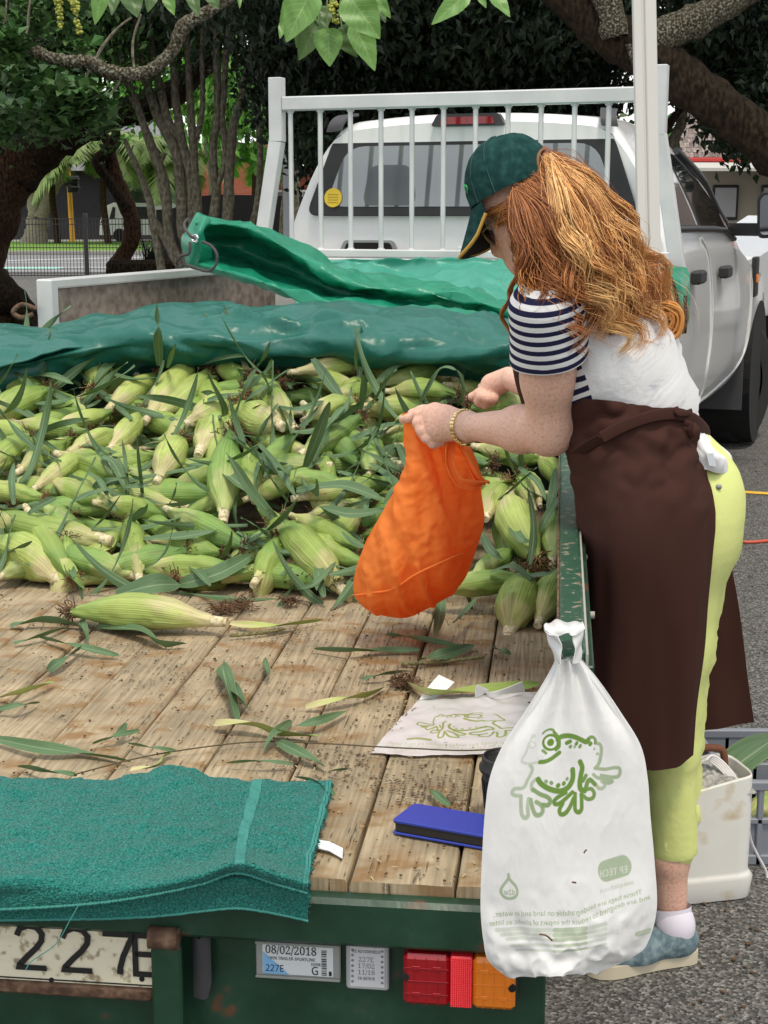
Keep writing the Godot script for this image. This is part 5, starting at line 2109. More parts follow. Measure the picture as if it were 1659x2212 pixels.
# says where a leaf lies by what is next to it
func leaf_label(pts: PackedVector3Array) -> String:
	var l := trailer_frame().affine_inverse() * ((pts[0] + pts[2]) * .5)
	var where := "by the green rail" if l.x > -.25 else "near the orange bag" if l.x > -.55 else "mid heap" if l.x > -.95 else "at the heap's left"
	var high := "close under the tarpaulin" if -l.z > 2.4 else "high up" if -l.z > 2.1 else "halfway up" if -l.z > 1.85 else "at the front edge"
	var d := pts[2] - pts[0]
	var way := "standing upright" if absf(d.y) > .14 else "lying across" if absf(d.x) > absf(d.z) * 1.3 else "pointing at the deck"
	var k := "corn leaf %s, %s %s" % [way, where, high]
	leaf_words[k] = leaf_words.get(k, 0) + 1
	var nth := ["", ", second such", ", third such", ", fourth such", ", fifth such", ", sixth such", ", seventh such", ", eighth such"]
	return k.replace("lying across", "lying flat") + nth[mini(leaf_words[k] - 1, 7)]

func zone(w: Vector3) -> String:
	var l := trailer_frame().affine_inverse() * w
	var where := "by the green rail" if l.x > -.3 else "behind the orange bag" if l.x > -.65 else "right of the heap's middle" if l.x > -.95 else "in the heap's middle" if l.x > -1.25 else "left of the heap's middle" if l.x > -1.6 else "at the heap's left end"
	var high := "under the tarpaulin" if -l.z > 2.45 else "high on the slope" if -l.z > 2.15 else "halfway down" if -l.z > 1.85 else "at the front edge"
	return "%s, %s" % [where, high]
# ---------------------------------------------------------------- green tarpaulins
func ridge(f: FastNoiseLite, p: Vector3) -> float:
	return 1.0 - 2.0 * absf(f.get_noise_3dv(p))

func tarps() -> void:
	# the dark teal sheet bunched along the top of the heap
	var f := fn(501, 1.0, 3)
	var g := fn(502, 1.0, 2)
	var rows := [
		prow([-60, 890, 4.70, 100, 862, 4.70, 230, 835, 4.70, 380, 822, 4.70, 560, 822, 4.68, 740, 820, 4.66, 900, 824, 4.60, 1020, 832, 4.54, 1130, 840, 4.48, 1190, 840, 4.45]),
		prow([-60, 850, 4.42, 100, 822, 4.44, 230, 792, 4.46, 380, 778, 4.46, 560, 778, 4.44, 740, 776, 4.42, 900, 782, 4.36, 1020, 792, 4.30, 1130, 800, 4.26, 1190, 800, 4.24]),
		prow([-60, 806, 4.36, 100, 778, 4.38, 230, 752, 4.40, 380, 742, 4.40, 560, 745, 4.38, 740, 748, 4.36, 900, 752, 4.30, 1020, 762, 4.24, 1130, 772, 4.20, 1190, 772, 4.18]),
		prow([-60, 782, 4.42, 100, 750, 4.44, 230, 722, 4.46, 380, 708, 4.46, 560, 712, 4.44, 740, 712, 4.42, 900, 718, 4.36, 1020, 728, 4.30, 1130, 742, 4.26, 1190, 745, 4.24]),
		prow([-60, 745, 4.60, 100, 728, 4.60, 230, 692, 4.58, 380, 676, 4.58, 560, 670, 4.56, 740, 672, 4.54, 900, 684, 4.48, 1020, 696, 4.42, 1130, 714, 4.38, 1190, 718, 4.36]),
		prow([-60, 715, 4.85, 100, 722, 4.84, 230, 690, 4.80, 380, 672, 4.80, 560, 663, 4.78, 740, 663, 4.78, 900, 676, 4.70, 1020, 690, 4.64, 1130, 706, 4.60, 1190, 712, 4.56]),
		prow([-60, 702, 5.15, 100, 718, 5.1, 230, 710, 5.1, 380, 700, 5.1, 560, 690, 5.1, 740, 690, 5.1, 900, 700, 5.0, 1020, 712, 4.9, 1130, 725, 4.86, 1190, 730, 4.8])]
	var s := sheet(rows, 150, 60)
	s = swell(s, func(u, v, p): return .040 * (ridge(f, Vector3(p.x * .75 + p.y * 1.2, (p.y + p.x * .16 * sin(u * 5.0)) * 4.2, p.z * 1.3)) - .55) * (0.35 + sin(v * PI)) + .012 * g.get_noise_3d(p.x * 4.0, p.y * 7.0, p.z * 3.0) + .020 * (ridge(g, Vector3(p.x * 2.6 - p.y * 5.0, p.y * 8.0 + p.x * 1.4, p.z * 3.0)) - .5))
	var b := MB.new()
	slab(b, s, .004)
	var o := put("tarpaulin", b, M.tarp_teal)
	tag(o, "dark teal tarpaulin bunched in long folds along the top of the corn heap", "tarpaulin", "green tarpaulins")
	# its lighter end at the far left
	rows = [
		prow([-60, 800, 4.30, 60, 778, 4.34, 130, 760, 4.38, 210, 742, 4.42]),
		prow([-60, 760, 4.40, 60, 745, 4.42, 130, 734, 4.46, 210, 728, 4.48]),
		prow([-60, 722, 4.52, 60, 722, 4.52, 130, 720, 4.54, 210, 720, 4.54]),
		prow([-60, 700, 4.80, 60, 706, 4.80, 130, 712, 4.78, 210, 718, 4.72])]
	s = sheet(rows, 40, 24)
	s = swell(s, func(u, v, p): return .02 * (ridge(f, Vector3(p.x * 2.0 + 5.0, p.y * 5.0, p.z)) - .5))
	b = MB.new()
	slab(b, s, .004)
	o = put("tarpaulin", b, M.tarp_teal)
	tag(o, "small folded end of teal tarpaulin at the far left of the heap", "tarpaulin", "green tarpaulins")
	# the bright green sheet thrown over the tray, its corner standing up
	rows = [
		prow([392, 580, 5.62, 480, 594, 5.5, 560, 624, 5.4, 650, 657, 5.3, 800, 690, 5.2, 960, 705, 5.1, 1120, 735, 5.0, 1200, 745, 4.95]),
		prow([408, 562, 5.52, 490, 583, 5.40, 570, 606, 5.33, 670, 640, 5.23, 815, 670, 5.13, 970, 684, 5.03, 1120, 715, 4.95, 1200, 725, 4.9]),
		prow([420, 538, 5.80, 510, 560, 5.82, 600, 592, 5.72, 695, 628, 5.55, 830, 652, 5.4, 980, 668, 5.3, 1120, 700, 5.15, 1200, 708, 5.1]),
		prow([424, 512, 5.82, 520, 520, 5.85, 625, 570, 5.75, 720, 620, 5.6, 840, 640, 5.45, 985, 656, 5.35, 1120, 688, 5.2, 1200, 695, 5.15]),
		prow([422, 486, 5.55, 528, 492, 5.50, 640, 552, 5.45, 742, 610, 5.38, 850, 626, 5.35, 990, 642, 5.3, 1120, 674, 5.15, 1200, 682, 5.1]),
		prow([426, 470, 5.66, 545, 487, 5.66, 655, 535, 5.68, 750, 588, 5.66, 860, 610, 5.55, 995, 630, 5.5, 1120, 660, 5.4, 1200, 668, 5.35]),
		prow([430, 462, 5.78, 562, 496, 5.88, 668, 540, 5.92, 760, 586, 5.92, 872, 606, 5.8, 1000, 626, 5.75, 1120, 655, 5.65, 1200, 660, 5.6]),
		prow([445, 530, 6.05, 570, 570, 6.2, 680, 610, 6.2, 780, 640, 6.2, 880, 650, 6.1, 1005, 660, 6.0, 1120, 690, 5.9, 1200, 695, 5.9])]
	s = sheet(rows, 110, 56)
	var h := fn(503, 1.0, 2)
	s = swell(s, func(u, v, p): return .035 * (ridge(h, Vector3(p.x * 1.6 + p.y * 2.0 + p.z * .6, p.y * 3.4 - p.x * 1.2, p.z * 1.6)) - .55) * smoothstep(.1, .55, u) + .008 * g.get_noise_3dv(p * 8.0) + .014 * (ridge(g, Vector3(p.x * 3.4 + p.y * 4.0, p.y * 7.0 - p.x * 2.0, p.z * 3.0)) - .5))
	var t := thing("tarpaulin", "bright green tarpaulin over the ute tray with its eyeleted corner standing up", "tarpaulin", P(600, 640, 5.5), "green tarpaulins")
	b = MB.new()
	slab(b, s, .004)
	put("sheet", b, M.tarp_green, t)
	# hemmed corner with eyelet
	rows = [
		prow([397, 578, 5.60, 415, 572, 5.50, 432, 574, 5.47, 452, 556, 5.52]),
		prow([404, 560, 5.58, 420, 548, 5.46, 436, 545, 5.44, 450, 538, 5.50]),
		prow([398, 520, 5.58, 414, 522, 5.45, 430, 520, 5.43, 440, 524, 5.48]),
		prow([408, 500, 5.60, 420, 498, 5.46, 432, 494, 5.44, 436, 498, 5.48]),
		prow([426, 459, 5.66, 432, 462, 5.58, 444, 474, 5.54, 462, 486, 5.58])]
	s = sheet(rows, 24, 40)
	s = swell(s, func(u, v, p): return .012 * sin(u * 7.0 + v * 3.0))
	b = MB.new()
	slab(b, s, .006)
	put("corner_flap", b, M.tarp_green, t)
	b = MB.new()
	var ec := P(421, 515, 5.425)
	var ring := PackedVector3Array()
	var rr := PackedFloat32Array()
	for i in 21:
		var a := TAU * i / 20
		ring.append(ec + Vector3(cos(a) * .012, sin(a) * .012, .008 * cos(a)))
		rr.append(.0045)
	b.tube(ring, rr, 8, false)
	put("eyelet", b, M.chrome, t)
	for path in [[406, 473, 5.6, 398, 484, 5.5, 403, 499, 5.42, 412, 510, 5.4, 421, 515, 5.40], [437, 522, 5.4, 456, 531, 5.36, 468, 548, 5.34, 468, 566, 5.34, 460, 580, 5.34, 448, 586, 5.36, 432, 582, 5.38, 416, 576, 5.4, 399, 570, 5.45, 397, 562, 5.48], [410, 524, 5.44, 408, 547, 5.42, 392, 553, 5.45, 382, 566, 5.5, 382, 576, 5.5, 391, 577, 5.5, 401, 567, 5.5]]:
		var sp := spline(prow(path), 40)
		var ra := PackedFloat32Array()
		ra.resize(41)
		ra.fill(.0055)
		b = MB.new()
		b.tube(sp, ra, 6)
		put("elastic_cord", b, mat("cord_grey", c3(.05, .045, .045), 0.7), t)
	# pale sheet hung from the headboard
	rows = [
		prow([640, 690, 6.15, 760, 690, 6.1, 900, 692, 6.0, 1040, 700, 5.9, 1200, 712, 5.75, 1330, 720, 5.6, 1440, 730, 5.5]),
		prow([640, 640, 6.4, 760, 640, 6.3, 900, 642, 6.2, 1040, 648, 6.1, 1200, 652, 6.0, 1330, 660, 5.9, 1440, 670, 5.8]),
		prow([640, 605, 6.58, 760, 604, 6.5, 900, 602, 6.4, 1040, 604, 6.3, 1200, 606, 6.2, 1330, 606, 6.1, 1440, 612, 6.0]),
		prow([640, 578, 6.76, 760, 577, 6.68, 900, 576, 6.57, 1040, 576, 6.46, 1200, 574, 6.34, 1330, 572, 6.24, 1440, 574, 6.12]),
		prow([640, 562, 6.80, 760, 561, 6.71, 900, 559, 6.61, 1040, 557, 6.51, 1200, 556, 6.39, 1330, 556, 6.29, 1440, 560, 6.17])]
	s = sheet(rows, 110, 40)
	s = swell(s, func(u, v, p): return .045 * (ridge(h, Vector3(p.x * 1.5 + p.y * 3.0 + 3.0, p.y * 5.0 - p.x * .8, p.z * 1.2)) - .6) * (1.0 - smoothstep(.75, 1.0, v)) + .01 * g.get_noise_3dv(p * 9.0) + .018 * (ridge(g, Vector3(p.x * 3.0 + p.y * 5.0, p.y * 8.0 - p.x * 2.4, p.z * 3.0)) - .5))
	b = MB.new()
	slab(b, s, .004)
	o = put("tarpaulin", b, M.tarp_pale)
	tag(o, "pale sea green tarpaulin hanging creased from the headboard base", "tarpaulin", "green tarpaulins")
	# the same kind of sheet turned down over the right side of the tray
	rows = [
		prow([1395, 580, 5.9, 1430, 572, 5.9, 1462, 575, 5.88, 1484, 582, 5.9]),
		prow([1400, 610, 5.62, 1432, 590, 5.62, 1464, 600, 5.62, 1486, 610, 5.7]),
		prow([1425, 640, 5.55, 1446, 620, 5.55, 1468, 640, 5.56, 1486, 660, 5.66]),
		prow([1455, 690, 5.55, 1462, 680, 5.55, 1474, 690, 5.56, 1485, 700, 5.66])]
	s = sheet(rows, 30, 30)
	s = swell(s, func(u, v, p): return .015 * h.get_noise_3dv(p * 5.0))
	b = MB.new()
	slab(b, s, .004)
	t = thing("tarpaulin", "dark green tarpaulin corner with black elastic turned down beside the white post", "tarpaulin", P(1450, 620, 5.7), "green tarpaulins")
	put("sheet", b, M.tarp_green, t)
	b = MB.new()
	var sp2 := spline(prow([1405, 585, 5.58, 1428, 582, 5.5, 1448, 600, 5.5, 1462, 640, 5.5, 1468, 690, 5.5, 1478, 720, 5.5, 1481, 690, 5.5, 1480, 640, 5.55]), 30)
	var r2 := PackedFloat32Array()
	r2.resize(31)
	r2.fill(.007)
	b.tube(sp2, r2, 6)
	put("elastic_cord", b, M.black_rubber, t)
# ---------------------------------------------------------------- leaves and scraps on the planks
func deck_strip(called: String, label: String, cat: String, pts: Array, wid: float, m: Material, sd: int) -> void:
	var q := PackedVector3Array()
	for i in range(0, pts.size(), 2): q.append(G(pts[i], pts[i + 1], .528 + (.010 if i == 2 else 0.0) + rf(0, .006)))
	while q.size() < 3: q.append(q[q.size() - 1] + (q[q.size() - 1] - q[0]) * .3)
	var zz := q[1].distance_to(Vector3(0, CAM_H, 0))
	var sp := spline(q, 2) if q.size() != 3 else q
	if q.size() > 3: sp = PackedVector3Array([q[0], q[q.size() / 2], q[q.size() - 1]])
	var r := RandomNumberGenerator.new()
	r.seed = sd
	var c := spline(q, 16)
	var b := MB.new()
	var rows := []
	var cols := []
	var g := r.randf_range(.8, 1.4)
	var w0 := wid * zz / F
	var ph := r.randf() * 6.0
	for j in 17:
		var t := j / 16.0
		var d := (c[mini(j + 1, 16)] - c[maxi(j - 1, 0)]).normalized()
		var s := d.cross(Vector3.UP).normalized()
		var tw := .9 * sin(t * 4.0 + ph)
		var s2 := (s * cos(tw) + Vector3.UP * sin(tw)).normalized()
		var nn := s2.cross(d)
		# seen at a low angle a flat strip looks thin: it is made as wide as real leaves are
		var w := w0 * 1.25 * .5 * pow(sin(PI * (.08 + .90 * t)), .6)
		var line := PackedVector3Array()
		var cl := []
		for i in 5:
			var u := (i - 2) / 2.0
			var p := c[j] + s2 * u * w + nn * absf(u) * w * .35
			p.y = maxf(p.y, .5235)
			line.append(p)
			cl.append(Color(g, g, g) * (1.0 + .12 * sin(t * 8 + ph)))
		rows.append(line)
		cols.append(cl)
	b.grid(rows, false, 0, 1, 0, 1, cols)
	tag(put(called, b, m), label, cat, "leaf scraps on the planks")

func silk_tuft(x: float, y: float, wide: float, label: String, sd: int, n := 70) -> void:
	var c := G(x, y, .532)
	var r := RandomNumberGenerator.new()
	r.seed = sd
	var b := MB.new()
	for k in n:
		var p := c + Vector3(r.randfn() * wide * .3, absf(r.randfn()) * .006, r.randfn() * wide * .25)
		var d := Vector3(r.randfn(), r.randfn() * .25, r.randfn() * .7).normalized()
		var path := PackedVector3Array()
		var rad := PackedFloat32Array()
		for i in 8:
			path.append(p)
			rad.append(.0011)
			p += d * wide * .11
			d = (d + Vector3(r.randfn(), r.randfn() * .35, r.randfn()) * .6).normalized()
			p.y = maxf(p.y, .524)
		b.tube(path, rad, 3, false)
	tag(put("corn_silk", b, M.silk), label, "corn silk")

func litter() -> void:
	var pale := M.husk_pale as Material
	var bl := M.blade as Material
	var L := [
		["pale husk strip at the far left of the planks", [-20, 1512, 60, 1493, 116, 1473], 18, pale], ["dark leaf scrap under the pale strip at the far left", [-10, 1533, 40, 1524, 86, 1518], 12, bl],
		["blue green leaf pointing left behind the lone cob", [22, 1353, 100, 1342, 178, 1352], 22, bl], ["long blue green leaf curling out below the lone cob", [212, 1350, 300, 1362, 345, 1393, 402, 1391], 24, bl],
		["narrow green leaf left of the lone cob", [30, 1391, 92, 1374, 150, 1354], 14, bl], ["crossed leaf on the planks below the lone cob", [86, 1378, 160, 1395, 258, 1416], 16, bl],
		["short leaf crossing another below the lone cob", [102, 1449, 136, 1425, 188, 1395], 20, bl], ["small leaf hanging off the lone cob's stalk", [178, 1332, 181, 1358, 189, 1386], 14, bl],
		["pale stem right of the lone cob", [498, 1346, 590, 1353, 698, 1340], 16, pale], ["dark green leaf with ragged edge right of the planks' middle", [680, 1403, 760, 1407, 830, 1406, 906, 1404], 18, bl],
		["grey green crumpled leaf standing in the middle of the planks", [480, 1436, 490, 1484, 510, 1556], 32, bl], ["smaller half of the crumpled grey green leaf", [506, 1478, 516, 1508, 534, 1531], 20, bl],
		["tiny leaf scrap beside a plank joint", [572, 1421, 576, 1449], 12, bl], ["wide pale husk strip behind the towel", [464, 1563, 545, 1568, 600, 1588, 686, 1590], 30, pale],
		["dark leaf folded over the pale husk strip", [572, 1622, 596, 1584, 630, 1557], 18, bl], ["leaf pointing right above the towel's corner", [640, 1569, 692, 1556, 752, 1535], 16, bl],
		["leaf slanting down towards the towel's corner", [600, 1602, 640, 1622, 702, 1657], 20, bl], ["long dark leaf lying along the left edge behind the towel", [-10, 1596, 90, 1616, 180, 1629, 282, 1646], 24, bl],
		["silvery leaf just behind the towel at left", [40, 1657, 100, 1668, 166, 1674], 20, bl], ["thin leaf behind the towel's bump", [200, 1607, 250, 1591, 302, 1577], 12, bl],
		["short upright leaf behind the towel's bump", [250, 1594, 262, 1578, 273, 1562], 12, bl], ["dark sliver of leaf behind the towel's middle", [278, 1607, 330, 1616, 382, 1622], 12, bl],
		["pale curled husk touching the towel", [282, 1663, 338, 1656, 354, 1636, 372, 1627], 18, pale], ["narrow dark sliver right behind the towel", [490, 1649, 560, 1645, 634, 1650], 11, bl],
		["pale husk strip left of the flat bag", [660, 1527, 740, 1511, 800, 1502, 830, 1485], 20, pale], ["withered leaf lying over the towel's corner", [638, 1679, 690, 1694, 724, 1718], 15, bl],
		["curved leaf below the orange bag", [834, 1371, 890, 1378, 988, 1394], 14, bl], ["broad dark leaf below the orange bag", [902, 1427, 960, 1414, 1026, 1393], 22, bl],
		["leaf beside the silk tuft", [782, 1467, 832, 1457, 888, 1450], 12, bl], ["long pale husk strip lying across the flat bag", [882, 1479, 925, 1500, 1030, 1493, 1165, 1477], 30, pale],
		["small leaf behind the blue phone case", [926, 1704, 950, 1722, 972, 1742], 14, bl], ["tiny leaf sliver right of the towel", [710, 1667, 735, 1664, 758, 1662], 9, bl],
		["small leaf by the rail below the end-on cobs", [1065, 1400, 1085, 1405, 1104, 1412], 14, bl]]
	var k := 0
	for q in L:
		deck_strip("leaf_scrap", q[0], "corn leaf", q[1], q[2], q[3], 700 + k)
		k += 1
	for q in [["corn_tassel", "seedy brown tassel below the pale stem", [497, 1374, 560, 1368, 612, 1360]], ["corn_tassel", "seedy tassel below the orange bag", [866, 1435, 950, 1430, 1044, 1420]]]:
		var b := MB.new()
		var p := PackedVector3Array()
		for i in range(0, q[2].size(), 2): p.append(G(q[2][i], q[2][i + 1], .53))
		var c := spline(p, 40)
		var rad := PackedFloat32Array()
		for i in 41: rad.append(.0035)
		b.tube(c, rad, 5)
		for i in 40:
			for s in 4:
				var d := Vector3(rf(-1, 1), rf(0, 1), rf(-1, 1)).normalized()
				b.rod(c[i], c[i] + d * .007 + (c[i + 1] - c[i]) * .8, .0022, .0008, 4)
		tag(put(q[0], b, mat("tassel", c3(.22, .2, .09), 0.8)), q[1], "tassel")
	# one long dry stem
	var sp := PackedVector3Array()
	for q in [[160, 1673], [300, 1637], [430, 1615], [560, 1602], [700, 1606], [800, 1612], [900, 1617], [1000, 1621], [1090, 1617]]: sp.append(G(q[0], q[1], .532 if q[0] < 800 else .545))
	sp = spline(sp, 60)
	var ra := PackedFloat32Array()
	for i in 61: ra.append(.0014)
	var b := MB.new()
	b.tube(sp, ra, 5)
	tag(put("dry_stem", b, mat("stem_dry", c3(.10, .075, .04), 0.8)), "long thin dry stem running from the towel to the flat bag", "stem")
	silk_tuft(520, 1308, .05, "brown corn silk under the cob at the heap's front edge", 1)
	silk_tuft(478, 1320, .045, "small brown silk tangle left of the other on the planks", 2)
	silk_tuft(627, 1301, .03, "round tuft of brown silk by the orange bag", 3)
	silk_tuft(872, 1476, .035, "dark brown tuft of silk beside the flat bag", 4, 120)
	# chaff and crumbs of earth
	var X := trailer_frame()
	var r := RandomNumberGenerator.new()
	r.seed = 77
	b = MB.new()
	var e := MB.new()
	for i in 1500:
		var a := pow(r.randf(), 1.2) * 1.65 + .04
		var rr := -1.5 + 1.46 * pow(r.randf(), .8)
		var p := X * Vector3(rr, .5235 + r.randf() * .002, -a)
		if i % 5 < 3:
			var d := Vector3(r.randfn(), r.randfn() * .25, r.randfn()).normalized() * r.randf_range(.003, .010)
			var s := d.cross(Vector3.UP).normalized() * .0011
			b.quad(p - s, p + d - s, p + d + s, p + s)
		else:
			var w := r.randf_range(.0012, .0042)
			e.box(p, Vector3(w, w * .7, w * r.randf_range(.8, 1.6)), w * .3, Basis(Vector3.UP, r.randf() * 3.0))
	for q in [[820, 1420, 120, 60], [900, 1560, 90, 70], [700, 1650, 130, 40], [610, 1370, 90, 25], [880, 1700, 70, 40], [260, 1400, 140, 40], [980, 1740, 40, 60], [400, 1480, 200, 60]]:
		for i in 170:
			var p := G(q[0] + r.randfn() * q[2] * .6, q[1] + r.randfn() * q[3] * .6, .524)
			if (X.affine_inverse() * p).x > -.02 or (X.affine_inverse() * p).z > -.05: continue
			var w := r.randf_range(.0012, .0038)
			var an := r.randf() * 3.0
			var d := Vector3(cos(an), 0, sin(an)) * w
			e.quad(p - d, p + d.rotated(Vector3.UP, 1.5) + Vector3(0, w * .5, 0), p + d, p + d.rotated(Vector3.UP, -1.5) + Vector3(0, w * .3, 0))
	tag(put("chaff", b, mat("chaff", c3(.42, .34, .18), 0.9)), "pale chaff scattered over the planks", "chaff", "", "stuff")
	tag(put("earth_crumbs", e, M.earth), "dark crumbs of earth scattered over the planks", "earth", "", "stuff")

func deck_things() -> void:
	# folded teal bath towel hanging over the rear beam
	var dz := func(x: float) -> float: return 1.925 - .00006 * x
	var tw := mat("towel", Color.WHITE, 0.95, 0.0, 0.15)
	tw.albedo_texture = ramp_tex(noise_image(131, 0.09, 512, 512, 3), [[.2, c3(.008, .10, .082)], [.5, c3(.018, .175, .145)], [.85, c3(.06, .29, .25)]])
	bumped(tw, bump_tex(noise_image(132, 0.16, 512, 512, 2), 10.0), 1.0)
	tri(tw, 4.0)
	tw.rim_enabled = true
	tw.rim = 0.3
	var bd := mat("towel_band", c3(.035, .21, .18), 0.75)
	bumped(bd, T.fine_n, .4)
	tri(bd, 7.0)
	var t := thing("bath_towel", "folded teal bath towel draped over the trailer's rear edge", "towel", P(330, 1900, 1.95))
	var mkrow := func(ys: Array, h) -> PackedVector3Array:
		var xs := [-70, 110, 235, 345, 435, 512, 590, 664]
		var o := PackedVector3Array()
		for i in 8:
			if h is float and h > 0.0: o.append(G(xs[i] + ys[8] * (i / 7.0), ys[i], h))
			else: o.append(P(xs[i] + ys[8] * (i / 7.0), ys[i], dz.call(xs[i])))
		return o
	var rows := [
		mkrow.call([1966, 1957, 1946, 1928, 1908, 1884, 1906, 1927, 0], 0.0),
		mkrow.call([1938, 1930, 1922, 1905, 1884, 1858, 1880, 1905, 2], 0.0),
		mkrow.call([1905, 1898, 1890, 1874, 1855, 1832, 1852, 1880, 6], .536),
		mkrow.call([1868, 1862, 1856, 1842, 1826, 1806, 1822, 1848, 12], .538),
		mkrow.call([1820, 1815, 1808, 1796, 1786, 1772, 1786, 1808, 24], .540),
		mkrow.call([1768, 1764, 1756, 1746, 1742, 1736, 1746, 1764, 36], .542),
		mkrow.call([1722, 1718, 1708, 1698, 1706, 1708, 1714, 1724, 46], .545),
		mkrow.call([1694, 1694, 1682, 1664, 1684, 1688, 1688, 1690, 52], .540),
		mkrow.call([1688, 1690, 1680, 1668, 1682, 1686, 1686, 1688, 54], .526)]
	var f := fn(133, 1.0, 3)
	var s := sheet(rows, 300, 190)
	s = swell(s, func(u, v, p): return (.018 * f.get_noise_3d(p.x * 4.0, 0.0, p.z * 7.0) + .007 * f.get_noise_3d(p.x * 22.0, 3.0, p.z * 26.0)) * smoothstep(.1, .3, v) + .0013 * f.get_noise_3dv(p * 170.0) + .0016 * f.get_noise_3dv(p * 300.0))
	var cut := func(u0: float, u1: float, lift: float) -> Array:
		var o := []
		for r in s:
			var line := PackedVector3Array()
			for i in range(int(u0 * 300), int(u1 * 300) + 1): line.append(r[i] + Vector3(0, lift, lift * .5))
			o.append(line)
		return o
	var b := MB.new()
	slab(b, s, .007)
	put("terry_cloth", b, tw, t)
	b = MB.new()
	slab(b, cut.call(.705, .745, .0016), .003)
	put("woven_band", b, bd, t)
	b = MB.new()
	slab(b, cut.call(.972, .985, .0016), .003)
	slab(b, cut.call(.988, 1.0, .0022), .003)
	put("side_hem", b, bd, t)
	b = MB.new()
	var hem := PackedVector3Array()
	var hr := PackedFloat32Array()
	for i in 301:
		hem.append(s[0][i] + Vector3(0, -.001, .001))
		hr.append(.0022 + .0006 * sin(i * 2.2))
	b.tube(hem, hr, 6)
	put("stitched_edge", b, bd, t)
	# the under layer
	rows = [
		mkrow.call([2000, 1998, 1996, 1990, 1980, 1974, 1985, 2001, 0], 0.0),
		mkrow.call([1975, 1972, 1968, 1960, 1950, 1944, 1955, 1968, 0], 0.0),
		mkrow.call([1945, 1940, 1935, 1925, 1910, 1900, 1915, 1930, 2], 0.0),
		mkrow.call([1906, 1899, 1892, 1886, 1868, 1850, 1866, 1888, 4], .527)]
	for k in 3:
		var q: PackedVector3Array = rows[k]
		for i in 8: q[i] += Vector3(0, 0, -.016)
		rows[k] = q
	var s2 := sheet(rows, 200, 60)
	s2 = swell(s2, func(u, v, p): return .0013 * f.get_noise_3dv(p * 170.0) + .0016 * f.get_noise_3dv(p * 300.0))
	b = MB.new()
	slab(b, s2, .006)
	put("under_layer", b, tw, t)
	b = MB.new()
	hem = PackedVector3Array()
	hr = PackedFloat32Array()
	for i in 201:
		hem.append(s2[0][i])
		hr.append(.002)
	b.tube(hem, hr, 6)
	put("stitched_edge", b, bd, t)
	b = MB.new()
	var lr := [PackedVector3Array([P(682, 1833, 2.05), P(683, 1815, 2.07)]), PackedVector3Array([P(712, 1840, 2.04), P(712, 1820, 2.06)]), PackedVector3Array([P(740, 1856, 2.02), P(741, 1834, 2.04)])]
	slab(b, lr, .002)
	put("care_label", b, mat("label_cloth", c3(.75, .77, .8), 0.7), t)
	b = MB.new()
	var thr := spline(PackedVector3Array([P(172, 1951, 1.90), P(150, 1990, 1.89), P(120, 2040, 1.885), P(70, 2075, 1.885), P(55, 2096, 1.88)]), 20)
	var tr := PackedFloat32Array()
	for i in 21: tr.append(.0009)
	b.tube(thr, tr, 4)
	put("loose_thread", b, bd, t)
	# blue wallet phone case
	t = thing("phone_case", "closed blue wallet phone case lying on the planks near the cup", "phone case", G(950, 1790, .522))
	var out := func(grow: float) -> PackedVector2Array:
		var q := PackedVector2Array()
		for c in [[846, 1772], [894, 1736], [1092, 1768], [1062, 1810]]:
			var w := G(c[0], c[1], .545)
			q.append(Vector2(w.x, -w.z))
		var m := (q[0] + q[1] + q[2] + q[3]) * .25
		for i in 4: q[i] = m + (q[i] - m) * grow
		return round_poly(q, .008, 3)
	var flat := func(h: float) -> Transform3D: return Transform3D(Basis(Vector3.RIGHT, Vector3.FORWARD, Vector3.UP), Vector3(0, h, 0))
	b = MB.new()
	b.prism(out.call(1.0), .004, flat.call(.5465), .0012)
	put("front_cover", b, mat("case_blue", c3(.022, .045, .34), 0.42), t)
	b = MB.new()
	b.prism(out.call(.965), .013, flat.call(.5415), .002)
	put("phone", b, M.black_plastic, t)
	b = MB.new()
	b.prism(out.call(1.0), .003, flat.call(.527), .001)
	put("back_cover", b, M.case_blue, t)
	b = MB.new()
	b.prism(out.call(.99), .002, flat.call(.5425), .0005)
	put("card_pocket", b, M.black_plastic, t)
	# black takeaway cup, mostly behind the hanging bag
	var cp := G(1092, 1772, .522)
	t = thing("takeaway_cup", "black takeaway coffee cup half hidden by the hanging bag", "cup", cp)
	b = MB.new()
	b.lathe(PackedVector2Array([Vector2(0, 0), Vector2(.027, 0), Vector2(.03, .004), Vector2(.038, .082), Vector2(.038, .086)]), Transform3D(Basis.IDENTITY, cp), 32)
	put("cup_body", b, mat("cup_black", c3(.018, .018, .022), 0.5), t)
	b = MB.new()
	for i in 24:
		var a := TAU * i / 24
		b.rod(cp + Vector3(cos(a) * .0325, .02, sin(a) * .0325), cp + Vector3(cos(a) * .0375, .07, sin(a) * .0375), .0014, .0014, 4)
	put("ripple_sleeve", b, M.cup_black, t)
	b = MB.new()
	b.lathe(PackedVector2Array([Vector2(.041, .082), Vector2(.0425, .085), Vector2(.0425, .09), Vector2(.039, .093), Vector2(.038, .104), Vector2(.036, .107), Vector2(.033, .105), Vector2(.032, .099), Vector2(0, .098)]), Transform3D(Basis.IDENTITY, cp), 32)
	put("lid", b, M.black_plastic, t)

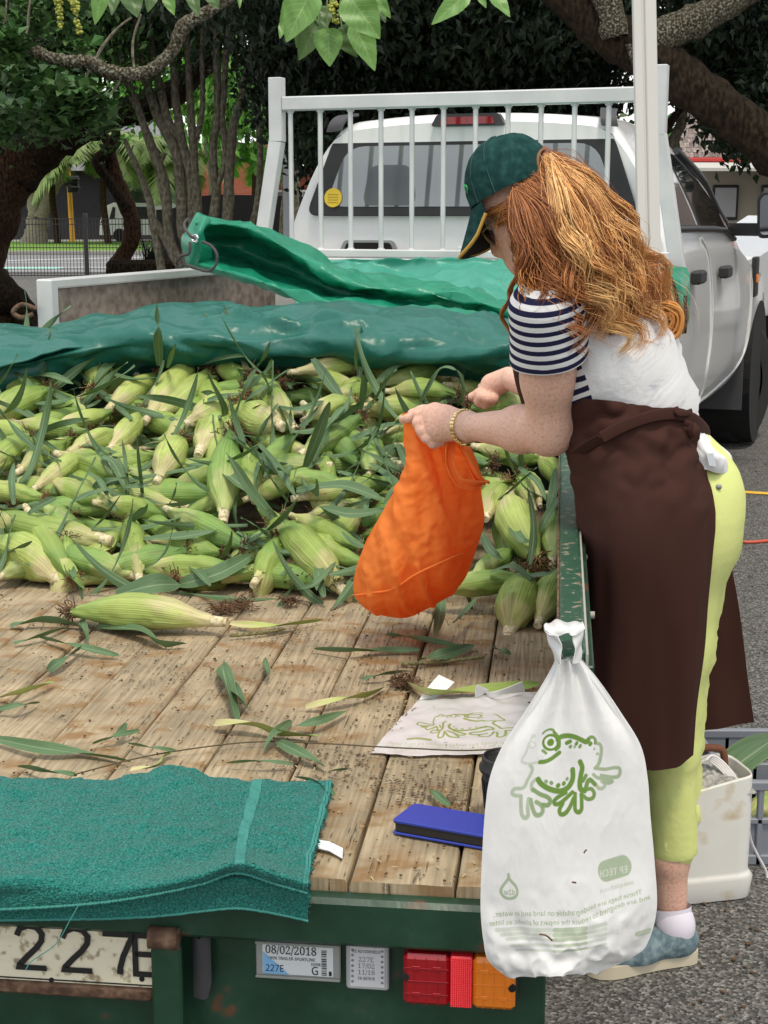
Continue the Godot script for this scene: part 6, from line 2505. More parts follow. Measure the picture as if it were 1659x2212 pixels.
# ---------------------------------------------------------------- bags and their print
var frog := [
	[[505, 225, 540, 195, 590, 180, 640, 195], 26, .9], [[640, 215, 690, 270], 34, 1.0], [[690, 310, 740, 272, 820, 254, 900, 268, 990, 312, 1060, 346, 1090, 322], 54, 1.0], [[1085, 322, 1110, 292, 1150, 286, 1180, 320, 1180, 362], 36, .9], [[1190, 360, 1240, 374, 1255, 430, 1245, 540, 1220, 640, 1180, 690], 38, .65],
	[[500, 450, 545, 490], 30, .9], [[715, 330, 712, 400, 670, 445], 34, 1.0], [[470, 602, 540, 596, 620, 556, 712, 480], 48, 1.0],
	[[380, 262, 330, 350, 290, 470, 245, 560, 250, 600, 330, 620, 470, 602], 30, .28], [[345, 640, 372, 700, 310, 820, 260, 930, 150, 945, 115, 990, 140, 1030, 230, 1042], 36, .5],
	[[228, 1042, 225, 1150, 232, 1260, 272, 1310, 312, 1280, 310, 1180, 322, 1080], 38, .55], [[350, 1090, 370, 1190, 410, 1270, 470, 1270, 502, 1220, 480, 1160, 420, 1120], 40, .75], [[380, 960, 470, 1022, 560, 1060, 600, 1110, 570, 1160, 500, 1160], 42, .85], [[370, 970, 360, 890, 400, 830, 440, 812], 38, .5],
	[[440, 822, 480, 882, 560, 940, 650, 975, 740, 982, 820, 942, 870, 870, 890, 780, 885, 700], 54, 1.0], [[800, 1005, 700, 1062, 650, 1112, 662, 1150, 722, 1140, 800, 1080, 885, 1000], 40, 1.0], [[760, 1140, 715, 1220, 732, 1270, 790, 1260, 850, 1190, 900, 1080], 40, 1.0],
	[[920, 1020, 918, 1130, 920, 1220, 960, 1252, 1002, 1220, 1006, 1120, 1000, 1030], 40, 1.0], [[980, 600, 1010, 680, 992, 780, 980, 880, 992, 960, 1045, 982], 54, 1.0], [[1020, 1042, 1080, 1092, 1150, 1082, 1170, 1020, 1130, 960, 1060, 972], 38, .95], [[1060, 780, 1020, 850], 40, .95], [[1060, 950, 1085, 860, 1120, 840, 1180, 900], 46, .95],
	[[1180, 690, 1300, 702, 1420, 680, 1488, 690, 1490, 770, 1430, 800, 1260, 780], 36, .65], [[1160, 770, 1220, 812, 1330, 832, 1400, 850, 1360, 882, 1290, 870], 36, .65], [[1190, 900, 1230, 952, 1280, 952, 1312, 900, 1270, 860], 36, .55],
	[[540, 850, 548, 856], 36, .8], [[610, 870, 616, 876], 38, .9], [[695, 915, 705, 905], 44, 1.0], [[770, 888, 776, 876], 40, 1.0], [[810, 826, 818, 810], 30, .8], [[850, 400, 856, 392], 38, .9], [[905, 405, 915, 385], 30, .7], [[975, 402, 985, 388], 40, .9], [[928, 362, 936, 350], 40, 1.0], [[1112, 382, 1126, 365], 40, 1.0], [[805, 350, 850, 326], 44, 1.0], [[1165, 440, 1168, 434], 24, .6], [[1202, 505, 1208, 500], 30, .6]]

class Print:
	var w: int
	var h: int
	var m: PackedFloat32Array

	func _init(ww: int, hh: int) -> void:
		w = ww
		h = hh
		m.resize(w * h)

	func line(a: Vector2, b: Vector2, wid: float, k: float) -> void:
		var r := wid * .5
		var ab := b - a
		var inv := 1.0 / maxf(ab.length_squared(), 1e-6)
		for y in range(maxi(0, int(minf(a.y, b.y) - r - 2)), mini(h, int(maxf(a.y, b.y) + r + 3))):
			for x in range(maxi(0, int(minf(a.x, b.x) - r - 2)), mini(w, int(maxf(a.x, b.x) + r + 3))):
				var p := Vector2(x, y) - a
				var d := (p - ab * clampf(p.dot(ab) * inv, 0, 1)).length() - r
				var v := clampf(.5 - d * .5, 0, 1) * k
				if v > m[y * w + x]: m[y * w + x] = v

	func path(p: PackedVector2Array, wid: float, k: float) -> void:
		for i in p.size() - 1: line(p[i], p[i + 1], wid, k)

	func ring(c: Vector2, r: float, wid: float, k: float, sq := 1.0) -> void:
		for i in 24: line(c + Vector2(cos(TAU * i / 24), sin(TAU * i / 24) * sq) * r, c + Vector2(cos(TAU * (i + 1) / 24), sin(TAU * (i + 1) / 24) * sq) * r, wid, k)

	# lettering laid along x (and the way y leads), mirrored if sx is negative; map turns letter space into pixels
	func letters(s: String, size: float, k: float, map: Callable, bold := false) -> void:
		var tm := TextMesh.new()
		var f := SystemFont.new()
		f.font_names = PackedStringArray(["Droid Sans"])
		f.font_weight = 700 if bold else 400
		tm.font = f
		tm.text = s
		tm.font_size = 48
		tm.pixel_size = size / 36.0
		tm.depth = 0.0
		tm.horizontal_alignment = HORIZONTAL_ALIGNMENT_LEFT
		var a := tm.get_mesh_arrays()
		var v: PackedVector3Array = a[Mesh.ARRAY_VERTEX]
		var ix: PackedInt32Array = a[Mesh.ARRAY_INDEX]
		var lo := 1e9
		var hi := -1e9
		for q in v:
			lo = minf(lo, q.x)
			hi = maxf(hi, q.x)
		for t in range(0, ix.size(), 3):
			var p: Vector2 = map.call(Vector2((v[ix[t]].x - lo) / (hi - lo), v[ix[t]].y))
			var q: Vector2 = map.call(Vector2((v[ix[t + 1]].x - lo) / (hi - lo), v[ix[t + 1]].y))
			var r: Vector2 = map.call(Vector2((v[ix[t + 2]].x - lo) / (hi - lo), v[ix[t + 2]].y))
			var den := (q - p).cross(r - p)
			if absf(den) < 1e-6: continue
			for y in range(maxi(0, int(minf(p.y, minf(q.y, r.y)))), mini(h - 1, int(maxf(p.y, maxf(q.y, r.y)))) + 1):
				for x in range(maxi(0, int(minf(p.x, minf(q.x, r.x)))), mini(w - 1, int(maxf(p.x, maxf(q.x, r.x)))) + 1):
					var hit := 0
					for s4 in 4:
						var z := Vector2(x + .25 + .5 * (s4 % 2), y + .25 + .5 * (s4 / 2)) - p
						var e := z.cross(r - p) / den
						var g := (q - p).cross(z) / den
						if e >= 0 and g >= 0 and e + g <= 1: hit += 1
					var i := y * w + x
					if hit: m[i] = minf(maxf(k, m[i]), m[i] + k * hit / 4.0)

	func blur(n: int) -> void:
		for z in n:
			var o := m.duplicate()
			for y in range(1, h - 1):
				for x in range(1, w - 1):
					var i := y * w + x
					m[i] = (o[i] * 4.0 + o[i - 1] + o[i + 1] + o[i - w] + o[i + w]) / 8.0

	func picture(paper: Color, ink: Color) -> ImageTexture:
		var d := PackedByteArray()
		d.resize(w * h * 3)
		for i in w * h:
			var c := paper.lerp(ink, m[i]).linear_to_srgb()
			d[i * 3] = int(c.r * 255)
			d[i * 3 + 1] = int(c.g * 255)
			d[i * 3 + 2] = int(c.b * 255)
		return ImageTexture.create_from_image(Image.create_from_data(w, h, false, Image.FORMAT_RGB8, d))

func smooth2(a: Array, f: Callable) -> PackedVector2Array:
	var p := PackedVector3Array()
	for i in range(0, a.size(), 2): p.append(Vector3(a[i], a[i + 1], 0))
	var o := PackedVector2Array()
	for q in spline(p, (p.size() - 1) * 5): o.append(f.call(Vector2(q.x, q.y)))
	return o

func bag_mat(called: String, t: Texture2D, tone := 1.0) -> StandardMaterial3D:
	var m := mat(called, Color(tone, tone, tone), 0.26, 0.0, 0.5)
	m.albedo_texture = t
	m.cull_mode = BaseMaterial3D.CULL_DISABLED
	m.backlight_enabled = true
	m.backlight = Color(.45, .45, .45)
	return m

func bags() -> void:
	# white carrier bag hung on the end of the rail; rows from the bottom up: y, left x, right x
	var out := [[2106, 1098, 1300], [2070, 1056, 1375], [2030, 1044, 1402], [1960, 1038, 1419], [1860, 1041, 1414], [1760, 1047, 1405], [1680, 1058, 1399], [1610, 1086, 1384], [1540, 1132, 1342], [1470, 1176, 1294], [1425, 1200, 1256]]
	var at_y := func(y: float) -> Vector2:
		for i in out.size() - 1:
			if y <= out[i][0] and y >= out[i + 1][0]:
				var t: float = (y - out[i][0]) / (out[i + 1][0] - out[i][0])
				return Vector2(lerpf(out[i][1], out[i + 1][1], t), lerpf(out[i][2], out[i + 1][2], t))
		return Vector2(1040, 1418)
	var W := 640
	var Hh := 1280
	var v_of := func(y: float) -> float:
		for i in out.size() - 1:
			if y <= out[i][0] and y >= out[i + 1][0]: return (i + (y - out[i][0]) / (out[i + 1][0] - out[i][0])) / 10.0
		return 0.0
	var uv := func(p: Vector2) -> Vector2:
		var e: Vector2 = at_y.call(p.y)
		return Vector2((p.x - e.x) / (e.y - e.x) * W, v_of.call(p.y) * Hh)
	var pr := Print.new(W, Hh)
	var fz := func(p: Vector2) -> Vector2: return uv.call(Vector2(1088.3 + p.x * .168, 1546.1 + p.y * .168))
	var px := .168 * W / 350.0
	for q in frog: pr.path(smooth2(q[0], fz), q[1] * px * 1.22, q[2] * .97)
	var ring_at := func(cx: float, cy: float, r: float, wd: float, k: float) -> void:
		var a := []
		for i in 17: a.append_array([cx + cos(TAU * i / 16) * r, cy + sin(TAU * i / 16) * r])
		pr.path(smooth2(a, fz), wd * px, k)
	ring_at.call(600, 350, 94, 34, 1.0)
	ring_at.call(600, 350, 24, 48, 1.0)
	ring_at.call(372, 372, 40, 22, .2)
	pr.path(smooth2([370, 262, 392, 262], fz), 56 * px, .25)
	pr.blur(2)
	# small print shows through from the other side, so it reads backwards
	var soft := Print.new(W, Hh)
	var bz := func(p: Vector2) -> Vector2: return uv.call(Vector2(1035.2 + p.x * .24, 1824.8 + p.y * .24))
	var lay := func(s: String, x0: float, x1: float, y0: float, y1: float, size: float, k: float, dip: float, bold: bool) -> void:
		soft.letters(s, size, k, func(p: Vector2) -> Vector2:
			var x: float = lerpf(x0, x1, p.x)
			var t: float = clampf((x - 900.0) / 600.0, 0, 1)
			return bz.call(Vector2(x, lerpf(y0, y1, t) - p.y + dip * sin(PI * p.x)))
			, bold)
	lay.call("These bags are biodegradable on land and in water.", 1435, 150, 618, 380, 42, .85, -14.0, false)
	lay.call("and are designed to reduce the impact of plastic as litter.", 1505, 100, 690, 452, 42, .85, -10.0, false)
	lay.call("www.eptech.co.nz", 1380, 1085, 470, 290, 40, .6, 0.0, false)
	soft.blur(2)
	for i in 5:
		soft.path(smooth2([180 + i * 40, 752 + i * 47, 500, 750 + i * 47, 800, 748 + i * 47, 960, 735 + i * 47, 1120, 690 + i * 47], bz), 17, .26)
		soft.path(smooth2([680, 750 + i * 47, 820, 750 + i * 47, 950, 735 + i * 47], bz), 19, .52)
	soft.path(smooth2([1140, 245, 1300, 190], bz), 56, .58)
	soft.path(smooth2([1410, 785, 1500, 760], bz), 26, .45)
	var drop := [265, 260, 262, 300, 215, 370, 205, 420, 235, 465, 280, 475, 330, 455, 345, 410, 330, 360, 280, 305, 268, 262]
	soft.path(smooth2(drop, bz), 9, .6)
	var wm := Print.new(W, Hh)
	wm.letters("EP TECH", 62, .7, func(p: Vector2) -> Vector2: return bz.call(Vector2(lerpf(1335, 1090, p.x), 200 + 52 * p.x - p.y + 20)), true)
	soft.letters("d2w", 52, .6, func(p: Vector2) -> Vector2: return bz.call(Vector2(lerpf(325, 228, p.x), 415 - p.y)), true)
	soft.blur(1)
	for i in soft.m.size(): pr.m[i] = maxf(pr.m[i], clampf(soft.m[i] - wm.m[i] * .45, 0, 1))
	var white := bag_mat("bag_print", pr.picture(c3(.80, .80, .785), c3(.14, .27, .035)), 1.0)
	var plain_white := bag_mat("bag_white", null)
	plain_white.albedo_color = Color(.80, .80, .79).linear_to_srgb()
	bumped(white, T.crease_n, .2)
	white.uv1_scale = Vector3.ONE
	var rows := []
	var back := []
	for i in out.size():
		var r := PackedVector3Array()
		var q := PackedVector3Array()
		for k in 7:
			var u := k / 6.0
			var bulge := sin(u * PI)
			var deep: float = lerpf(.034, .010, i / 10.0)
			r.append(P(lerpf(out[i][1], out[i][2], u), out[i][0] + (14.0 * (u - .5) * -1.0 if i < 2 else 0.0), 1.80 - deep * bulge))
			q.append(P(lerpf(out[i][2], out[i][1], u), out[i][0] + (14.0 * (u - .5) if i < 2 else 0.0), 1.80 + deep * bulge * 1.4))
		rows.append(r)
		back.append(q)
	var f := fn(141, 1.0, 3)
	var g := fn(142, 1.0, 2)
	# the front pulls into folds near the handles and crumples at the bottom
	var wrinkle := func(u, v, p): return (.006 * (ridge(f, Vector3(p.x * 3.0, p.y * 2.0 + p.x, 1.0)) - .5) * (1.0 - smoothstep(.5, .9, v)) + .006 * (ridge(g, Vector3(p.x * 9.0, p.y * 7.0, 2.0)) - .6) * (1.0 - smoothstep(.02, .5, v)) + .005 * (ridge(g, Vector3(p.x * 22.0 + p.y * 8.0, p.y * 18.0 - p.x * 7.0, 4.0)) - .6) * (1.0 - smoothstep(.0, .42, v)) + .006 * cos((u - .5) * 22.0) * smoothstep(.55, .95, v)) * smoothstep(0.0, .08, u) * smoothstep(1.0, .92, u)
	var s := swell(sheet(rows, 90, 130), wrinkle)
	var t := thing("plastic_bag", "white plastic bag printed with a green frog, hanging from the rail end", "plastic bag", P(1230, 2100, 1.8), "white frog bags")
	var b := MB.new()
	b.grid(s)
	put("front_panel", b, white, t)
	b = MB.new()
	b.grid(swell(sheet(back, 60, 80), wrinkle))
	put("back_panel", b, plain_white, t)
	# handles pulled over the rail end
	rows = [
		prow([1198, 1428, 1.80, 1214, 1436, 1.79, 1238, 1436, 1.79, 1256, 1425, 1.80]),
		prow([1186, 1404, 1.79, 1190, 1408, 1.785, 1254, 1406, 1.785, 1262, 1400, 1.79]),
		prow([1178, 1376, 1.80, 1196, 1380, 1.77, 1248, 1378, 1.77, 1259, 1374, 1.80])]
	# left and right bands of the handle leave an opening where the steel shows
	for q in [[[1200, 1432, 1194, 1404, 1184, 1380, 1178, 1358], [1214, 1434, 1212, 1410, 1214, 1390, 1206, 1374]], [[1254, 1430, 1257, 1404, 1258, 1384, 1260, 1356], [1240, 1434, 1243, 1408, 1240, 1388, 1240, 1372]]]:
		var rr := []
		for k in 2:
			var line := PackedVector3Array()
			for i in 4: line.append(P(q[k][i * 2], q[k][i * 2 + 1], 1.795 - (.02 if k == 1 else 0.0)))
			rr.append(spline(line, 16))
		b = MB.new()
		slab(b, swell(sheet(rr, 16, 6), func(u, v, p): return .001 * sin(u * 9 + v * 4)), .0012)
		put("handle_band", b, plain_white, t)
	rows = [
		prow([1177, 1362, 1.81, 1190, 1372, 1.785, 1208, 1374, 1.775, 1228, 1366, 1.77, 1244, 1372, 1.775, 1261, 1358, 1.80]),
		prow([1177, 1350, 1.82, 1192, 1356, 1.795, 1210, 1354, 1.785, 1230, 1350, 1.78, 1246, 1354, 1.79, 1260, 1346, 1.81]),
		prow([1184, 1346, 1.86, 1196, 1344, 1.85, 1212, 1341, 1.845, 1232, 1340, 1.845, 1248, 1341, 1.85, 1258, 1343, 1.86]),
		prow([1190, 1350, 1.93, 1200, 1350, 1.93, 1214, 1350, 1.93, 1232, 1350, 1.93, 1246, 1350, 1.93, 1254, 1350, 1.93])]
	b = MB.new()
	slab(b, swell(sheet(rows, 40, 24), func(u, v, p): return .0015 * sin(u * 15.0 + v * 5.0) + .002 * sin(u * 7.0)), .0012)
	put("handle_loop", b, plain_white, t)
	# scraps of husk stuck to it
	b = MB.new()
	for q in [[1165, 2018, 1180, 2021, 1193, 2032], [1262, 1842, 1264, 1838, 1267, 1836], [1236, 1906, 1240, 1906, 1244, 1907]]:
		var p := spline(PackedVector3Array([P(q[0], q[1], 1.732), P(q[2], q[3], 1.730), P(q[4], q[5], 1.732)]), 8)
		var r8 := PackedFloat32Array()
		for i in 9: r8.append(.0012)
		b.tube(p, r8, 4)
	put("husk_scrap", b, M.silk, t)
	# the second frog bag lying flat on the planks
	var pf := Print.new(512, 512)
	var ff := func(p: Vector2) -> Vector2: return Vector2(450 - p.x * .235, 330 - p.y * .16)
	for q in frog: pf.path(smooth2(q[0], ff), maxf(q[1] * .17, 4.0), .9)
	pf.ring(Vector2(450 - 600 * .235, 330 - 350 * .16), 20, 6, .9, .7)
	for q in [["These bags are biodegradable on land and in water.", 82, 20], ["and are designed to reduce the impact of plastic as litter.", 62, 20]]: pf.letters(q[0], q[2], .55, func(p: Vector2) -> Vector2: return Vector2(40 + p.x * 460, q[1] + p.y), false)
	for i in 4: pf.line(Vector2(60, 46 - i * 8), Vector2(470, 46 - i * 8), 3, .22)
	pf.line(Vector2(100, 112), Vector2(190, 112), 12, .8)
	rows = []
	var fl := [[1628, 800, 1632, 960, 1625, 1200], [1590, 832, 1594, 970, 1588, 1190], [1550, 866, 1554, 985, 1548, 1180], [1520, 898, 1522, 1000, 1516, 1170], [1502, 918, 1500, 1010, 1496, 1160]]
	for q in fl: rows.append(PackedVector3Array([G(q[1], q[0], .5235), G(lerpf(q[1], q[3], .5), (q[0] + q[2]) * .5, .527), G(q[3], q[2], .526), G(lerpf(q[3], q[5], .5), (q[2] + q[4]) * .5, .528), G(q[5], q[4], .5235)]))
	t = thing("plastic_bag", "flat white frog bag lying on the planks under a pale husk strip", "plastic bag", G(980, 1570, .522), "white frog bags")
	b = MB.new()
	b.grid(swell(sheet(rows, 60, 40), func(u, v, p): return .0035 * (ridge(f, Vector3(p.x * 9.0, p.z * 9.0, 3.0)) - .4)))
	put("panel", b, bag_mat("flat_bag_print", pf.picture(c3(.66, .64, .65), c3(.24, .33, .04)), 1.0), t)
	for q in [[[905, 1512, .526, 925, 1484, .545, 948, 1458, .56], [940, 1508, .526, 965, 1490, .54, 982, 1474, .552]], [[1026, 1506, .53, 1026, 1492, .545, 1030, 1478, .56], [1044, 1500, .535, 1050, 1494, .54, 1056, 1490, .545]], [[1046, 1494, .535, 1075, 1492, .55, 1128, 1472, .56], [1062, 1508, .53, 1085, 1500, .54, 1134, 1494, .53]]]:
		var rr := []
		for k in 2:
			var line := PackedVector3Array()
			for i in 3: line.append(G(q[k][i * 3], q[k][i * 3 + 1], q[k][i * 3 + 2]))
			rr.append(line)
		b = MB.new()
		slab(b, sheet(rr, 12, 6), .001)
		put("handle", b, plain_white, t)
	# orange cloth bag held open by the left hand; rows from the bottom up
	var om := mat("orange_cloth", c3(.97, .33, .07), 0.7, 0.0, 0.25)
	om.cull_mode = BaseMaterial3D.CULL_DISABLED
	om.backlight_enabled = true
	om.backlight = Color(.95, .45, .10)
	bumped(om, T.crease_n, .5)
	tri(om, 2.0)
	om.uv1_scale = Vector3(4.0, 1.1, 4.0)
	rows = [
		prow([800, 1322, 3.18, 838, 1332, 3.14, 880, 1334, 3.13, 925, 1314, 3.14, 975, 1286, 3.17]),
		prow([766, 1288, 3.16, 812, 1304, 3.05, 880, 1300, 3.02, 945, 1278, 3.04, 1002, 1252, 3.14]),
		prow([768, 1232, 3.14, 822, 1240, 3.00, 886, 1238, 2.97, 955, 1222, 3.00, 1024, 1200, 3.12]),
		prow([796, 1160, 3.12, 844, 1162, 2.99, 900, 1160, 2.97, 970, 1150, 3.00, 1046, 1128, 3.10]),
		prow([832, 1095, 3.09, 868, 1090, 2.99, 915, 1088, 2.98, 972, 1082, 3.00, 1040, 1072, 3.08]),
		prow([864, 1035, 3.07, 888, 1030, 2.99, 925, 1026, 2.98, 972, 1024, 3.00, 1034, 1034, 3.06]),
		prow([878, 985, 3.05, 898, 980, 2.99, 928, 976, 2.985, 968, 976, 3.0, 1022, 990, 3.05]),
		prow([872, 930, 3.04, 892, 940, 3.0, 922, 948, 2.99, 962, 958, 3.0, 1006, 960, 3.03]),
		prow([868, 893, 3.03, 886, 908, 3.01, 918, 930, 3.0, 958, 948, 3.0, 990, 945, 3.02])]
	var bk := []
	for r in rows:
		var q := PackedVector3Array()
		for k in 5:
			var p: Vector3 = r[4 - k]
			q.append(p + Vector3(0, 0, -.012 - .14 * sin(k / 4.0 * PI)) if k > 0 and k < 4 else p)
		bk.append(q)
	t = thing("orange_bag", "orange cloth carrier bag held open by her left hand", "bag", P(880, 1335, 3.15))
	b = MB.new()
	b.grid(swell(sheet(rows, 70, 110), func(u, v, p): return (.015 * (ridge(g, Vector3(p.x * 8.0 + p.y * 3.4, p.y * 1.5 - p.x * .6, 5.0)) - .5) + .008 * (ridge(g, Vector3(p.x * 17.0 + p.y * 2.0, p.y * 3.0 + p.x * 2.0, 6.0)) - .5) + .004 * (ridge(g, Vector3(p.x * 16.0 + p.y * 24.0, p.y * 20.0 - p.x * 14.0, 8.0)) - .5)) * smoothstep(0.0, .12, u) * smoothstep(1.0, .88, u) * smoothstep(0.0, .05, v)))
	put("front_panel", b, om, t)
	b = MB.new()
	b.grid(swell(sheet(bk, 40, 60), func(u, v, p): return .012 * (ridge(f, Vector3(p.x * 5.0, p.y * 3.0, 7.0)) - .5)))
	put("back_panel", b, om, t)
	b = MB.new()
	var seam := spline(prow([768, 1286, 3.10, 812, 1280, 3.02, 850, 1272, 2.985, 900, 1240, 2.955, 960, 1212, 2.97, 998, 1196, 3.03]), 40)
	var sr := PackedFloat32Array()
	for i in 41: sr.append(.0025)
	b.tube(seam, sr, 5)
	put("bottom_seam", b, om, t)
	# the loose handle
	for q in [[[962, 950, 2.97, 962, 1000, 2.95, 985, 1048, 2.94, 1024, 1056, 2.95, 1050, 1044, 2.97], [984, 952, 2.975, 978, 996, 2.955, 998, 1030, 2.95, 1026, 1036, 2.955, 1058, 1038, 2.975]], [[1000, 950, 3.0, 1016, 970, 2.97, 1030, 1005, 2.965, 1040, 1030, 2.97, 1056, 1040, 2.98], [984, 952, 3.0, 1000, 985, 2.975, 1012, 1012, 2.97, 1024, 1034, 2.97, 1046, 1046, 2.98]]]:
		b = MB.new()
		slab(b, swell(sheet([prow(q[0]), prow(q[1])], 40, 8), func(u, v, p): return .006 * sin(v * 7.0 + u * 4.0)), .002)
		put("handle", b, om, t)
# ---------------------------------------------------------------- the woman leaning over the trailer
func head_frame() -> Transform3D:
	var f := Vector3(-.68, -.63, -.38).normalized()
	var u := Vector3(-.64, .75, -.10)
	u = (u - f * u.dot(f)).normalized()
	return Transform3D(Basis(u.cross(f), u, f), P(1142, 430, 2.745))

# the cap sits flatter on the head than the face looks
func cap_frame() -> Transform3D:
	var f := Vector3(-.80, -.42, -.44).normalized()
	var u := Vector3(-.45, .87, -.20)
	u = (u - f * u.dot(f)).normalized()
	return Transform3D(Basis(u.cross(f), u, f), P(1110, 412, 2.735))

func person() -> void:
	var t := thing("person", "person in green cap, striped shirt, brown apron and lime trousers leaning over the trailer", "person", P(1450, 2070, 2.70) * Vector3(1, 0, 1))
	var skin := mat("skin", Color.WHITE, 0.5, 0.0, 0.4)
	skin.albedo_texture = ramp_tex(noise_image(151, 0.035, 512, 512, 5), [[.12, c3(.50, .25, .165)], [.3, c3(.64, .37, .27)], [.55, c3(.70, .435, .335)], [.9, c3(.74, .48, .38)]])
	tri(skin, 7.0)
	skin.subsurf_scatter_enabled = true
	skin.subsurf_scatter_strength = 0.15
	# ------- body
	var sh_l := P(1178, 668, 2.60)
	var el_l := P(1188, 930, 2.70)
	var wr_l := P(1016, 922, 2.92)
	var sh_r := P(1200, 650, 2.98)
	var el_r := P(1215, 860, 3.14)
	var wr_r := P(1098, 818, 3.32)
	var neck := P(1190, 600, 2.78)
	var chest := P(1290, 760, 2.78)
	var waist := P(1398, 925, 2.80)
	var hip := P(1470, 1075, 2.82)
	var hip_l := P(1462, 1120, 2.72)
	var hip_r := P(1482, 1120, 2.94)
	var kn_l := P(1440, 1560, 2.71)
	var kn_r := P(1466, 1540, 2.95)
	var an_l := P(1450, 1975, 2.71)
	var an_r := P(1478, 1905, 2.98)
	var fl := Flesh.new()
	fl.h = .009
	fl.bone(hip, waist, .10, .085, .05)
	fl.bone(waist, chest, .085, .095, .05)
	fl.bone(chest, neck, .09, .05, .05)
	fl.bone(neck, P(1140, 500, 2.75), .05, .048, .03)
	fl.bone(chest, sh_l, .06, .05, .05)
	fl.bone(chest, sh_r, .06, .05, .05)
	fl.bone(sh_l, el_l.lerp(sh_l, .45), .052, .0445, .03)
	fl.bone(el_l.lerp(sh_l, .45), el_l, .0445, .041, .03)
	fl.bone(el_l, el_l.lerp(wr_l, .35), .042, .040, .03)
	fl.bone(el_l.lerp(wr_l, .35), wr_l, .0415, .026, .03)
	fl.bone(sh_r, el_r, .048, .04, .03)
	fl.bone(el_r, wr_r, .038, .024, .03)
	fl.bone(hip, hip_l, .09, .085, .04)
	fl.bone(hip, hip_r, .09, .085, .04)
	fl.bone(hip_l, kn_l, .075, .034, .03)
	fl.bone(hip_r, kn_r, .075, .036, .03)
	fl.bone(kn_l, kn_l.lerp(an_l, .35), .032, .032, .02)
	fl.bone(kn_l.lerp(an_l, .35), kn_l.lerp(an_l, .7), .032, .036, .02)
	fl.bone(kn_l.lerp(an_l, .7), an_l, .036, .030, .02)
	fl.bone(kn_r, kn_r.lerp(an_r, .35), .034, .035, .02)
	fl.bone(kn_r.lerp(an_r, .35), an_r, .039, .030, .02)
	var b := MB.new()
	fl.build(b)
	# left hand: a loose fist with the first finger and thumb pinching the bag's rim
	var hf := Flesh.new()
	hf.h = .0027
	var pl := P(958, 914, 2.965)
	hf.bone(wr_l, pl, .027, .030, .02, Vector3(0, 1, 0), 1.15)
	hf.bone(pl, P(930, 902, 2.985), .028, .024, .02, Vector3(0, 1, 0), 1.1)
	hf.bone(P(945, 930, 2.96), P(925, 925, 2.985), .02, .018, .015)
	hf.chain([P(928, 890, 2.99), P(902, 896, 2.985), P(882, 904, 2.995), P(870, 906, 3.01)], [.0115, .0105, .0095, .0082], .004)
	hf.chain([P(924, 904, 2.985), P(902, 913, 2.972), P(908, 928, 2.966), P(932, 930, 2.972)], [.0115, .011, .0102, .009], .003)
	hf.chain([P(930, 920, 2.98), P(911, 932, 2.964), P(919, 946, 2.960), P(942, 945, 2.968)], [.011, .0108, .0098, .0088], .003)
	hf.chain([P(940, 936, 2.975), P(925, 948, 2.958), P(935, 960, 2.958), P(954, 956, 2.966)], [.0102, .0098, .009, .0082], .003)
	hf.chain([P(968, 890, 2.985), P(940, 884, 3.005), P(912, 888, 3.015), P(890, 893, 3.015)], [.014, .0125, .0115, .0095], .008)
	hf.build(b)
	# right hand: fingers round the cob she picks, first finger along it
	hf = Flesh.new()
	hf.h = .0032
	var pr := P(1062, 832, 3.34)
	hf.bone(wr_r, pr, .0245, .026, .02, Vector3(0, 1, 0), 1.1)
	hf.chain([P(1052, 840, 3.335), P(1034, 850, 3.33), P(1020, 858, 3.335), P(1012, 862, 3.345)], [.0115, .0105, .0095, .008], .007)
	hf.chain([P(1056, 846, 3.33), P(1042, 858, 3.315), P(1034, 870, 3.325), P(1036, 880, 3.34)], [.0115, .011, .010, .009], .007)
	hf.chain([P(1064, 850, 3.33), P(1054, 862, 3.312), P(1048, 874, 3.322), P(1050, 884, 3.34)], [.0115, .011, .010, .009], .007)
	hf.chain([P(1072, 850, 3.33), P(1066, 862, 3.315), P(1062, 872, 3.325), P(1064, 880, 3.34)], [.0105, .010, .009, .008], .007)
	hf.chain([P(1076, 826, 3.34), P(1056, 826, 3.365), P(1040, 836, 3.375)], [.012, .011, .009], .008)
	hf.build(b)
	# head
	var H := head_frame()
	var hd := Flesh.new()
	hd.h = .0038
	var at := func(x: float, y: float, z: float) -> Vector3: return H * Vector3(x, y, z)
	hd.bone(at.call(0, .026, .012), at.call(0, .032, .002), .068, .066, .02)
	hd.bone(at.call(0, -.005, .034), at.call(0, -.045, .046), .058, .048, .03)
	hd.bone(at.call(0, -.075, .056), at.call(0, -.092, .078), .034, .020, .025)
	hd.bone(at.call(.038, -.055, .02), at.call(.012, -.09, .066), .025, .016, .02)
	hd.bone(at.call(-.038, -.055, .02), at.call(-.012, -.09, .066), .025, .016, .02)
	hd.bone(at.call(.03, -.022, .062), at.call(.036, -.03, .05), .018, .02, .02)
	hd.bone(at.call(-.03, -.022, .062), at.call(-.036, -.03, .05), .018, .02, .02)
	hd.bone(at.call(0, .006, .085), at.call(0, -.032, .108), .0085, .0125, .010)
	hd.bone(at.call(.011, -.036, .096), at.call(.011, -.036, .094), .0075, .0075, .006)
	hd.bone(at.call(-.011, -.036, .096), at.call(-.011, -.036, .094), .0075, .0075, .006)
	hd.bone(at.call(-.018, -.062, .088), at.call(.018, -.062, .088), .0068, .0068, .006)
	hd.bone(at.call(-.016, -.074, .086), at.call(.016, -.074, .086), .0072, .0072, .006)
	hd.bone(at.call(-.022, -.068, .096), at.call(.022, -.068, .096), .0024, .0022, .004, Vector3.ZERO, 1.0, true)
	hd.bone(at.call(.033, .012, .092), at.call(.028, .012, .094), .016, .016, .012, Vector3.ZERO, 1.0, true)
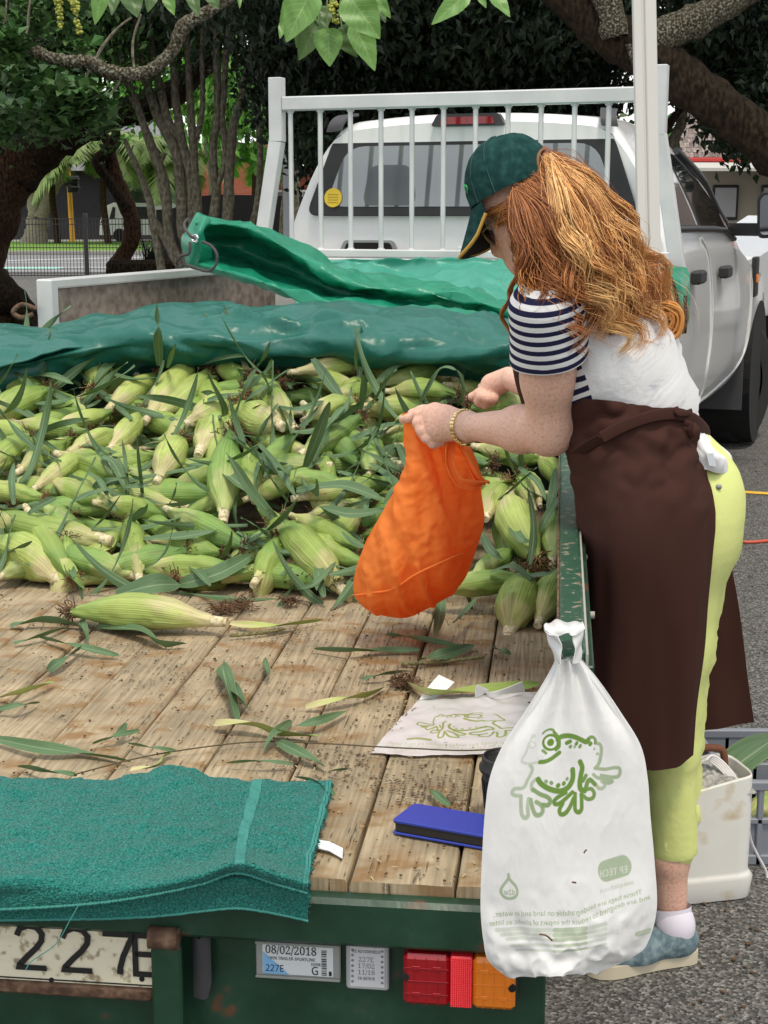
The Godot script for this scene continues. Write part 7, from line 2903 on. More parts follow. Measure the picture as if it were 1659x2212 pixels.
	hd.bone(at.call(-.033, .012, .092), at.call(-.028, .012, .094), .016, .016, .012, Vector3.ZERO, 1.0, true)
	hd.bone(at.call(-.04, .03, .079), at.call(.04, .03, .079), .010, .010, .010)
	hd.bone(at.call(.074, .0, -.005), at.call(.078, -.03, -.002), .012, .009, .008)
	hd.bone(at.call(-.074, .0, -.005), at.call(-.078, -.03, -.002), .012, .009, .008)
	hd.bone(at.call(0, -.04, -.01), P(1150, 545, 2.755), .05, .05, .03)
	hd.build(b)
	put("body", b, skin, t)
	# lips, eyes, brows
	b = MB.new()
	for s in [[-.0635, .0052, .0928], [-.0725, .0056, .0908]]:
		var lp := spline(PackedVector3Array([at.call(-.021, s[0] - .002, s[2] - .008), at.call(-.010, s[0], s[2]), at.call(0, s[0], s[2] + .0012), at.call(.010, s[0], s[2]), at.call(.021, s[0] - .002, s[2] - .008)]), 12)
		b.tube(lp, spl1(PackedFloat32Array([.0012, s[1] * .8, s[1] * .85, s[1] * .8, .0012]), 12), 8)
	put("lips", b, mat("lip", c3(.42, .13, .10), 0.45), t)
	for s in [-1.0, 1.0]:
		b = MB.new()
		b.lathe(PackedVector2Array([Vector2(0, -.011), Vector2(.008, -.008), Vector2(.0115, 0), Vector2(.008, .008), Vector2(0, .011)]), Transform3D(H.basis, at.call(.031 * s, .010, .076)), 16)
		put("eye", b, mat("eye_white", c3(.7, .68, .64), 0.2), t)
	# sunglasses
	b = MB.new()
	for s in [-1.0, 1.0]:
		var rim := PackedVector3Array()
		var rr := PackedFloat32Array()
		for i in 21:
			var a := TAU * i / 20
			rim.append(at.call(.033 * s + cos(a) * .027, -.002 + sin(a) * .020, .101 - absf(.033 * s + cos(a) * .027) * .22))
			rr.append(.0021)
		b.tube(rim, rr, 6, false)
		b.tube(spline(PackedVector3Array([at.call(.059 * s, .008, .086), at.call(.071 * s, .010, .06), at.call(.079 * s, .010, .0), at.call(.078 * s, .004, -.03)]), 10), spl1(PackedFloat32Array([.0026, .0022, .002, .002]), 10), 6)
	b.rod(at.call(-.008, .004, .100), at.call(.008, .004, .100), .002)
	var gl := put("sunglasses", b, mat("frame_olive", c3(.14, .10, .035), 0.35), t)
	for s in [-1.0, 1.0]:
		b = MB.new()
		var ol := PackedVector2Array()
		for i in 20: ol.append(Vector2(cos(TAU * i / 20) * .0265, sin(TAU * i / 20) * .0195))
		b.prism(ol, .0015, Transform3D(H.basis * Basis(Vector3.UP, .22 * s), at.call(.033 * s, -.002, .094)))
		put("lens", b, mat("lens_dark", c3(.01, .008, .006), 0.06), gl)
	cap(t, cap_frame())
	hair(t, H)
	clothes(t, sh_l, el_l, sh_r, el_r, chest, waist, hip, hip_l, hip_r, kn_l, kn_r, neck)
	feet(t, an_l, an_r)
	# watch on a linked bracelet
	var wc := P(1003, 922, 2.93)
	var ax := (wr_l - el_l).normalized()
	var uu := (Vector3.UP - ax * ax.y).normalized()
	var vv := ax.cross(uu)
	b = MB.new()
	for i in 30:
		var a := TAU * i / 30
		for k in 3: b.box(wc + (uu * cos(a) * 1.12 + vv * sin(a)) * .0305 + ax * (k - 1) * .0042, Vector3(.0058, .0036, .004), .0012, Basis((uu * -sin(a) + vv * cos(a)).normalized(), (uu * cos(a) + vv * sin(a)).normalized(), (uu * -sin(a) + vv * cos(a)).cross(uu * cos(a) + vv * sin(a)).normalized()))
	var gold := mat("watch_gold", c3(.78, .62, .28), 0.22, 1.0)
	var wt := put("watch", b, gold, t)
	b = MB.new()
	b.lathe(PackedVector2Array([Vector2(0, -.002), Vector2(.011, -.002), Vector2(.0125, 0), Vector2(.011, .004), Vector2(0, .0042)]), Transform3D(Basis(vv, -uu, ax), wc - uu * .034), 20)
	put("watch_case", b, gold, wt)

func cap(t: Node3D, H: Transform3D) -> void:
	var green := mat("cap_green", Color.WHITE, 0.9, 0.0, 0.2)
	green.albedo_texture = ramp_tex(noise_image(161, 0.03, 256, 256, 4), [[.2, c3(.008, .032, .03)], [.6, c3(.014, .055, .05)], [.9, c3(.03, .085, .08)]])
	bumped(green, T.fine_n, .3)
	tri(green, 7.0)
	var b := MB.new()
	var rows := []
	var n := 48
	var f := fn(162, 1.0, 2)
	for j in 21:
		var v := j / 20.0
		var line := PackedVector3Array()
		for i in n + 1:
			var a := -TAU * (i % n) / n
			var el := v * PI * .5
			# front (z+) is steeper than the back
			var c := cos(a - PI / 2)
			var fz := sin(a + PI)
			var x := cos(a)
			var z := sin(a)
			var k := pow(cos(el), .82)
			var q := Vector3(x * .080 * k, .100 * pow(sin(el), .92), z * .086 * k)
			# seams pinch the panels slightly
			q *= 1.0 - .012 * pow(absf(cos(3.0 * a)), 24) * (1.0 - v)
			q += q.normalized() * .0035 * f.get_noise_3dv(q * 22.0)
			line.append(H * q)
		rows.append(line)
	# leave the arch open over the fastening at the back
	var crown_rows := rows
	var ca := PackedInt32Array()
	b.grid(crown_rows, true)
	# drop faces of the arch
	var keep := PackedInt32Array()
	var Hi := H.affine_inverse()
	for k in range(0, b.ix.size(), 3):
		var m := Hi * ((b.v[b.ix[k]] + b.v[b.ix[k + 1]] + b.v[b.ix[k + 2]]) / 3.0)
		if m.z < -.05 and Vector2(m.x, m.y).length() < .040: continue
		for e in 3: keep.append(b.ix[k + e])
	b.ix = keep
	var cp := put("cap", b, green, t)
	b = MB.new()
	b.lathe(PackedVector2Array([Vector2(.009, -.002), Vector2(.008, .003), Vector2(0, .005)]), Transform3D(H.basis, H * Vector3(0, .100, 0)), 14)
	put("button", b, green, cp)
	# strap and trim round the opening
	b = MB.new()
	var st := PackedVector3Array()
	var ar := PackedVector3Array()
	for i in 13:
		var a := lerpf(-.5, .5, i / 12.0)
		st.append(H * Vector3(sin(a) * .086, .006, -cos(a) * .090))
	b.tube(st, spl1(PackedFloat32Array([.010, .010]), 12), 6, true, .25)
	put("strap", b, green, cp)
	b = MB.new()
	for i in 15:
		var a := PI * i / 14.0
		var x := cos(a) * .041
		var y := sin(a) * .041
		var k := sqrt(maxf(0.0, 1.0 - pow(x / .080, 2) - pow(y / .105, 2)))
		ar.append(H * Vector3(x, y, -.087 * k))
	b.tube(ar, spl1(PackedFloat32Array([.003, .003]), 14), 6)
	put("arch_trim", b, mat("trim_tan", c3(.20, .10, .04), 0.8), cp)
	# stitched seam lines
	for a in [PI * .5, PI * .5 + 1.05, PI * .5 - 1.05, -PI * .5, 0.02, PI - .02]:
		b = MB.new()
		var p := PackedVector3Array()
		for j in 15:
			var el := j / 14.0 * PI * .5
			var k := pow(cos(el), .82)
			p.append(H * (Vector3(cos(a) * .0802 * k, .1002 * pow(sin(el), .92), sin(a) * .0862 * k) * 1.002))
		b.tube(p, spl1(PackedFloat32Array([.0010, .0010]), 14), 4)
		if a != -PI * .5: put("seam", b, mat("seam_green", c3(.025, .075, .068), 0.9), cp)
	# curved peak: green above, black below, yellow edge
	rows = []
	var edge := PackedVector3Array()
	for j in 9:
		var v := j / 8.0
		var line := PackedVector3Array()
		for i in 25:
			var u := i / 24.0 * 2.0 - 1.0
			var a := u * 1.12
			var root := Vector3(sin(a) * .079, -.002, cos(a) * .085)
			var reach := .082 * sqrt(maxf(0.0, 1.0 - pow(absf(u), 2.6)))
			var q := root + Vector3(sin(a) * .14, -.72 - .22 * u * u, .70).normalized() * reach * v
			q.y -= .016 * pow(absf(u), 2.0) * v + .004 * v
			line.append(H * q)
		rows.append(line)
		if j == 8: edge = line
	b = MB.new()
	slab(b, rows, -.0035)
	var pk := put("peak", b, green, cp)
	b = MB.new()
	var und := []
	for r in rows:
		var line := PackedVector3Array()
		for p in r: line.append(p - H.basis.y * .0052)
		und.append(line)
	slab(b, und, -.001)
	put("peak_underside", b, mat("peak_black", c3(.012, .012, .012), 0.9), cp)
	b = MB.new()
	var el2 := PackedVector3Array()
	for p in edge: el2.append(p - H.basis.y * .002)
	b.tube(el2, spl1(PackedFloat32Array([.0035, .0035]), 24), 6)
	put("peak_edge", b, mat("edge_yellow", c3(.55, .33, .06), 0.8), cp)
	# small green stitched mark on the front of the crown
	b = MB.new()
	for q in [[[.048, .030, .066], [.052, .038, .062], [.047, .044, .065]], [[.055, .026, .061], [.059, .034, .056], [.054, .040, .059]]]:
		var p := PackedVector3Array()
		for w in q: p.append(H * Vector3(w[0], w[1], w[2]))
		b.tube(spline(p, 6), spl1(PackedFloat32Array([.0014, .0014]), 6), 5)
	put("stitched_mark", b, mat("mark_green", c3(.03, .30, .09), 0.8), cp)

func hair(t: Node3D, H: Transform3D) -> void:
	var hm := mat("hair", Color.WHITE, 0.5, 0.0, 0.4)
	hm.vertex_color_use_as_albedo = true
	var r := RandomNumberGenerator.new()
	r.seed = 99
	# a dark inner mass keeps the head from showing through
	var fl := Flesh.new()
	fl.h = .009
	fl.bone(P(1150, 400, 2.745), P(1190, 500, 2.74), .052, .075, .04)
	fl.bone(P(1164, 356, 2.735), P(1215, 430, 2.74), .034, .05, .03)
	fl.bone(P(1190, 500, 2.74), P(1250, 590, 2.74), .075, .085, .04)
	fl.bone(P(1250, 590, 2.74), P(1340, 660, 2.76), .075, .06, .04)
	fl.bone(P(1225, 430, 2.75), P(1300, 590, 2.77), .03, .042, .04)
	fl.bone(P(1330, 640, 2.76), P(1420, 690, 2.78), .05, .03, .04)
	var b := MB.new()
	b.col = Color(.17, .062, .025)
	fl.build(b)
	var inner := put("hair_mass", b, hm, t)
	# guide locks: root to tip
	var G0 := [
		[1098, 432, 2.66, 1112, 480, 2.655, 1126, 530, 2.66, 1136, 575, 2.665, 1148, 612, 2.66, 1160, 650, 2.64],
		[1108, 416, 2.65, 1138, 485, 2.625, 1154, 545, 2.62, 1160, 600, 2.615, 1176, 645, 2.60, 1190, 690, 2.58],
		[1112, 408, 2.645, 1156, 478, 2.61, 1182, 550, 2.60, 1206, 610, 2.60, 1226, 662, 2.60, 1240, 722, 2.60],
		[1138, 394, 2.645, 1190, 466, 2.61, 1222, 545, 2.60, 1254, 615, 2.60, 1282, 672, 2.62, 1300, 742, 2.63],
		[1160, 376, 2.65, 1224, 452, 2.63, 1262, 540, 2.61, 1306, 618, 2.63, 1340, 682, 2.65, 1356, 752, 2.66],
		[1178, 352, 2.67, 1248, 424, 2.66, 1298, 520, 2.66, 1344, 606, 2.67, 1386, 678, 2.69, 1402, 744, 2.69],
		[1188, 338, 2.69, 1250, 398, 2.69, 1302, 486, 2.69, 1350, 576, 2.70, 1404, 650, 2.72, 1444, 728, 2.72],
		[1193, 330, 2.71, 1256, 390, 2.72, 1312, 474, 2.73, 1364, 564, 2.74, 1428, 632, 2.76, 1470, 712, 2.76],
		[1190, 334, 2.74, 1250, 396, 2.80, 1304, 480, 2.84, 1356, 570, 2.86, 1416, 640, 2.86, 1458, 725, 2.84]]
	var gd := []
	for g in G0: gd.append(prow(g))
	# locks: every strand of a lock follows the same waves and gathers to its tip
	var strands := func(mb: MB, locks: int, per: int, s0: float, s1: float, gold: bool, th: float, seed2: int) -> void:
		var q := RandomNumberGenerator.new()
		q.seed = seed2
		for lk in locks:
			var s := lerpf(s0, s1, (lk + q.randf()) / locks)
			var i := mini(int(s), gd.size() - 2)
			var ctl := PackedVector3Array()
			for j in 6: ctl.append((gd[i][j] as Vector3).lerp(gd[i + 1][j], s - i))
			if gold:
				# the ponytail leaves the cap's back opening
				ctl[0] = P(1182 + q.randf_range(-9, 9), 342 + q.randf_range(-10, 10), 2.70 + q.randf_range(-.03, .03))
				ctl[1] = ctl[1].lerp(P(1212, 402, 2.66), .35)
			var sc := q.randf_range(.60, 1.05)
			var loose := clampf(s * .5 + .35, .35, 1.0)
			var lo := Vector3(q.randfn() * .012, q.randfn() * .012, q.randf_range(-.03, .05) * (.6 if gold else 1.0) + (.03 if gold else 0.0)) * loose
			var c := spline(ctl, 20)
			var ph := q.randf() * TAU
			var ph2 := q.randf() * TAU
			var fq := q.randf_range(2.2, 4.4)
			var am := q.randf_range(.007, .019) * (.9 if gold else 1.0) * loose
			var tone := q.randf()
			var lc := Color(.27, .092, .034).lerp(Color(.56, .235, .085), tone) if not gold else Color(.60, .27, .085).lerp(Color(.92, .57, .24), tone)
			var wide := q.randf_range(.006, .013)
			for k in per:
				var fly := k % 9 == 0
				var o := Vector3(q.randfn(), q.randfn(), q.randfn()) * wide * (1.5 if fly else .62)
				var n := int(20 * clampf(sc * q.randf_range(.86, 1.06), .4, 1.0))
				var p2 := q.randfn() * (.9 if fly else .28)
				var a2 := am * q.randf_range(.8, 1.25)
				var path := PackedVector3Array()
				var rad := PackedFloat32Array()
				var wd := th * q.randf_range(.6, 1.4) * (.6 if fly else 1.0)
				for j in n + 1:
					var u := j / 20.0
					var e := j / float(n)
					var tan := (c[mini(j + 1, 20)] - c[maxi(j - 1, 0)]).normalized()
					var sd := tan.cross(Vector3(0, 0, 1)).normalized()
					var grow := smoothstep(.10, .55, u)
					var spread := .35 + .65 * sin(PI * clampf(e, 0, .86)) if not fly else 1.0
					path.append(c[j] + lo * smoothstep(0.0, .25, u) + o * spread * smoothstep(-.08, .2, u) + sd * sin(u * TAU * fq + ph + p2) * a2 * grow * (.55 + 1.1 * u) + Vector3(0, 0, 1) * cos(u * TAU * fq + ph2 + p2) * a2 * .9 * grow)
					rad.append(wd * (1.0 if e < .7 else 1.0 - (e - .7) * 2.9))
				mb.col = lc * q.randf_range(.72, 1.22)
				mb.tube(path, rad, 3, false, .7)
	b = MB.new()
	strands.call(b, 110, 36, 0.0, 7.95, false, .0011, 5)
	strands.call(b, 70, 14, 0.0, 7.95, false, .0008, 15)
	put("copper_locks", b, hm, t)
	b = MB.new()
	strands.call(b, 50, 40, 3.0, 7.7, true, .0011, 7)
	put("golden_ponytail", b, hm, t)
	# hair combed back from the temple under the cap
	b = MB.new()
	for k in 150:
		var x := r.randf_range(.070, .082)
		var y0 := r.randf_range(-.005, .032)
		var p := spline(PackedVector3Array([H * Vector3(x - .012, y0, .048 + r.randf_range(-.01, .012)), H * Vector3(x + .004, y0 - .01, .015), H * Vector3(x + .008, y0 - .02, -.02), H * Vector3(x + .004, y0 - .035, -.06)]), 10)
		b.col = Color(.26, .085, .024).lerp(Color(.50, .22, .07), r.randf())
		b.tube(p, spl1(PackedFloat32Array([.0006, .0014, .0016, .0012]), 10), 4, false)
	put("temple_hair", b, hm, t)
	# curls at the neck, one lock hanging in front and the big curl at the end
	b = MB.new()
	for k in 46:
		var p := PackedVector3Array()
		var rad := PackedFloat32Array()
		var x0 := r.randf_range(-6, 6)
		var ph := r.randf_range(-.5, .5)
		for j in 25:
			var u := j / 24.0
			var c := cr2([1122, 575, 1112, 612, 1095, 650, 1088, 690, 1104, 735], u)
			p.append(P(c.x + x0 * (1 - u * .6) + 5.0 * sin(u * 16.0 + ph), c.y + r.randf_range(-.5, .5), 2.70 + .004 * cos(u * 16.0 + ph) + .001 * x0))
			rad.append(.0013 * (1.0 - .6 * u))
		b.col = Color(.25, .08, .022).lerp(Color(.46, .17, .045), r.randf())
		b.tube(p, rad, 4, false)
	put("hanging_lock", b, hm, t)
	b = MB.new()
	for k in 70:
		var p := PackedVector3Array()
		var rad := PackedFloat32Array()
		var rr := r.randf_range(12, 36)
		var a0 := r.randf_range(-2.4, -1.6)
		var dz := r.randf_range(-.02, .02)
		for j in 19:
			var u := j / 18.0
			var a := a0 + u * 3.4
			p.append(P(1440 + cos(a) * rr * 1.0, 694 + sin(a) * rr * 1.15 + 4 * sin(u * 9 + k), 2.72 + dz))
			rad.append(.0021 * (.4 + sin(PI * (u * .9 + .05))))
		b.col = Color(.36, .12, .03).lerp(Color(.62, .28, .07), r.randf())
		b.tube(p, rad, 4, false)
	put("end_curl", b, hm, t)
	b = MB.new()
	for k in 110:
		var p := PackedVector3Array()
		var rad := PackedFloat32Array()
		var cx := r.randf_range(1120, 1225)
		var cy := r.randf_range(570, 650) + (cx - 1120) * .35
		var ph := r.randf() * 6.0
		for j in 15:
			var u := j / 14.0
			p.append(P(cx + 10 * sin(ph + u * 7.0) + u * 14, cy + u * 42 + 8 * cos(ph + u * 7.0), 2.575 + .02 * sin(u * 6 + ph)))
			rad.append(.0011)
		b.col = Color(.40, .14, .035).lerp(Color(.62, .30, .09), r.randf())
		b.tube(p, rad, 3, false)
	put("neck_curls", b, hm, t)

func cr2(a: Array, t: float) -> Vector3:
	var p := PackedVector3Array()
	for i in range(0, a.size(), 2): p.append(Vector3(a[i], a[i + 1], 0))
	var k := p.size() - 1
	var x := t * k
	var s := mini(int(x), k - 1)
	return cr(p[maxi(s - 1, 0)], p[s], p[s + 1], p[mini(s + 2, k)], x - s)

func clothes(t: Node3D, sh_l: Vector3, el_l: Vector3, sh_r: Vector3, el_r: Vector3, chest: Vector3, waist: Vector3, hip: Vector3, hip_l: Vector3, hip_r: Vector3, kn_l: Vector3, kn_r: Vector3, neck: Vector3) -> void:
	# stripes run across; the left half of the picture is plain white, the right half striped
	var im := Image.create(256, 256, false, Image.FORMAT_RGB8)
	var nz := fn(171, .08, 2)
	for y in 256:
		var stripe := fposmod(y / 32.0, 1.0)
		for x in 256:
			var c := c3(.70, .70, .70)
			if x > 128 and stripe > .5 + .03 * nz.get_noise_2d(x * .3, y): c = c3(.016, .016, .05)
			im.set_pixel(x, y, c.linear_to_srgb())
	var jersey := mat("striped_jersey", Color.WHITE, 0.85, 0.0, 0.25)
	jersey.albedo_texture = tex(im)
	bumped(jersey, T.soft_n, .35)
	var folds := fn(172, 1.0, 3)
	# ------- shirt body
	var fl := Flesh.new()
	fl.h = .0085
	var side := Vector3(0, 0, 1)
	fl.bone(P(1408, 935, 2.80), P(1358, 880, 2.79), .092, .102, .05, side, 1.45)
	fl.bone(P(1358, 880, 2.79), P(1300, 775, 2.78), .102, .110, .05, side, 1.4)
	fl.bone(P(1305, 775, 2.78), P(1235, 670, 2.78), .112, .085, .05, side, 1.35)
	fl.bone(P(1338, 722, 2.78), P(1398, 838, 2.79), .06, .058, .06, side, 1.6)
	fl.bone(P(1240, 672, 2.78), sh_l.lerp(P(1230, 680, 2.7), .3), .07, .058, .04)
	fl.bone(P(1240, 672, 2.78), sh_r, .07, .055, .04)
	fl.bone(P(1215, 640, 2.78), neck, .062, .052, .03)
	fl.bone(P(1235, 800, 2.74), P(1270, 870, 2.74), .055, .06, .05)
	var spine := (neck - hip).normalized()
	var b := MB.new()
	fl.build(b, func(p: Vector3, n: Vector3) -> Vector2:
		var along := (p - hip).dot(spine)
		var px := (p.x - P(1270, 820, 2.6).x)
		# the striped front starts forward of a side seam
		var seam := px * .86 + (p.y - P(1270, 820, 2.6).y) * .30 + .0
		return Vector2(clampf(.5 - seam * 6.0, .02, .98), along / .0185 / 8.0)
		, null, func(p: Vector3, n: Vector3) -> Vector3:
		var along := (p - hip).dot(spine)
		return p + n * (.012 * (.8 - absf(folds.get_noise_3d(p.x * 5.0 + p.y * 3.0, p.y * 9.0 - p.x * 4.0, p.z * 3.0)) * 2.2)))
	var shirt := put("shirt", b, jersey, t)
	# ------- sleeves: open tubes along the upper arms
	for s in [[sh_l, el_l, 1], [sh_r, el_r, 0]]:
		var a: Vector3 = s[0]
		var e: Vector3 = s[1]
		var ax := (e - a).normalized()
		var uu := (Vector3(1, 0, 0) - ax * ax.x).normalized()
		var vv := ax.cross(uu)
		var rows := []
		var cnt := 20
		var L: float = .150
		for j in cnt + 1:
			var u := j / float(cnt)
			var line := PackedVector3Array()
			for i in 37:
				var an := TAU * (i % 36) / 36.0
				var k := sin(clampf((u + .16) * 2.2, 0, 1) * PI / 2)
				var rr := (.0665 if s[2] else .058) * k * (1.0 + .06 * u) + .003 * sin(an * 3.0 + u * 4.0) * u
				# the sleeve leans up and over the shoulder
				var cc: Vector3 = a - ax * .052 + ax * (L + .04 * cos(an - .6) * -.25) * u
				line.append(cc + (uu * cos(an) + vv * sin(an) * .95) * rr + uu * .006 * u)
			rows.append(line)
		b = MB.new()
		b.grid(rows, true, .6, .95, 0.0, L / .0185 / 8.0)
		# turned hem
		var inn := []
		for j in 5:
			var line := PackedVector3Array()
			for i in 37:
				var c0: Vector3 = a - ax * .052 + ax * L
				line.append(rows[cnt - j][i] + (c0 - (rows[cnt][i] as Vector3)).normalized() * .003)
			inn.append(line)
		b.grid(inn, true, .6, .95, L / .0185 / 8.0, L / .0185 / 8.0 - .2)
		put("sleeve", b, jersey, shirt)
	# shirt tail bunched out over the trousers
	var plain := mat("white_jersey", c3(.72, .72, .72), 0.85, 0.0, 0.25)
	bumped(plain, T.soft_n, .2)
	tri(plain, 5.0)
	var rows := [
		prow([1484, 1000, 2.66, 1514, 1014, 2.63, 1550, 1022, 2.64, 1576, 1024, 2.74, 1574, 1020, 2.88, 1544, 1010, 2.98]),
		prow([1488, 975, 2.65, 1518, 985, 2.622, 1550, 990, 2.632, 1578, 994, 2.73, 1576, 990, 2.88, 1546, 985, 2.99]),
		prow([1484, 950, 2.655, 1510, 960, 2.632, 1536, 970, 2.645, 1558, 972, 2.74, 1556, 968, 2.88, 1532, 960, 2.98]),
		prow([1478, 920, 2.67, 1506, 932, 2.652, 1516, 944, 2.67, 1532, 946, 2.75, 1530, 942, 2.86, 1508, 936, 2.95]),
		prow([1464, 880, 2.70, 1478, 890, 2.70, 1490, 902, 2.72, 1496, 902, 2.78, 1494, 900, 2.84, 1484, 896, 2.92])]
	b = MB.new()
	slab(b, swell(sheet(rows, 50, 40), func(u, v, p): return .006 * sin(u * 16.0 + v * 5.0) * (1.0 - v) + .004 * folds.get_noise_3dv(p * 16.0)), .003)
	put("shirt_tail", b, plain, shirt)
	b = MB.new()
	slab(b, [PackedVector3Array([P(1532, 1006, 2.614), P(1548, 1008, 2.612)]), PackedVector3Array([P(1526, 980, 2.612), P(1541, 978, 2.610)])], .001)
	put("care_label", b, M.label_cloth, shirt)
	# ------- trousers
	fl = Flesh.new()
	fl.h = .0085
	fl.bone(P(1452, 1010, 2.80), hip, .085, .108, .05, side, 1.4)
	fl.bone(P(1472, 1075, 2.74), P(1474, 1150, 2.73), .112, .108, .05)
	fl.bone(P(1482, 1070, 2.90), P(1486, 1150, 2.90), .108, .104, .05)
	fl.bone(hip_l, P(1446, 1400, 2.715), .104, .074, .04)
	fl.bone(P(1446, 1400, 2.715), P(1444, 1620, 2.715), .074, .056, .03)
	fl.bone(P(1444, 1620, 2.715), P(1453, 1828, 2.715), .054, .0455, .02)
	fl.bone(P(1484, 1150, 2.93), P(1462, 1400, 2.95), .098, .072, .04)
	fl.bone(P(1462, 1400, 2.95), P(1460, 1600, 2.96), .072, .055, .03)
	fl.bone(P(1460, 1600, 2.96), P(1470, 1752, 2.97), .053, .046, .02)
	b = MB.new()
	fl.build(b, null, null, func(p: Vector3, n: Vector3) -> Vector3:
		return p + n * (.0035 * (.6 - absf(folds.get_noise_3d(p.x * 3.0 + p.y * 2.0, p.y * 5.0, p.z * 3.0)) * 2.0) + .006 * smoothstep(.75, .55, p.y) * (.4 - absf(folds.get_noise_3d(p.x * 6.0 + p.y * 6.0, p.y * 9.0 - p.x * 5.0, p.z * 6.0)) * 2.0)))
	var tr := put("trousers", b, M.trousers, t)
	for q in [[P(1452, 1798, 2.715), P(1453, 1840, 2.715), .0468], [P(1470, 1728, 2.97), P(1471, 1764, 2.97), .0475]]:
		b = MB.new()
		var ax: Vector3 = ((q[1] as Vector3) - q[0]).normalized()
		var path := PackedVector3Array([q[0], q[0] + ax * .002, (q[0] as Vector3).lerp(q[1], .5), q[1] - ax * .001, q[1]])
		b.tube(path, PackedFloat32Array([q[2] - .004, q[2], q[2] + .001, q[2] + .0012, q[2] - .003]), 28, false)
		put("hem", b, M.trousers, tr)
	# back pocket with stitching, rivet
	b = MB.new()
	for path in [[1548, 1095, 2.645, 1566, 1098, 2.655, 1582, 1096, 2.68], [1540, 1148, 2.635, 1560, 1150, 2.645, 1580, 1146, 2.675], [1540, 1154, 2.635, 1560, 1156, 2.645, 1580, 1152, 2.675], [1541, 1150, 2.635, 1546, 1120, 2.64, 1549, 1096, 2.645]]:
		b.tube(spline(prow(path), 14), spl1(PackedFloat32Array([.0011, .0011]), 14), 4)
	put("pocket_stitching", b, mat("stitch", c3(.50, .58, .12), 0.9), tr)
	b = MB.new()
	b.lathe(PackedVector2Array([Vector2(.0055, -.001), Vector2(.005, .0015), Vector2(0, .002)]), Transform3D(Basis(Vector3.RIGHT, PI / 2), P(1553, 1052, 2.637)), 12)
	put("rivet", b, M.grey_steel, tr)
	# ------- apron: near edge, round the front, to the far edge; rows from the hem up
	rows = [
		prow([1500, 1632, 2.63, 1470, 1652, 2.60, 1400, 1666, 2.575, 1310, 1662, 2.58, 1252, 1645, 2.66, 1258, 1620, 2.84, 1330, 1595, 2.98, 1430, 1585, 3.06, 1520, 1574, 3.08, 1630, 1562, 3.07]),
		prow([1508, 1540, 2.625, 1480, 1545, 2.59, 1405, 1550, 2.565, 1312, 1545, 2.57, 1252, 1535, 2.66, 1260, 1520, 2.84, 1335, 1500, 2.98, 1435, 1490, 3.05, 1520, 1480, 3.07, 1616, 1465, 3.06]),
		prow([1524, 1360, 2.615, 1490, 1358, 2.575, 1410, 1356, 2.55, 1316, 1352, 2.56, 1252, 1345, 2.66, 1262, 1335, 2.84, 1345, 1325, 2.97, 1440, 1315, 3.04, 1520, 1310, 3.06, 1596, 1310, 3.05]),
		prow([1540, 1200, 2.61, 1500, 1196, 2.565, 1415, 1190, 2.54, 1318, 1188, 2.555, 1250, 1182, 2.66, 1264, 1175, 2.84, 1350, 1170, 2.97, 1440, 1168, 3.03, 1515, 1168, 3.05, 1570, 1170, 3.05]),
		prow([1546, 1090, 2.615, 1505, 1084, 2.57, 1418, 1076, 2.55, 1318, 1072, 2.565, 1244, 1066, 2.67, 1258, 1062, 2.84, 1350, 1060, 2.97, 1440, 1060, 3.03, 1510, 1062, 3.05, 1556, 1065, 3.05]),
		prow([1528, 990, 2.635, 1490, 985, 2.60, 1410, 978, 2.575, 1310, 974, 2.585, 1222, 968, 2.68, 1240, 966, 2.84, 1340, 966, 2.96, 1430, 966, 3.02, 1490, 968, 3.03, 1530, 972, 3.03]),
		prow([1504, 916, 2.635, 1462, 912, 2.60, 1392, 908, 2.58, 1310, 904, 2.595, 1226, 902, 2.69, 1236, 900, 2.84, 1330, 900, 2.94, 1420, 900, 2.99, 1470, 902, 3.0, 1505, 906, 2.99]),
		prow([1496, 894, 2.645, 1452, 884, 2.605, 1380, 872, 2.59, 1300, 864, 2.605, 1222, 858, 2.69, 1226, 860, 2.84, 1320, 862, 2.93, 1410, 866, 2.97, 1460, 874, 2.98, 1498, 884, 2.97])]
	b = MB.new()
	var s := swell(sheet(rows, 130, 90), func(u, v, p): return .022 * folds.get_noise_3d(p.x * 5.0, p.y * 1.1, p.z * 5.0) * (1.0 - .6 * v) + .016 * (.5 - absf(folds.get_noise_3d(p.x * 4.0 + p.y * 5.0, p.y * 5.0 - p.x * 6.0, 3.0)) * 2.4) * smoothstep(.45, .8, v))
	slab(b, s, -.003)
	var ap := put("apron", b, M.apron, t)
	# bib going up in front, seen beyond the sleeve
	rows = [
		prow([1226, 875, 2.72, 1180, 880, 2.78, 1130, 872, 2.85, 1150, 862, 2.96]),
		prow([1200, 830, 2.72, 1150, 830, 2.78, 1116, 825, 2.85, 1135, 815, 2.96]),
		prow([1175, 780, 2.72, 1128, 778, 2.78, 1106, 772, 2.85, 1125, 765, 2.94]),
		prow([1160, 750, 2.72, 1116, 746, 2.78, 1102, 744, 2.85, 1120, 738, 2.92])]
	b = MB.new()
	slab(b, sheet(rows, 20, 20), .003)
	put("bib", b, M.apron, ap)
	# tie round the waist with its loop and loose end
	b = MB.new()
	for path in [[1300, 946, 2.568, 1345, 922, 2.570, 1400, 902, 2.576, 1455, 894, 2.596, 1500, 907, 2.636, 1526, 930, 2.75, 1532, 944, 2.85], [1240, 985, 2.66, 1270, 964, 2.60, 1300, 946, 2.568]]:
		b.tube(spline(prow(path), 30), spl1(PackedFloat32Array([.0115, .0115]), 30), 8, true, .14, Vector3(0, 0, 1))
	put("waist_tie", b, M.apron, ap)
	b = MB.new()
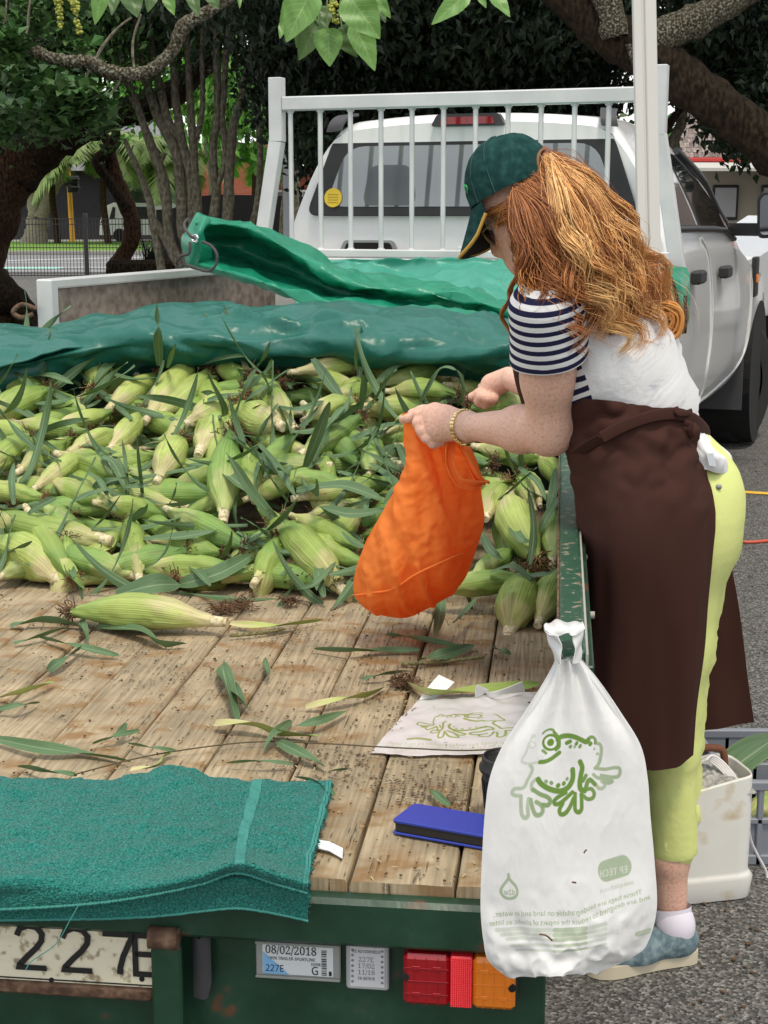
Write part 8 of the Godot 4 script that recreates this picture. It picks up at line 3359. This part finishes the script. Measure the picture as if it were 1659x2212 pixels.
	for path in [[1458, 880, 2.598, 1466, 892, 2.592, 1482, 893, 2.602, 1494, 889, 2.632], [1478, 912, 2.60, 1492, 918, 2.602, 1490, 930, 2.602, 1497, 944, 2.61]]:
		b.tube(spline(prow(path), 14), spl1(PackedFloat32Array([.0055, .006]), 14), 8, true, .3, Vector3(0, 0, 1))
	put("tie_loop", b, M.apron, ap)

func feet(t: Node3D, an_l: Vector3, an_r: Vector3) -> void:
	var shoe_m := mat("shoe_canvas", Color.WHITE, 0.9, 0.0, 0.2)
	shoe_m.albedo_texture = ramp_tex(noise_image(181, 0.03, 256, 256, 4), [[.2, c3(.08, .125, .15)], [.5, c3(.14, .195, .22)], [.85, c3(.27, .34, .35)]])
	tri(shoe_m, 6.0)
	var sole_m := mat("shoe_sole", c3(.55, .49, .36), 0.8)
	var sock_m := mat("sock", c3(.66, .62, .70), 0.9)
	for q in [[P(1500, 2052, 2.71), P(1318, 2090, 2.66), an_l, 1], [P(1505, 1978, 2.98), P(1330, 1990, 2.95), an_r, 0]]:
		var heel: Vector3 = q[0]
		var toe: Vector3 = q[1]
		heel.y = 0.0
		toe.y = 0.0
		var d := (toe - heel).normalized()
		var sd := d.cross(Vector3.UP).normalized()
		var L := .235
		# sole outline
		var prof := [[0.0, .012], [.02, .026], [.08, .031], [.3, .030], [.5, .033], [.7, .041], [.85, .041], [.95, .030], [1.0, .012]]
		var ol := PackedVector2Array()
		for p in prof: ol.append(Vector2(p[0] * L, p[1]))
		for i in range(prof.size() - 1, -1, -1): ol.append(Vector2(prof[i][0] * L, -prof[i][1]))
		ol = round_poly(ol, .02, 3)
		var b := MB.new()
		b.prism(ol, .026, Transform3D(Basis(d, -sd, Vector3.UP) if d.cross(-sd).dot(Vector3.UP) > 0 else Basis(d, sd, Vector3.UP), heel + Vector3(0, .028, 0)), .003)
		var so := put("shoe", b, sole_m, t)
		var fl := Flesh.new()
		fl.h = .0055
		fl.bone(heel + d * .03 + Vector3.UP * .045, heel + d * .05 + Vector3.UP * .062, .034, .034, .02)
		fl.bone(heel + d * .06 + Vector3.UP * .045, heel + d * .13 + Vector3.UP * .04, .038, .034, .03)
		fl.bone(heel + d * .13 + Vector3.UP * .036, heel + d * .19 + Vector3.UP * .026, .034, .026, .03, sd, 1.3)
		b = MB.new()
		fl.build(b, null, null, func(p: Vector3, n: Vector3) -> Vector3:
			return Vector3(p.x, clampf(p.y, .024, .082 - .012 * sin(clampf((p - heel).dot(d) / .1, 0, 1) * PI)) if (p - heel).dot(d) < .1 else maxf(p.y, .024), p.z))
		put("canvas_upper", b, shoe_m, so)
		b = MB.new()
		var an: Vector3 = q[2]
		var base: Vector3 = heel + d * .045 + Vector3.UP * .06
		b.tube(spline(PackedVector3Array([base, base + Vector3.UP * .02, base.lerp(an, .6) + Vector3.UP * .01, Vector3(an.x, maxf(base.y + .05, .108), an.z)]), 14), spl1(PackedFloat32Array([.038, .0395, .0375, .0385]), 14), 24, false)
		put("sock", b, sock_m, t)
# ---------------------------------------------------------------- what stands to the right
func right_side() -> void:
	var b: MB
	# white pole of a market tent, a grooved square tube
	var t := thing("tent_pole", "white grooved tent pole standing behind the person", "tent pole", P(1420, 1500, 4.0) * Vector3(1, 0, 1))
	var top := P(1387, -60, 4.0)
	var low := P(1421, 1560, 4.0)
	low.y = 0.0
	var wp := mat("pole_white", c3(.66, .65, .61), 0.45)
	b = MB.new()
	b.bar(low, top, .050, .050, Vector3.BACK, .006)
	put("shaft", b, wp, t)
	b = MB.new()
	b.bar(low + Vector3(.0145, 0, .026), top + Vector3(.0145, 0, .026), .030, .012, Vector3.BACK, .004)
	b.bar(low + Vector3(-.018, 0, .024), top + Vector3(-.018, 0, .024), .022, .008, Vector3.BACK, .003)
	put("front_rib", b, wp, t)
	b = MB.new()
	b.box(low + Vector3(0, .004, 0), Vector3(.12, .008, .12), .002)
	put("foot_plate", b, M.grey_steel, t)
	# shop with a shingled roof
	t = thing("shop", "low shop with brown shingled roof, red gutter and blue sign at the far right", "shop", Vector3(12, 0, -44))
	b = MB.new()
	b.box(Vector3(17.0, 1.35, -47.2), Vector3(20, 2.7, 6), .02)
	put("wall", b, mat("shop_wall", c3(.42, .38, .30), 0.9), t)
	var roof := Node3D.new()
	roof.name = "roof"
	t.add_child(roof)
	var x0 := 8.35
	var bx := Vector3(1, 0, 0)
	var up := Vector3(0, .72, -.69).normalized()
	var nn := bx.cross(up)
	var o := Vector3(x0, 2.98, -43.0)
	b = MB.new()
	b.quad(o - nn * .03, o + bx * 20 - nn * .03, o + bx * 20 + up * 6 - nn * .03, o + up * 6 - nn * .03 + bx * .9)
	b.quad(o + bx * 20 - nn * .2, o - nn * .2, o + up * 6 - nn * .2 + bx * .9, o + bx * 20 + up * 6 - nn * .2)
	put("roof_deck", b, mat("shingle_dark", c3(.12, .095, .085), 0.95), roof)
	var tones := []
	for k in 5:
		var m := mat("shingle_%d" % k, Color.WHITE, 0.95, 0.0, 0.2)
		var g := .8 + .12 * k
		m.albedo_texture = ramp_tex(noise_image(190 + k, .06, 64, 64, 3), [[.2, c3(.16, .13, .118) * g], [.7, c3(.27, .225, .205) * g], [.9, c3(.38, .35, .31) * g]])
		tri(m, 2.0)
		tones.append(m)
	var meshes := []
	for k in 5:
		b = MB.new()
		b.prism(PackedVector2Array([Vector2(.004, .02), Vector2(.02, 0), Vector2(.115, 0), Vector2(.131, .02), Vector2(.131, .26), Vector2(.004, .26)]), .022, Transform3D(Basis(bx, up, nn), Vector3.ZERO))
		meshes.append(b.mesh(tones[k]))
	for j in 13:
		for i in 22:
			var at := o + up * (j * .19) + bx * (i * .135 + (.0675 if j % 2 else 0.0) + j * .03) + nn * (.02 + .012)
			var s := fix("shingle", meshes[rng.randi() % 5], roof, Transform3D(Basis(bx, -.06), at + Vector3(rf(-.004, .004), rf(-.006, .006), 0) - t.position))
	b = MB.new()
	b.box(Vector3(18.2, 2.92, -42.9), Vector3(20, .12, .14), .02)
	put("gutter", b, mat("gutter_red", c3(.42, .03, .025), 0.5), t)
	b = MB.new()
	b.box(Vector3(10.55, 3.22, -42.75), Vector3(.62, .48, .06), .01)
	put("blue_sign", b, mat("sign_blue", c3(.02, .05, .5), 0.4), t)
	b = MB.new()
	b.quad(Vector3(8.3, 2.62, -40.6), Vector3(28, 2.62, -40.6), Vector3(28, 2.86, -43), Vector3(8.3, 2.86, -43))
	b.quad(Vector3(8.3, 2.80, -43), Vector3(28, 2.80, -43), Vector3(28, 2.56, -40.6), Vector3(8.3, 2.56, -40.6))
	b.box(Vector3(18.15, 2.59, -40.58), Vector3(19.7, .1, .05), .01)
	put("awning", b, mat("awning_grey", c3(.45, .44, .40), 0.8), t)
	for x in [10.7, 14.0]:
		b = MB.new()
		b.rod(Vector3(x, 0, -40.8), Vector3(x, 2.6, -40.8), .05)
		put("awning_post", b, M.gutter_red, t)
	for q in [[8.75, .5], [9.95, .75], [11.3, .6]]:
		b = MB.new()
		b.box(Vector3(q[0], 1.75, -44.15), Vector3(q[1], 1.0, .1), .02)
		var w := put("window", b, M.black_plastic, t)
		b = MB.new()
		b.box(Vector3(q[0], 1.75, -44.12), Vector3(q[1] * .82, .84, .1), .01)
		put("pane", b, mat("shop_pane", c3(.38, .40, .40), 0.2), w)
	# white car beyond the ute's mirror
	t = thing("parked_car", "white car parked beyond the ute's door mirror at the right edge", "car", Vector3(4.4, 0, -17))
	var fr := Transform3D(Basis(Vector3.UP, .25), Vector3(3.72, 0, -16.2))
	b = MB.new()
	b.prism(PackedVector2Array([Vector2(0, .35), Vector2(4.2, .35), Vector2(4.2, .8), Vector2(3.4, .95), Vector2(2.7, 1.38), Vector2(1.1, 1.42), Vector2(.35, .98), Vector2(.02, .9)]), 1.7, fr, .05)
	put("body", b, M.white_paint, t)
	b = MB.new()
	b.prism(PackedVector2Array([Vector2(.62, .96), Vector2(3.0, .96), Vector2(2.6, 1.32), Vector2(1.15, 1.35)]), .02, fr.translated_local(Vector3(0, 0, .02)))
	put("side_window", b, M.side_glass, t)
	for x in [.8, 3.4]:
		b = MB.new()
		b.rod(fr * Vector3(x, .31, .02), fr * Vector3(x, .31, -.2), .31, .31, 20)
		put("wheel", b, M.black_rubber, t)
	b = MB.new()
	b.prism(PackedVector2Array([Vector2(.03, .74), Vector2(.22, .74), Vector2(.22, .9), Vector2(.06, .9)]), .03, fr.translated_local(Vector3(0, 0, .025)))
	put("lamp", b, M.chrome, t)
	# cut-down plastic can filled with concrete, a bent bar for a handle
	var c := Vector3(.685, 0, -3.02)
	t = thing("tent_weight", "white plastic can filled with concrete, with a rusty bar handle", "tent weight", c)
	var X := Transform3D(Basis(Vector3.UP, .22), c)
	var rect := func(w: float, d: float, r: float) -> PackedVector2Array: return round_poly(PackedVector2Array([Vector2(-w, -d), Vector2(w, -d), Vector2(w, d), Vector2(-w, d)]), r, 5)
	var prof := [[.0, .090, .070, .03], [.004, .098, .078, .04], [.05, .104, .084, .045], [.058, .098, .078, .045], [.066, .096, .076, .045], [.16, .097, .077, .045], [.262, .096, .076, .045], [.268, .0945, .0745, .045], [.262, .092, .072, .045], [.235, .092, .072, .045]]
	var rows := []
	for p in prof:
		var line := PackedVector3Array()
		var o2: PackedVector2Array = rect.call(p[1], p[2], p[3])
		for i in o2.size() + 1:
			var q := o2[(o2.size() - i) % o2.size()]
			line.append(X * Vector3(q.x, p[0] + (.012 * sin(q.x * 20.0) if p[0] > .2 else 0.0), q.y))
		rows.append(line)
	b = MB.new()
	b.grid(rows, true)
	var canm := mat("can_white", Color.WHITE, 0.45)
	canm.albedo_texture = ramp_tex(noise_image(201, 0.012, 256, 256, 5), [[.0, c3(.66, .65, .60)], [.68, c3(.70, .69, .65)], [.86, c3(.58, .50, .38)], [.98, c3(.48, .37, .24)]])
	tri(canm, 2.5)
	put("can", b, canm, t)
	b = MB.new()
	rows = []
	var fz := fn(202, 1.0, 4)
	for j in 25:
		var line := PackedVector3Array()
		for i in 31:
			var p := Vector3(lerpf(-.093, .093, i / 30.0), 0, lerpf(.073, -.073, j / 24.0))
			var e := 1.0 - pow(maxf(absf(p.x) / .094, absf(p.z) / .074), 6)
			line.append(X * (p + Vector3(0, .238 + .03 * e + .012 * fz.get_noise_3dv(p * 40.0), 0)))
		rows.append(line)
	b.grid(rows)
	put("concrete", b, M.concrete, t)
	b = MB.new()
	b.tube(spline(PackedVector3Array([X * Vector3(-.06, .25, -.01), X * Vector3(-.055, .305, -.01), X * Vector3(-.03, .318, -.01), X * Vector3(.03, .318, -.008), X * Vector3(.052, .305, -.006), X * Vector3(.056, .25, -.005)]), 24), spl1(PackedFloat32Array([.0085, .0085]), 24), 10)
	put("bar_handle", b, mat("bar_rust", c3(.14, .05, .025), 0.8), t)
	t = thing("rope", "thin white rope looped over the concrete filled can", "rope", P(1580, 1700, 3.05))
	for k in 5:
		b = MB.new()
		var dx := k * 3.2
		b.tube(spline(prow([1512 + dx, 1650 - k * 2, 3.0, 1526 + dx, 1641 - k * 2.2, 3.02, 1548 + dx, 1655 - k * 2.5, 3.02, 1575 + dx, 1683 - k * 1.5, 3.0, 1598 + dx * .6, 1712, 2.98]), 24), spl1(PackedFloat32Array([.0028, .0028]), 24), 6)
		put("strand", b, mat("rope_white", c3(.7, .68, .7), 0.9), t)
	b = MB.new()
	b.tube(spline(prow([1600, 1712, 2.98, 1614, 1770, 2.99, 1622, 1815, 3.02, 1638, 1850, 3.04, 1654, 1880, 3.05, 1657, 1896, 3.05]), 24), spl1(PackedFloat32Array([.0032, .0032]), 24), 6)
	put("loose_end", b, M.rope_white, t)
	# grey crate
	var cm := mat("crate_grey", c3(.20, .215, .25), 0.55)
	var A := Vector3(.775, 0, -3.14)
	t = thing("plastic_crate", "grey slotted plastic crate on the asphalt behind the white can", "crate", A + Vector3(.28, 0, -.17))
	var w := .58
	var dp := .34
	var hh := .20
	for s in 2:
		var z := A.z - dp * s
		for y in [[.012, .024], [.19, .022], [.105, .014]]:
			b = MB.new()
			b.box(Vector3(A.x + w * .5, y[0], z), Vector3(w, y[1], .018 if y[0] > .15 else .012), .003)
			put("rail", b, cm, t)
		for i in 9:
			b = MB.new()
			b.box(Vector3(A.x + w * i / 8.0, hh * .5, z), Vector3(.014, hh, .012), .003)
			put("rib", b, cm, t)
		b = MB.new()
		b.box(Vector3(A.x + w * .5, .058, z + (-.004 if s == 0 else .004)), Vector3(w, .085, .004), .001)
		if s == 1: b.box(Vector3(A.x + w * .5, .165, z + .004), Vector3(w, .045, .004), .001)
		put("panel", b, cm, t)
	for s in 2:
		b = MB.new()
		b.box(Vector3(A.x + w * s, hh * .5, A.z - dp * .5), Vector3(.012, hh, dp), .003)
		put("end_panel", b, cm, t)
	b = MB.new()
	b.box(Vector3(A.x + w * .5, .008, A.z - dp * .5), Vector3(w, .012, dp), .003)
	put("base", b, cm, t)
	tag(strip_leaf("corn_leaf", PackedVector3Array([P(1535, 1700, 3.22), P(1596, 1650, 3.26), P(1680, 1590, 3.3)]), .085, 41, M.blade, "wide green corn leaf"), "wide green corn leaf lying in the grey crate", "corn leaf")
	tag(strip_leaf("corn_leaf", PackedVector3Array([P(1592, 1702, 3.18), P(1625, 1698, 3.2), P(1690, 1706, 3.22)]), .035, 42, M.husk_pale, "pale husk"), "pale yellowing husk strip at the front of the grey crate", "corn leaf")
	for q in [[P(1610, 1790, 3.25), P(1700, 1765, 3.35), "green corn cob inside the grey crate, nearer its front"], [P(1640, 1740, 3.35), P(1720, 1720, 3.4), "green corn cob inside the grey crate, nearer its back"]]:
		var p: Vector3 = q[0]
		var e: Vector3 = q[1]
		p.y = .06
		e.y = .065
		lay_cob(p, e, .066, 1.2, 5, q[2], "")
	# orange lead and clods on the asphalt
	b = MB.new()
	var cp := PackedVector3Array()
	for q in [[1480, 1160], [1570, 1166], [1610, 1171], [1640, 1170], [1700, 1166], [1800, 1180]]: cp.append(G(q[0], q[1], .007))
	b.tube(spline(cp, 30), spl1(PackedFloat32Array([.0075, .0075]), 30), 8)
	tag(put("power_lead", b, mat("lead_orange", c3(.55, .09, .04), 0.5)), "orange power lead lying on the asphalt behind the person", "power lead")
	b = MB.new()
	var r := RandomNumberGenerator.new()
	r.seed = 31
	for i in 260:
		var p := G(r.randf_range(1480, 1700), lerpf(1000, 2200, pow(r.randf(), 2.0)), .004)
		var sz := r.randf_range(.002, .008)
		b.box(p, Vector3(sz, sz * .5, sz * r.randf_range(.7, 1.6)), sz * .2, Basis(Vector3.UP, r.randf() * 3.0))
	tag(put("grit", b, M.earth), "dark crumbs and bits of bark on the asphalt", "grit", "", "stuff")

# ---------------------------------------------------------------- leaves hanging into the top of the picture
func hanging_leaves() -> void:
	var W := 128
	var im := Image.create(W, W, false, Image.FORMAT_RGB8)
	var f := fn(211, .03, 3)
	for y in W:
		for x in W:
			var u := (x - 63.5) / 64.0
			var v := y / 127.0
			var side := fposmod(v * 8.0 - absf(u) * 2.6, 1.0)
			var vein := maxf(1.0 - absf(u) * 26.0, (1.0 - minf(side, 1.0 - side) * 14.0) * (1.0 - absf(u) * .7))
			var c := c3(.105, .23, .05).lerp(c3(.16, .31, .075), .5 + .5 * f.get_noise_2d(x, y))
			c = c.lerp(c3(.36, .48, .20), clampf(vein, 0, 1) * .75)
			im.set_pixel(x, y, c.linear_to_srgb())
	var lm := {}
	var tx := tex(im)
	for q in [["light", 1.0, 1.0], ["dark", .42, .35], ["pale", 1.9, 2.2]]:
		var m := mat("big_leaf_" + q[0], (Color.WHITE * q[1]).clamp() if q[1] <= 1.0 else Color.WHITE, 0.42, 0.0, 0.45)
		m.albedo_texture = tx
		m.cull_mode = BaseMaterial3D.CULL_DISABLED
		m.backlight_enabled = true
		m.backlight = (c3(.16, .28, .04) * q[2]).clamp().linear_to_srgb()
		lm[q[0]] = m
	var t := thing("hanging_branch", "drooping branch tip with large toothed green leaves hanging from the top", "branch", P(730, 40, 3.9))
	var t2 := thing("hanging_branch", "few green leaves hanging at the top right of the large drooping cluster", "branch", P(1010, 0, 3.9))
	var t3 := thing("hanging_branch", "bright backlit leaves hanging at the top left", "branch", P(300, 0, 4.2))
	var L := [
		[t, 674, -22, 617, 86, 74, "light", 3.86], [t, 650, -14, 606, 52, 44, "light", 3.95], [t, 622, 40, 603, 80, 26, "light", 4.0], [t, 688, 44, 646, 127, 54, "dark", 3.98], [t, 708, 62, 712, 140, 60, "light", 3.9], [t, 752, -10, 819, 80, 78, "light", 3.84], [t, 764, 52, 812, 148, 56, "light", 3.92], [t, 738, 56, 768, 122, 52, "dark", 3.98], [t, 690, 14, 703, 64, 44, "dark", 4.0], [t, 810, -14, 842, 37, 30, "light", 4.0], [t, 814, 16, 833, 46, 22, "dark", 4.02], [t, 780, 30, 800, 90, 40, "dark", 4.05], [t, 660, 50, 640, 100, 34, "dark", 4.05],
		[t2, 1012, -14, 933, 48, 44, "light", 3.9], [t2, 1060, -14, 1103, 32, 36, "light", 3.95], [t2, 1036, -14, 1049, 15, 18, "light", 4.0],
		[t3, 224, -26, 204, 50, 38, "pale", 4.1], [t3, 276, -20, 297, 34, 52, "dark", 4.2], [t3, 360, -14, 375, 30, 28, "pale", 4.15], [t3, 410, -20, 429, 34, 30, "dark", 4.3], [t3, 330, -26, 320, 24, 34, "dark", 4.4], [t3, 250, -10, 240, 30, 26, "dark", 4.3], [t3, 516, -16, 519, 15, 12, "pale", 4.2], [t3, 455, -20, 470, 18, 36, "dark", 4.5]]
	var k := 0
	for q in L:
		var a := P(q[1], q[2], q[7])
		var e := P(q[3], q[4], q[7] - .03)
		var d := (e - a)
		var len := d.length()
		d = d.normalized()
		var view := (Vector3(0, CAM_H, 0) - a).normalized()
		var s := d.cross(view + Vector3(rf(-.5, .5), rf(.0, .7), 0)).normalized()
		var nn := s.cross(d)
		var wid: float = q[5] * 4.0 / F
		var rows := []
		for j in 25:
			var v := j / 24.0
			var w := wid * .5 * pow(sin(PI * pow(clampf(v * .96 + .03, 0, 1), .72)), .85)
			w *= 1.0 + .07 * (fposmod(v * 9.0, 1.0) - .5) if v > .08 and v < .93 else 1.0
			var line := PackedVector3Array()
			for i in 9:
				var u := (i - 4) / 4.0
				line.append(a + d * len * (v - .05 * absf(u) * sin(PI * v)) + s * u * w + nn * (absf(u) * w * .28 - .10 * len * v * v + .05 * w * sin(v * 14.0 + u * 3.0 + k)))
			rows.append(line)
		var b := MB.new()
		b.grid(rows)
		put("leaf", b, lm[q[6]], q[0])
		b = MB.new()
		b.tube(spline(PackedVector3Array([a + Vector3(0, .09, 0), a + Vector3(rf(-.01, .01), .04, 0), a, a + d * len * .1]), 8), spl1(PackedFloat32Array([.0022, .0018]), 8), 5)
		put("leaf_stalk", b, mat("leaf_stalk", c3(.16, .25, .08), 0.6), q[0])
		k += 1
	# clusters of small yellow berries
	var bm := mat("berry", c3(.30, .32, .035), 0.35)
	var sm := SphereMesh.new()
	sm.radius = .0044
	sm.height = .0088
	sm.radial_segments = 12
	sm.rings = 7
	sm.material = bm
	for q in [[t, 716, 0, 727, 50, 3.86, 44, 12], [t, 705, 70, 715, 90, 4.0, 14, 12], [t3, 124, -5, 132, 60, 4.1, 60, 9], [t3, 158, -5, 172, 70, 4.1, 60, 10]]:
		var stem := MB.new()
		stem.tube(PackedVector3Array([P(q[1], q[2] - 25, q[5]), P(q[1], q[2], q[5]), P(q[3], q[4], q[5])]), PackedFloat32Array([.0018, .0016, .001]), 5)
		put("berry_stem", stem, M.leaf_stalk, q[0])
		for i in q[6]:
			var u := rng.randf()
			var p := P(lerpf(q[1], q[3], u) + rf(-1, 1) * q[7] * (1.05 - u * .6), lerpf(q[2], q[4], u) + rf(-3, 3), q[5] + rf(-.015, .015))
			fix("berry", sm, q[0], Transform3D(Basis.IDENTITY.scaled(Vector3.ONE * rf(.75, 1.1)), p - (q[0] as Node3D).position))
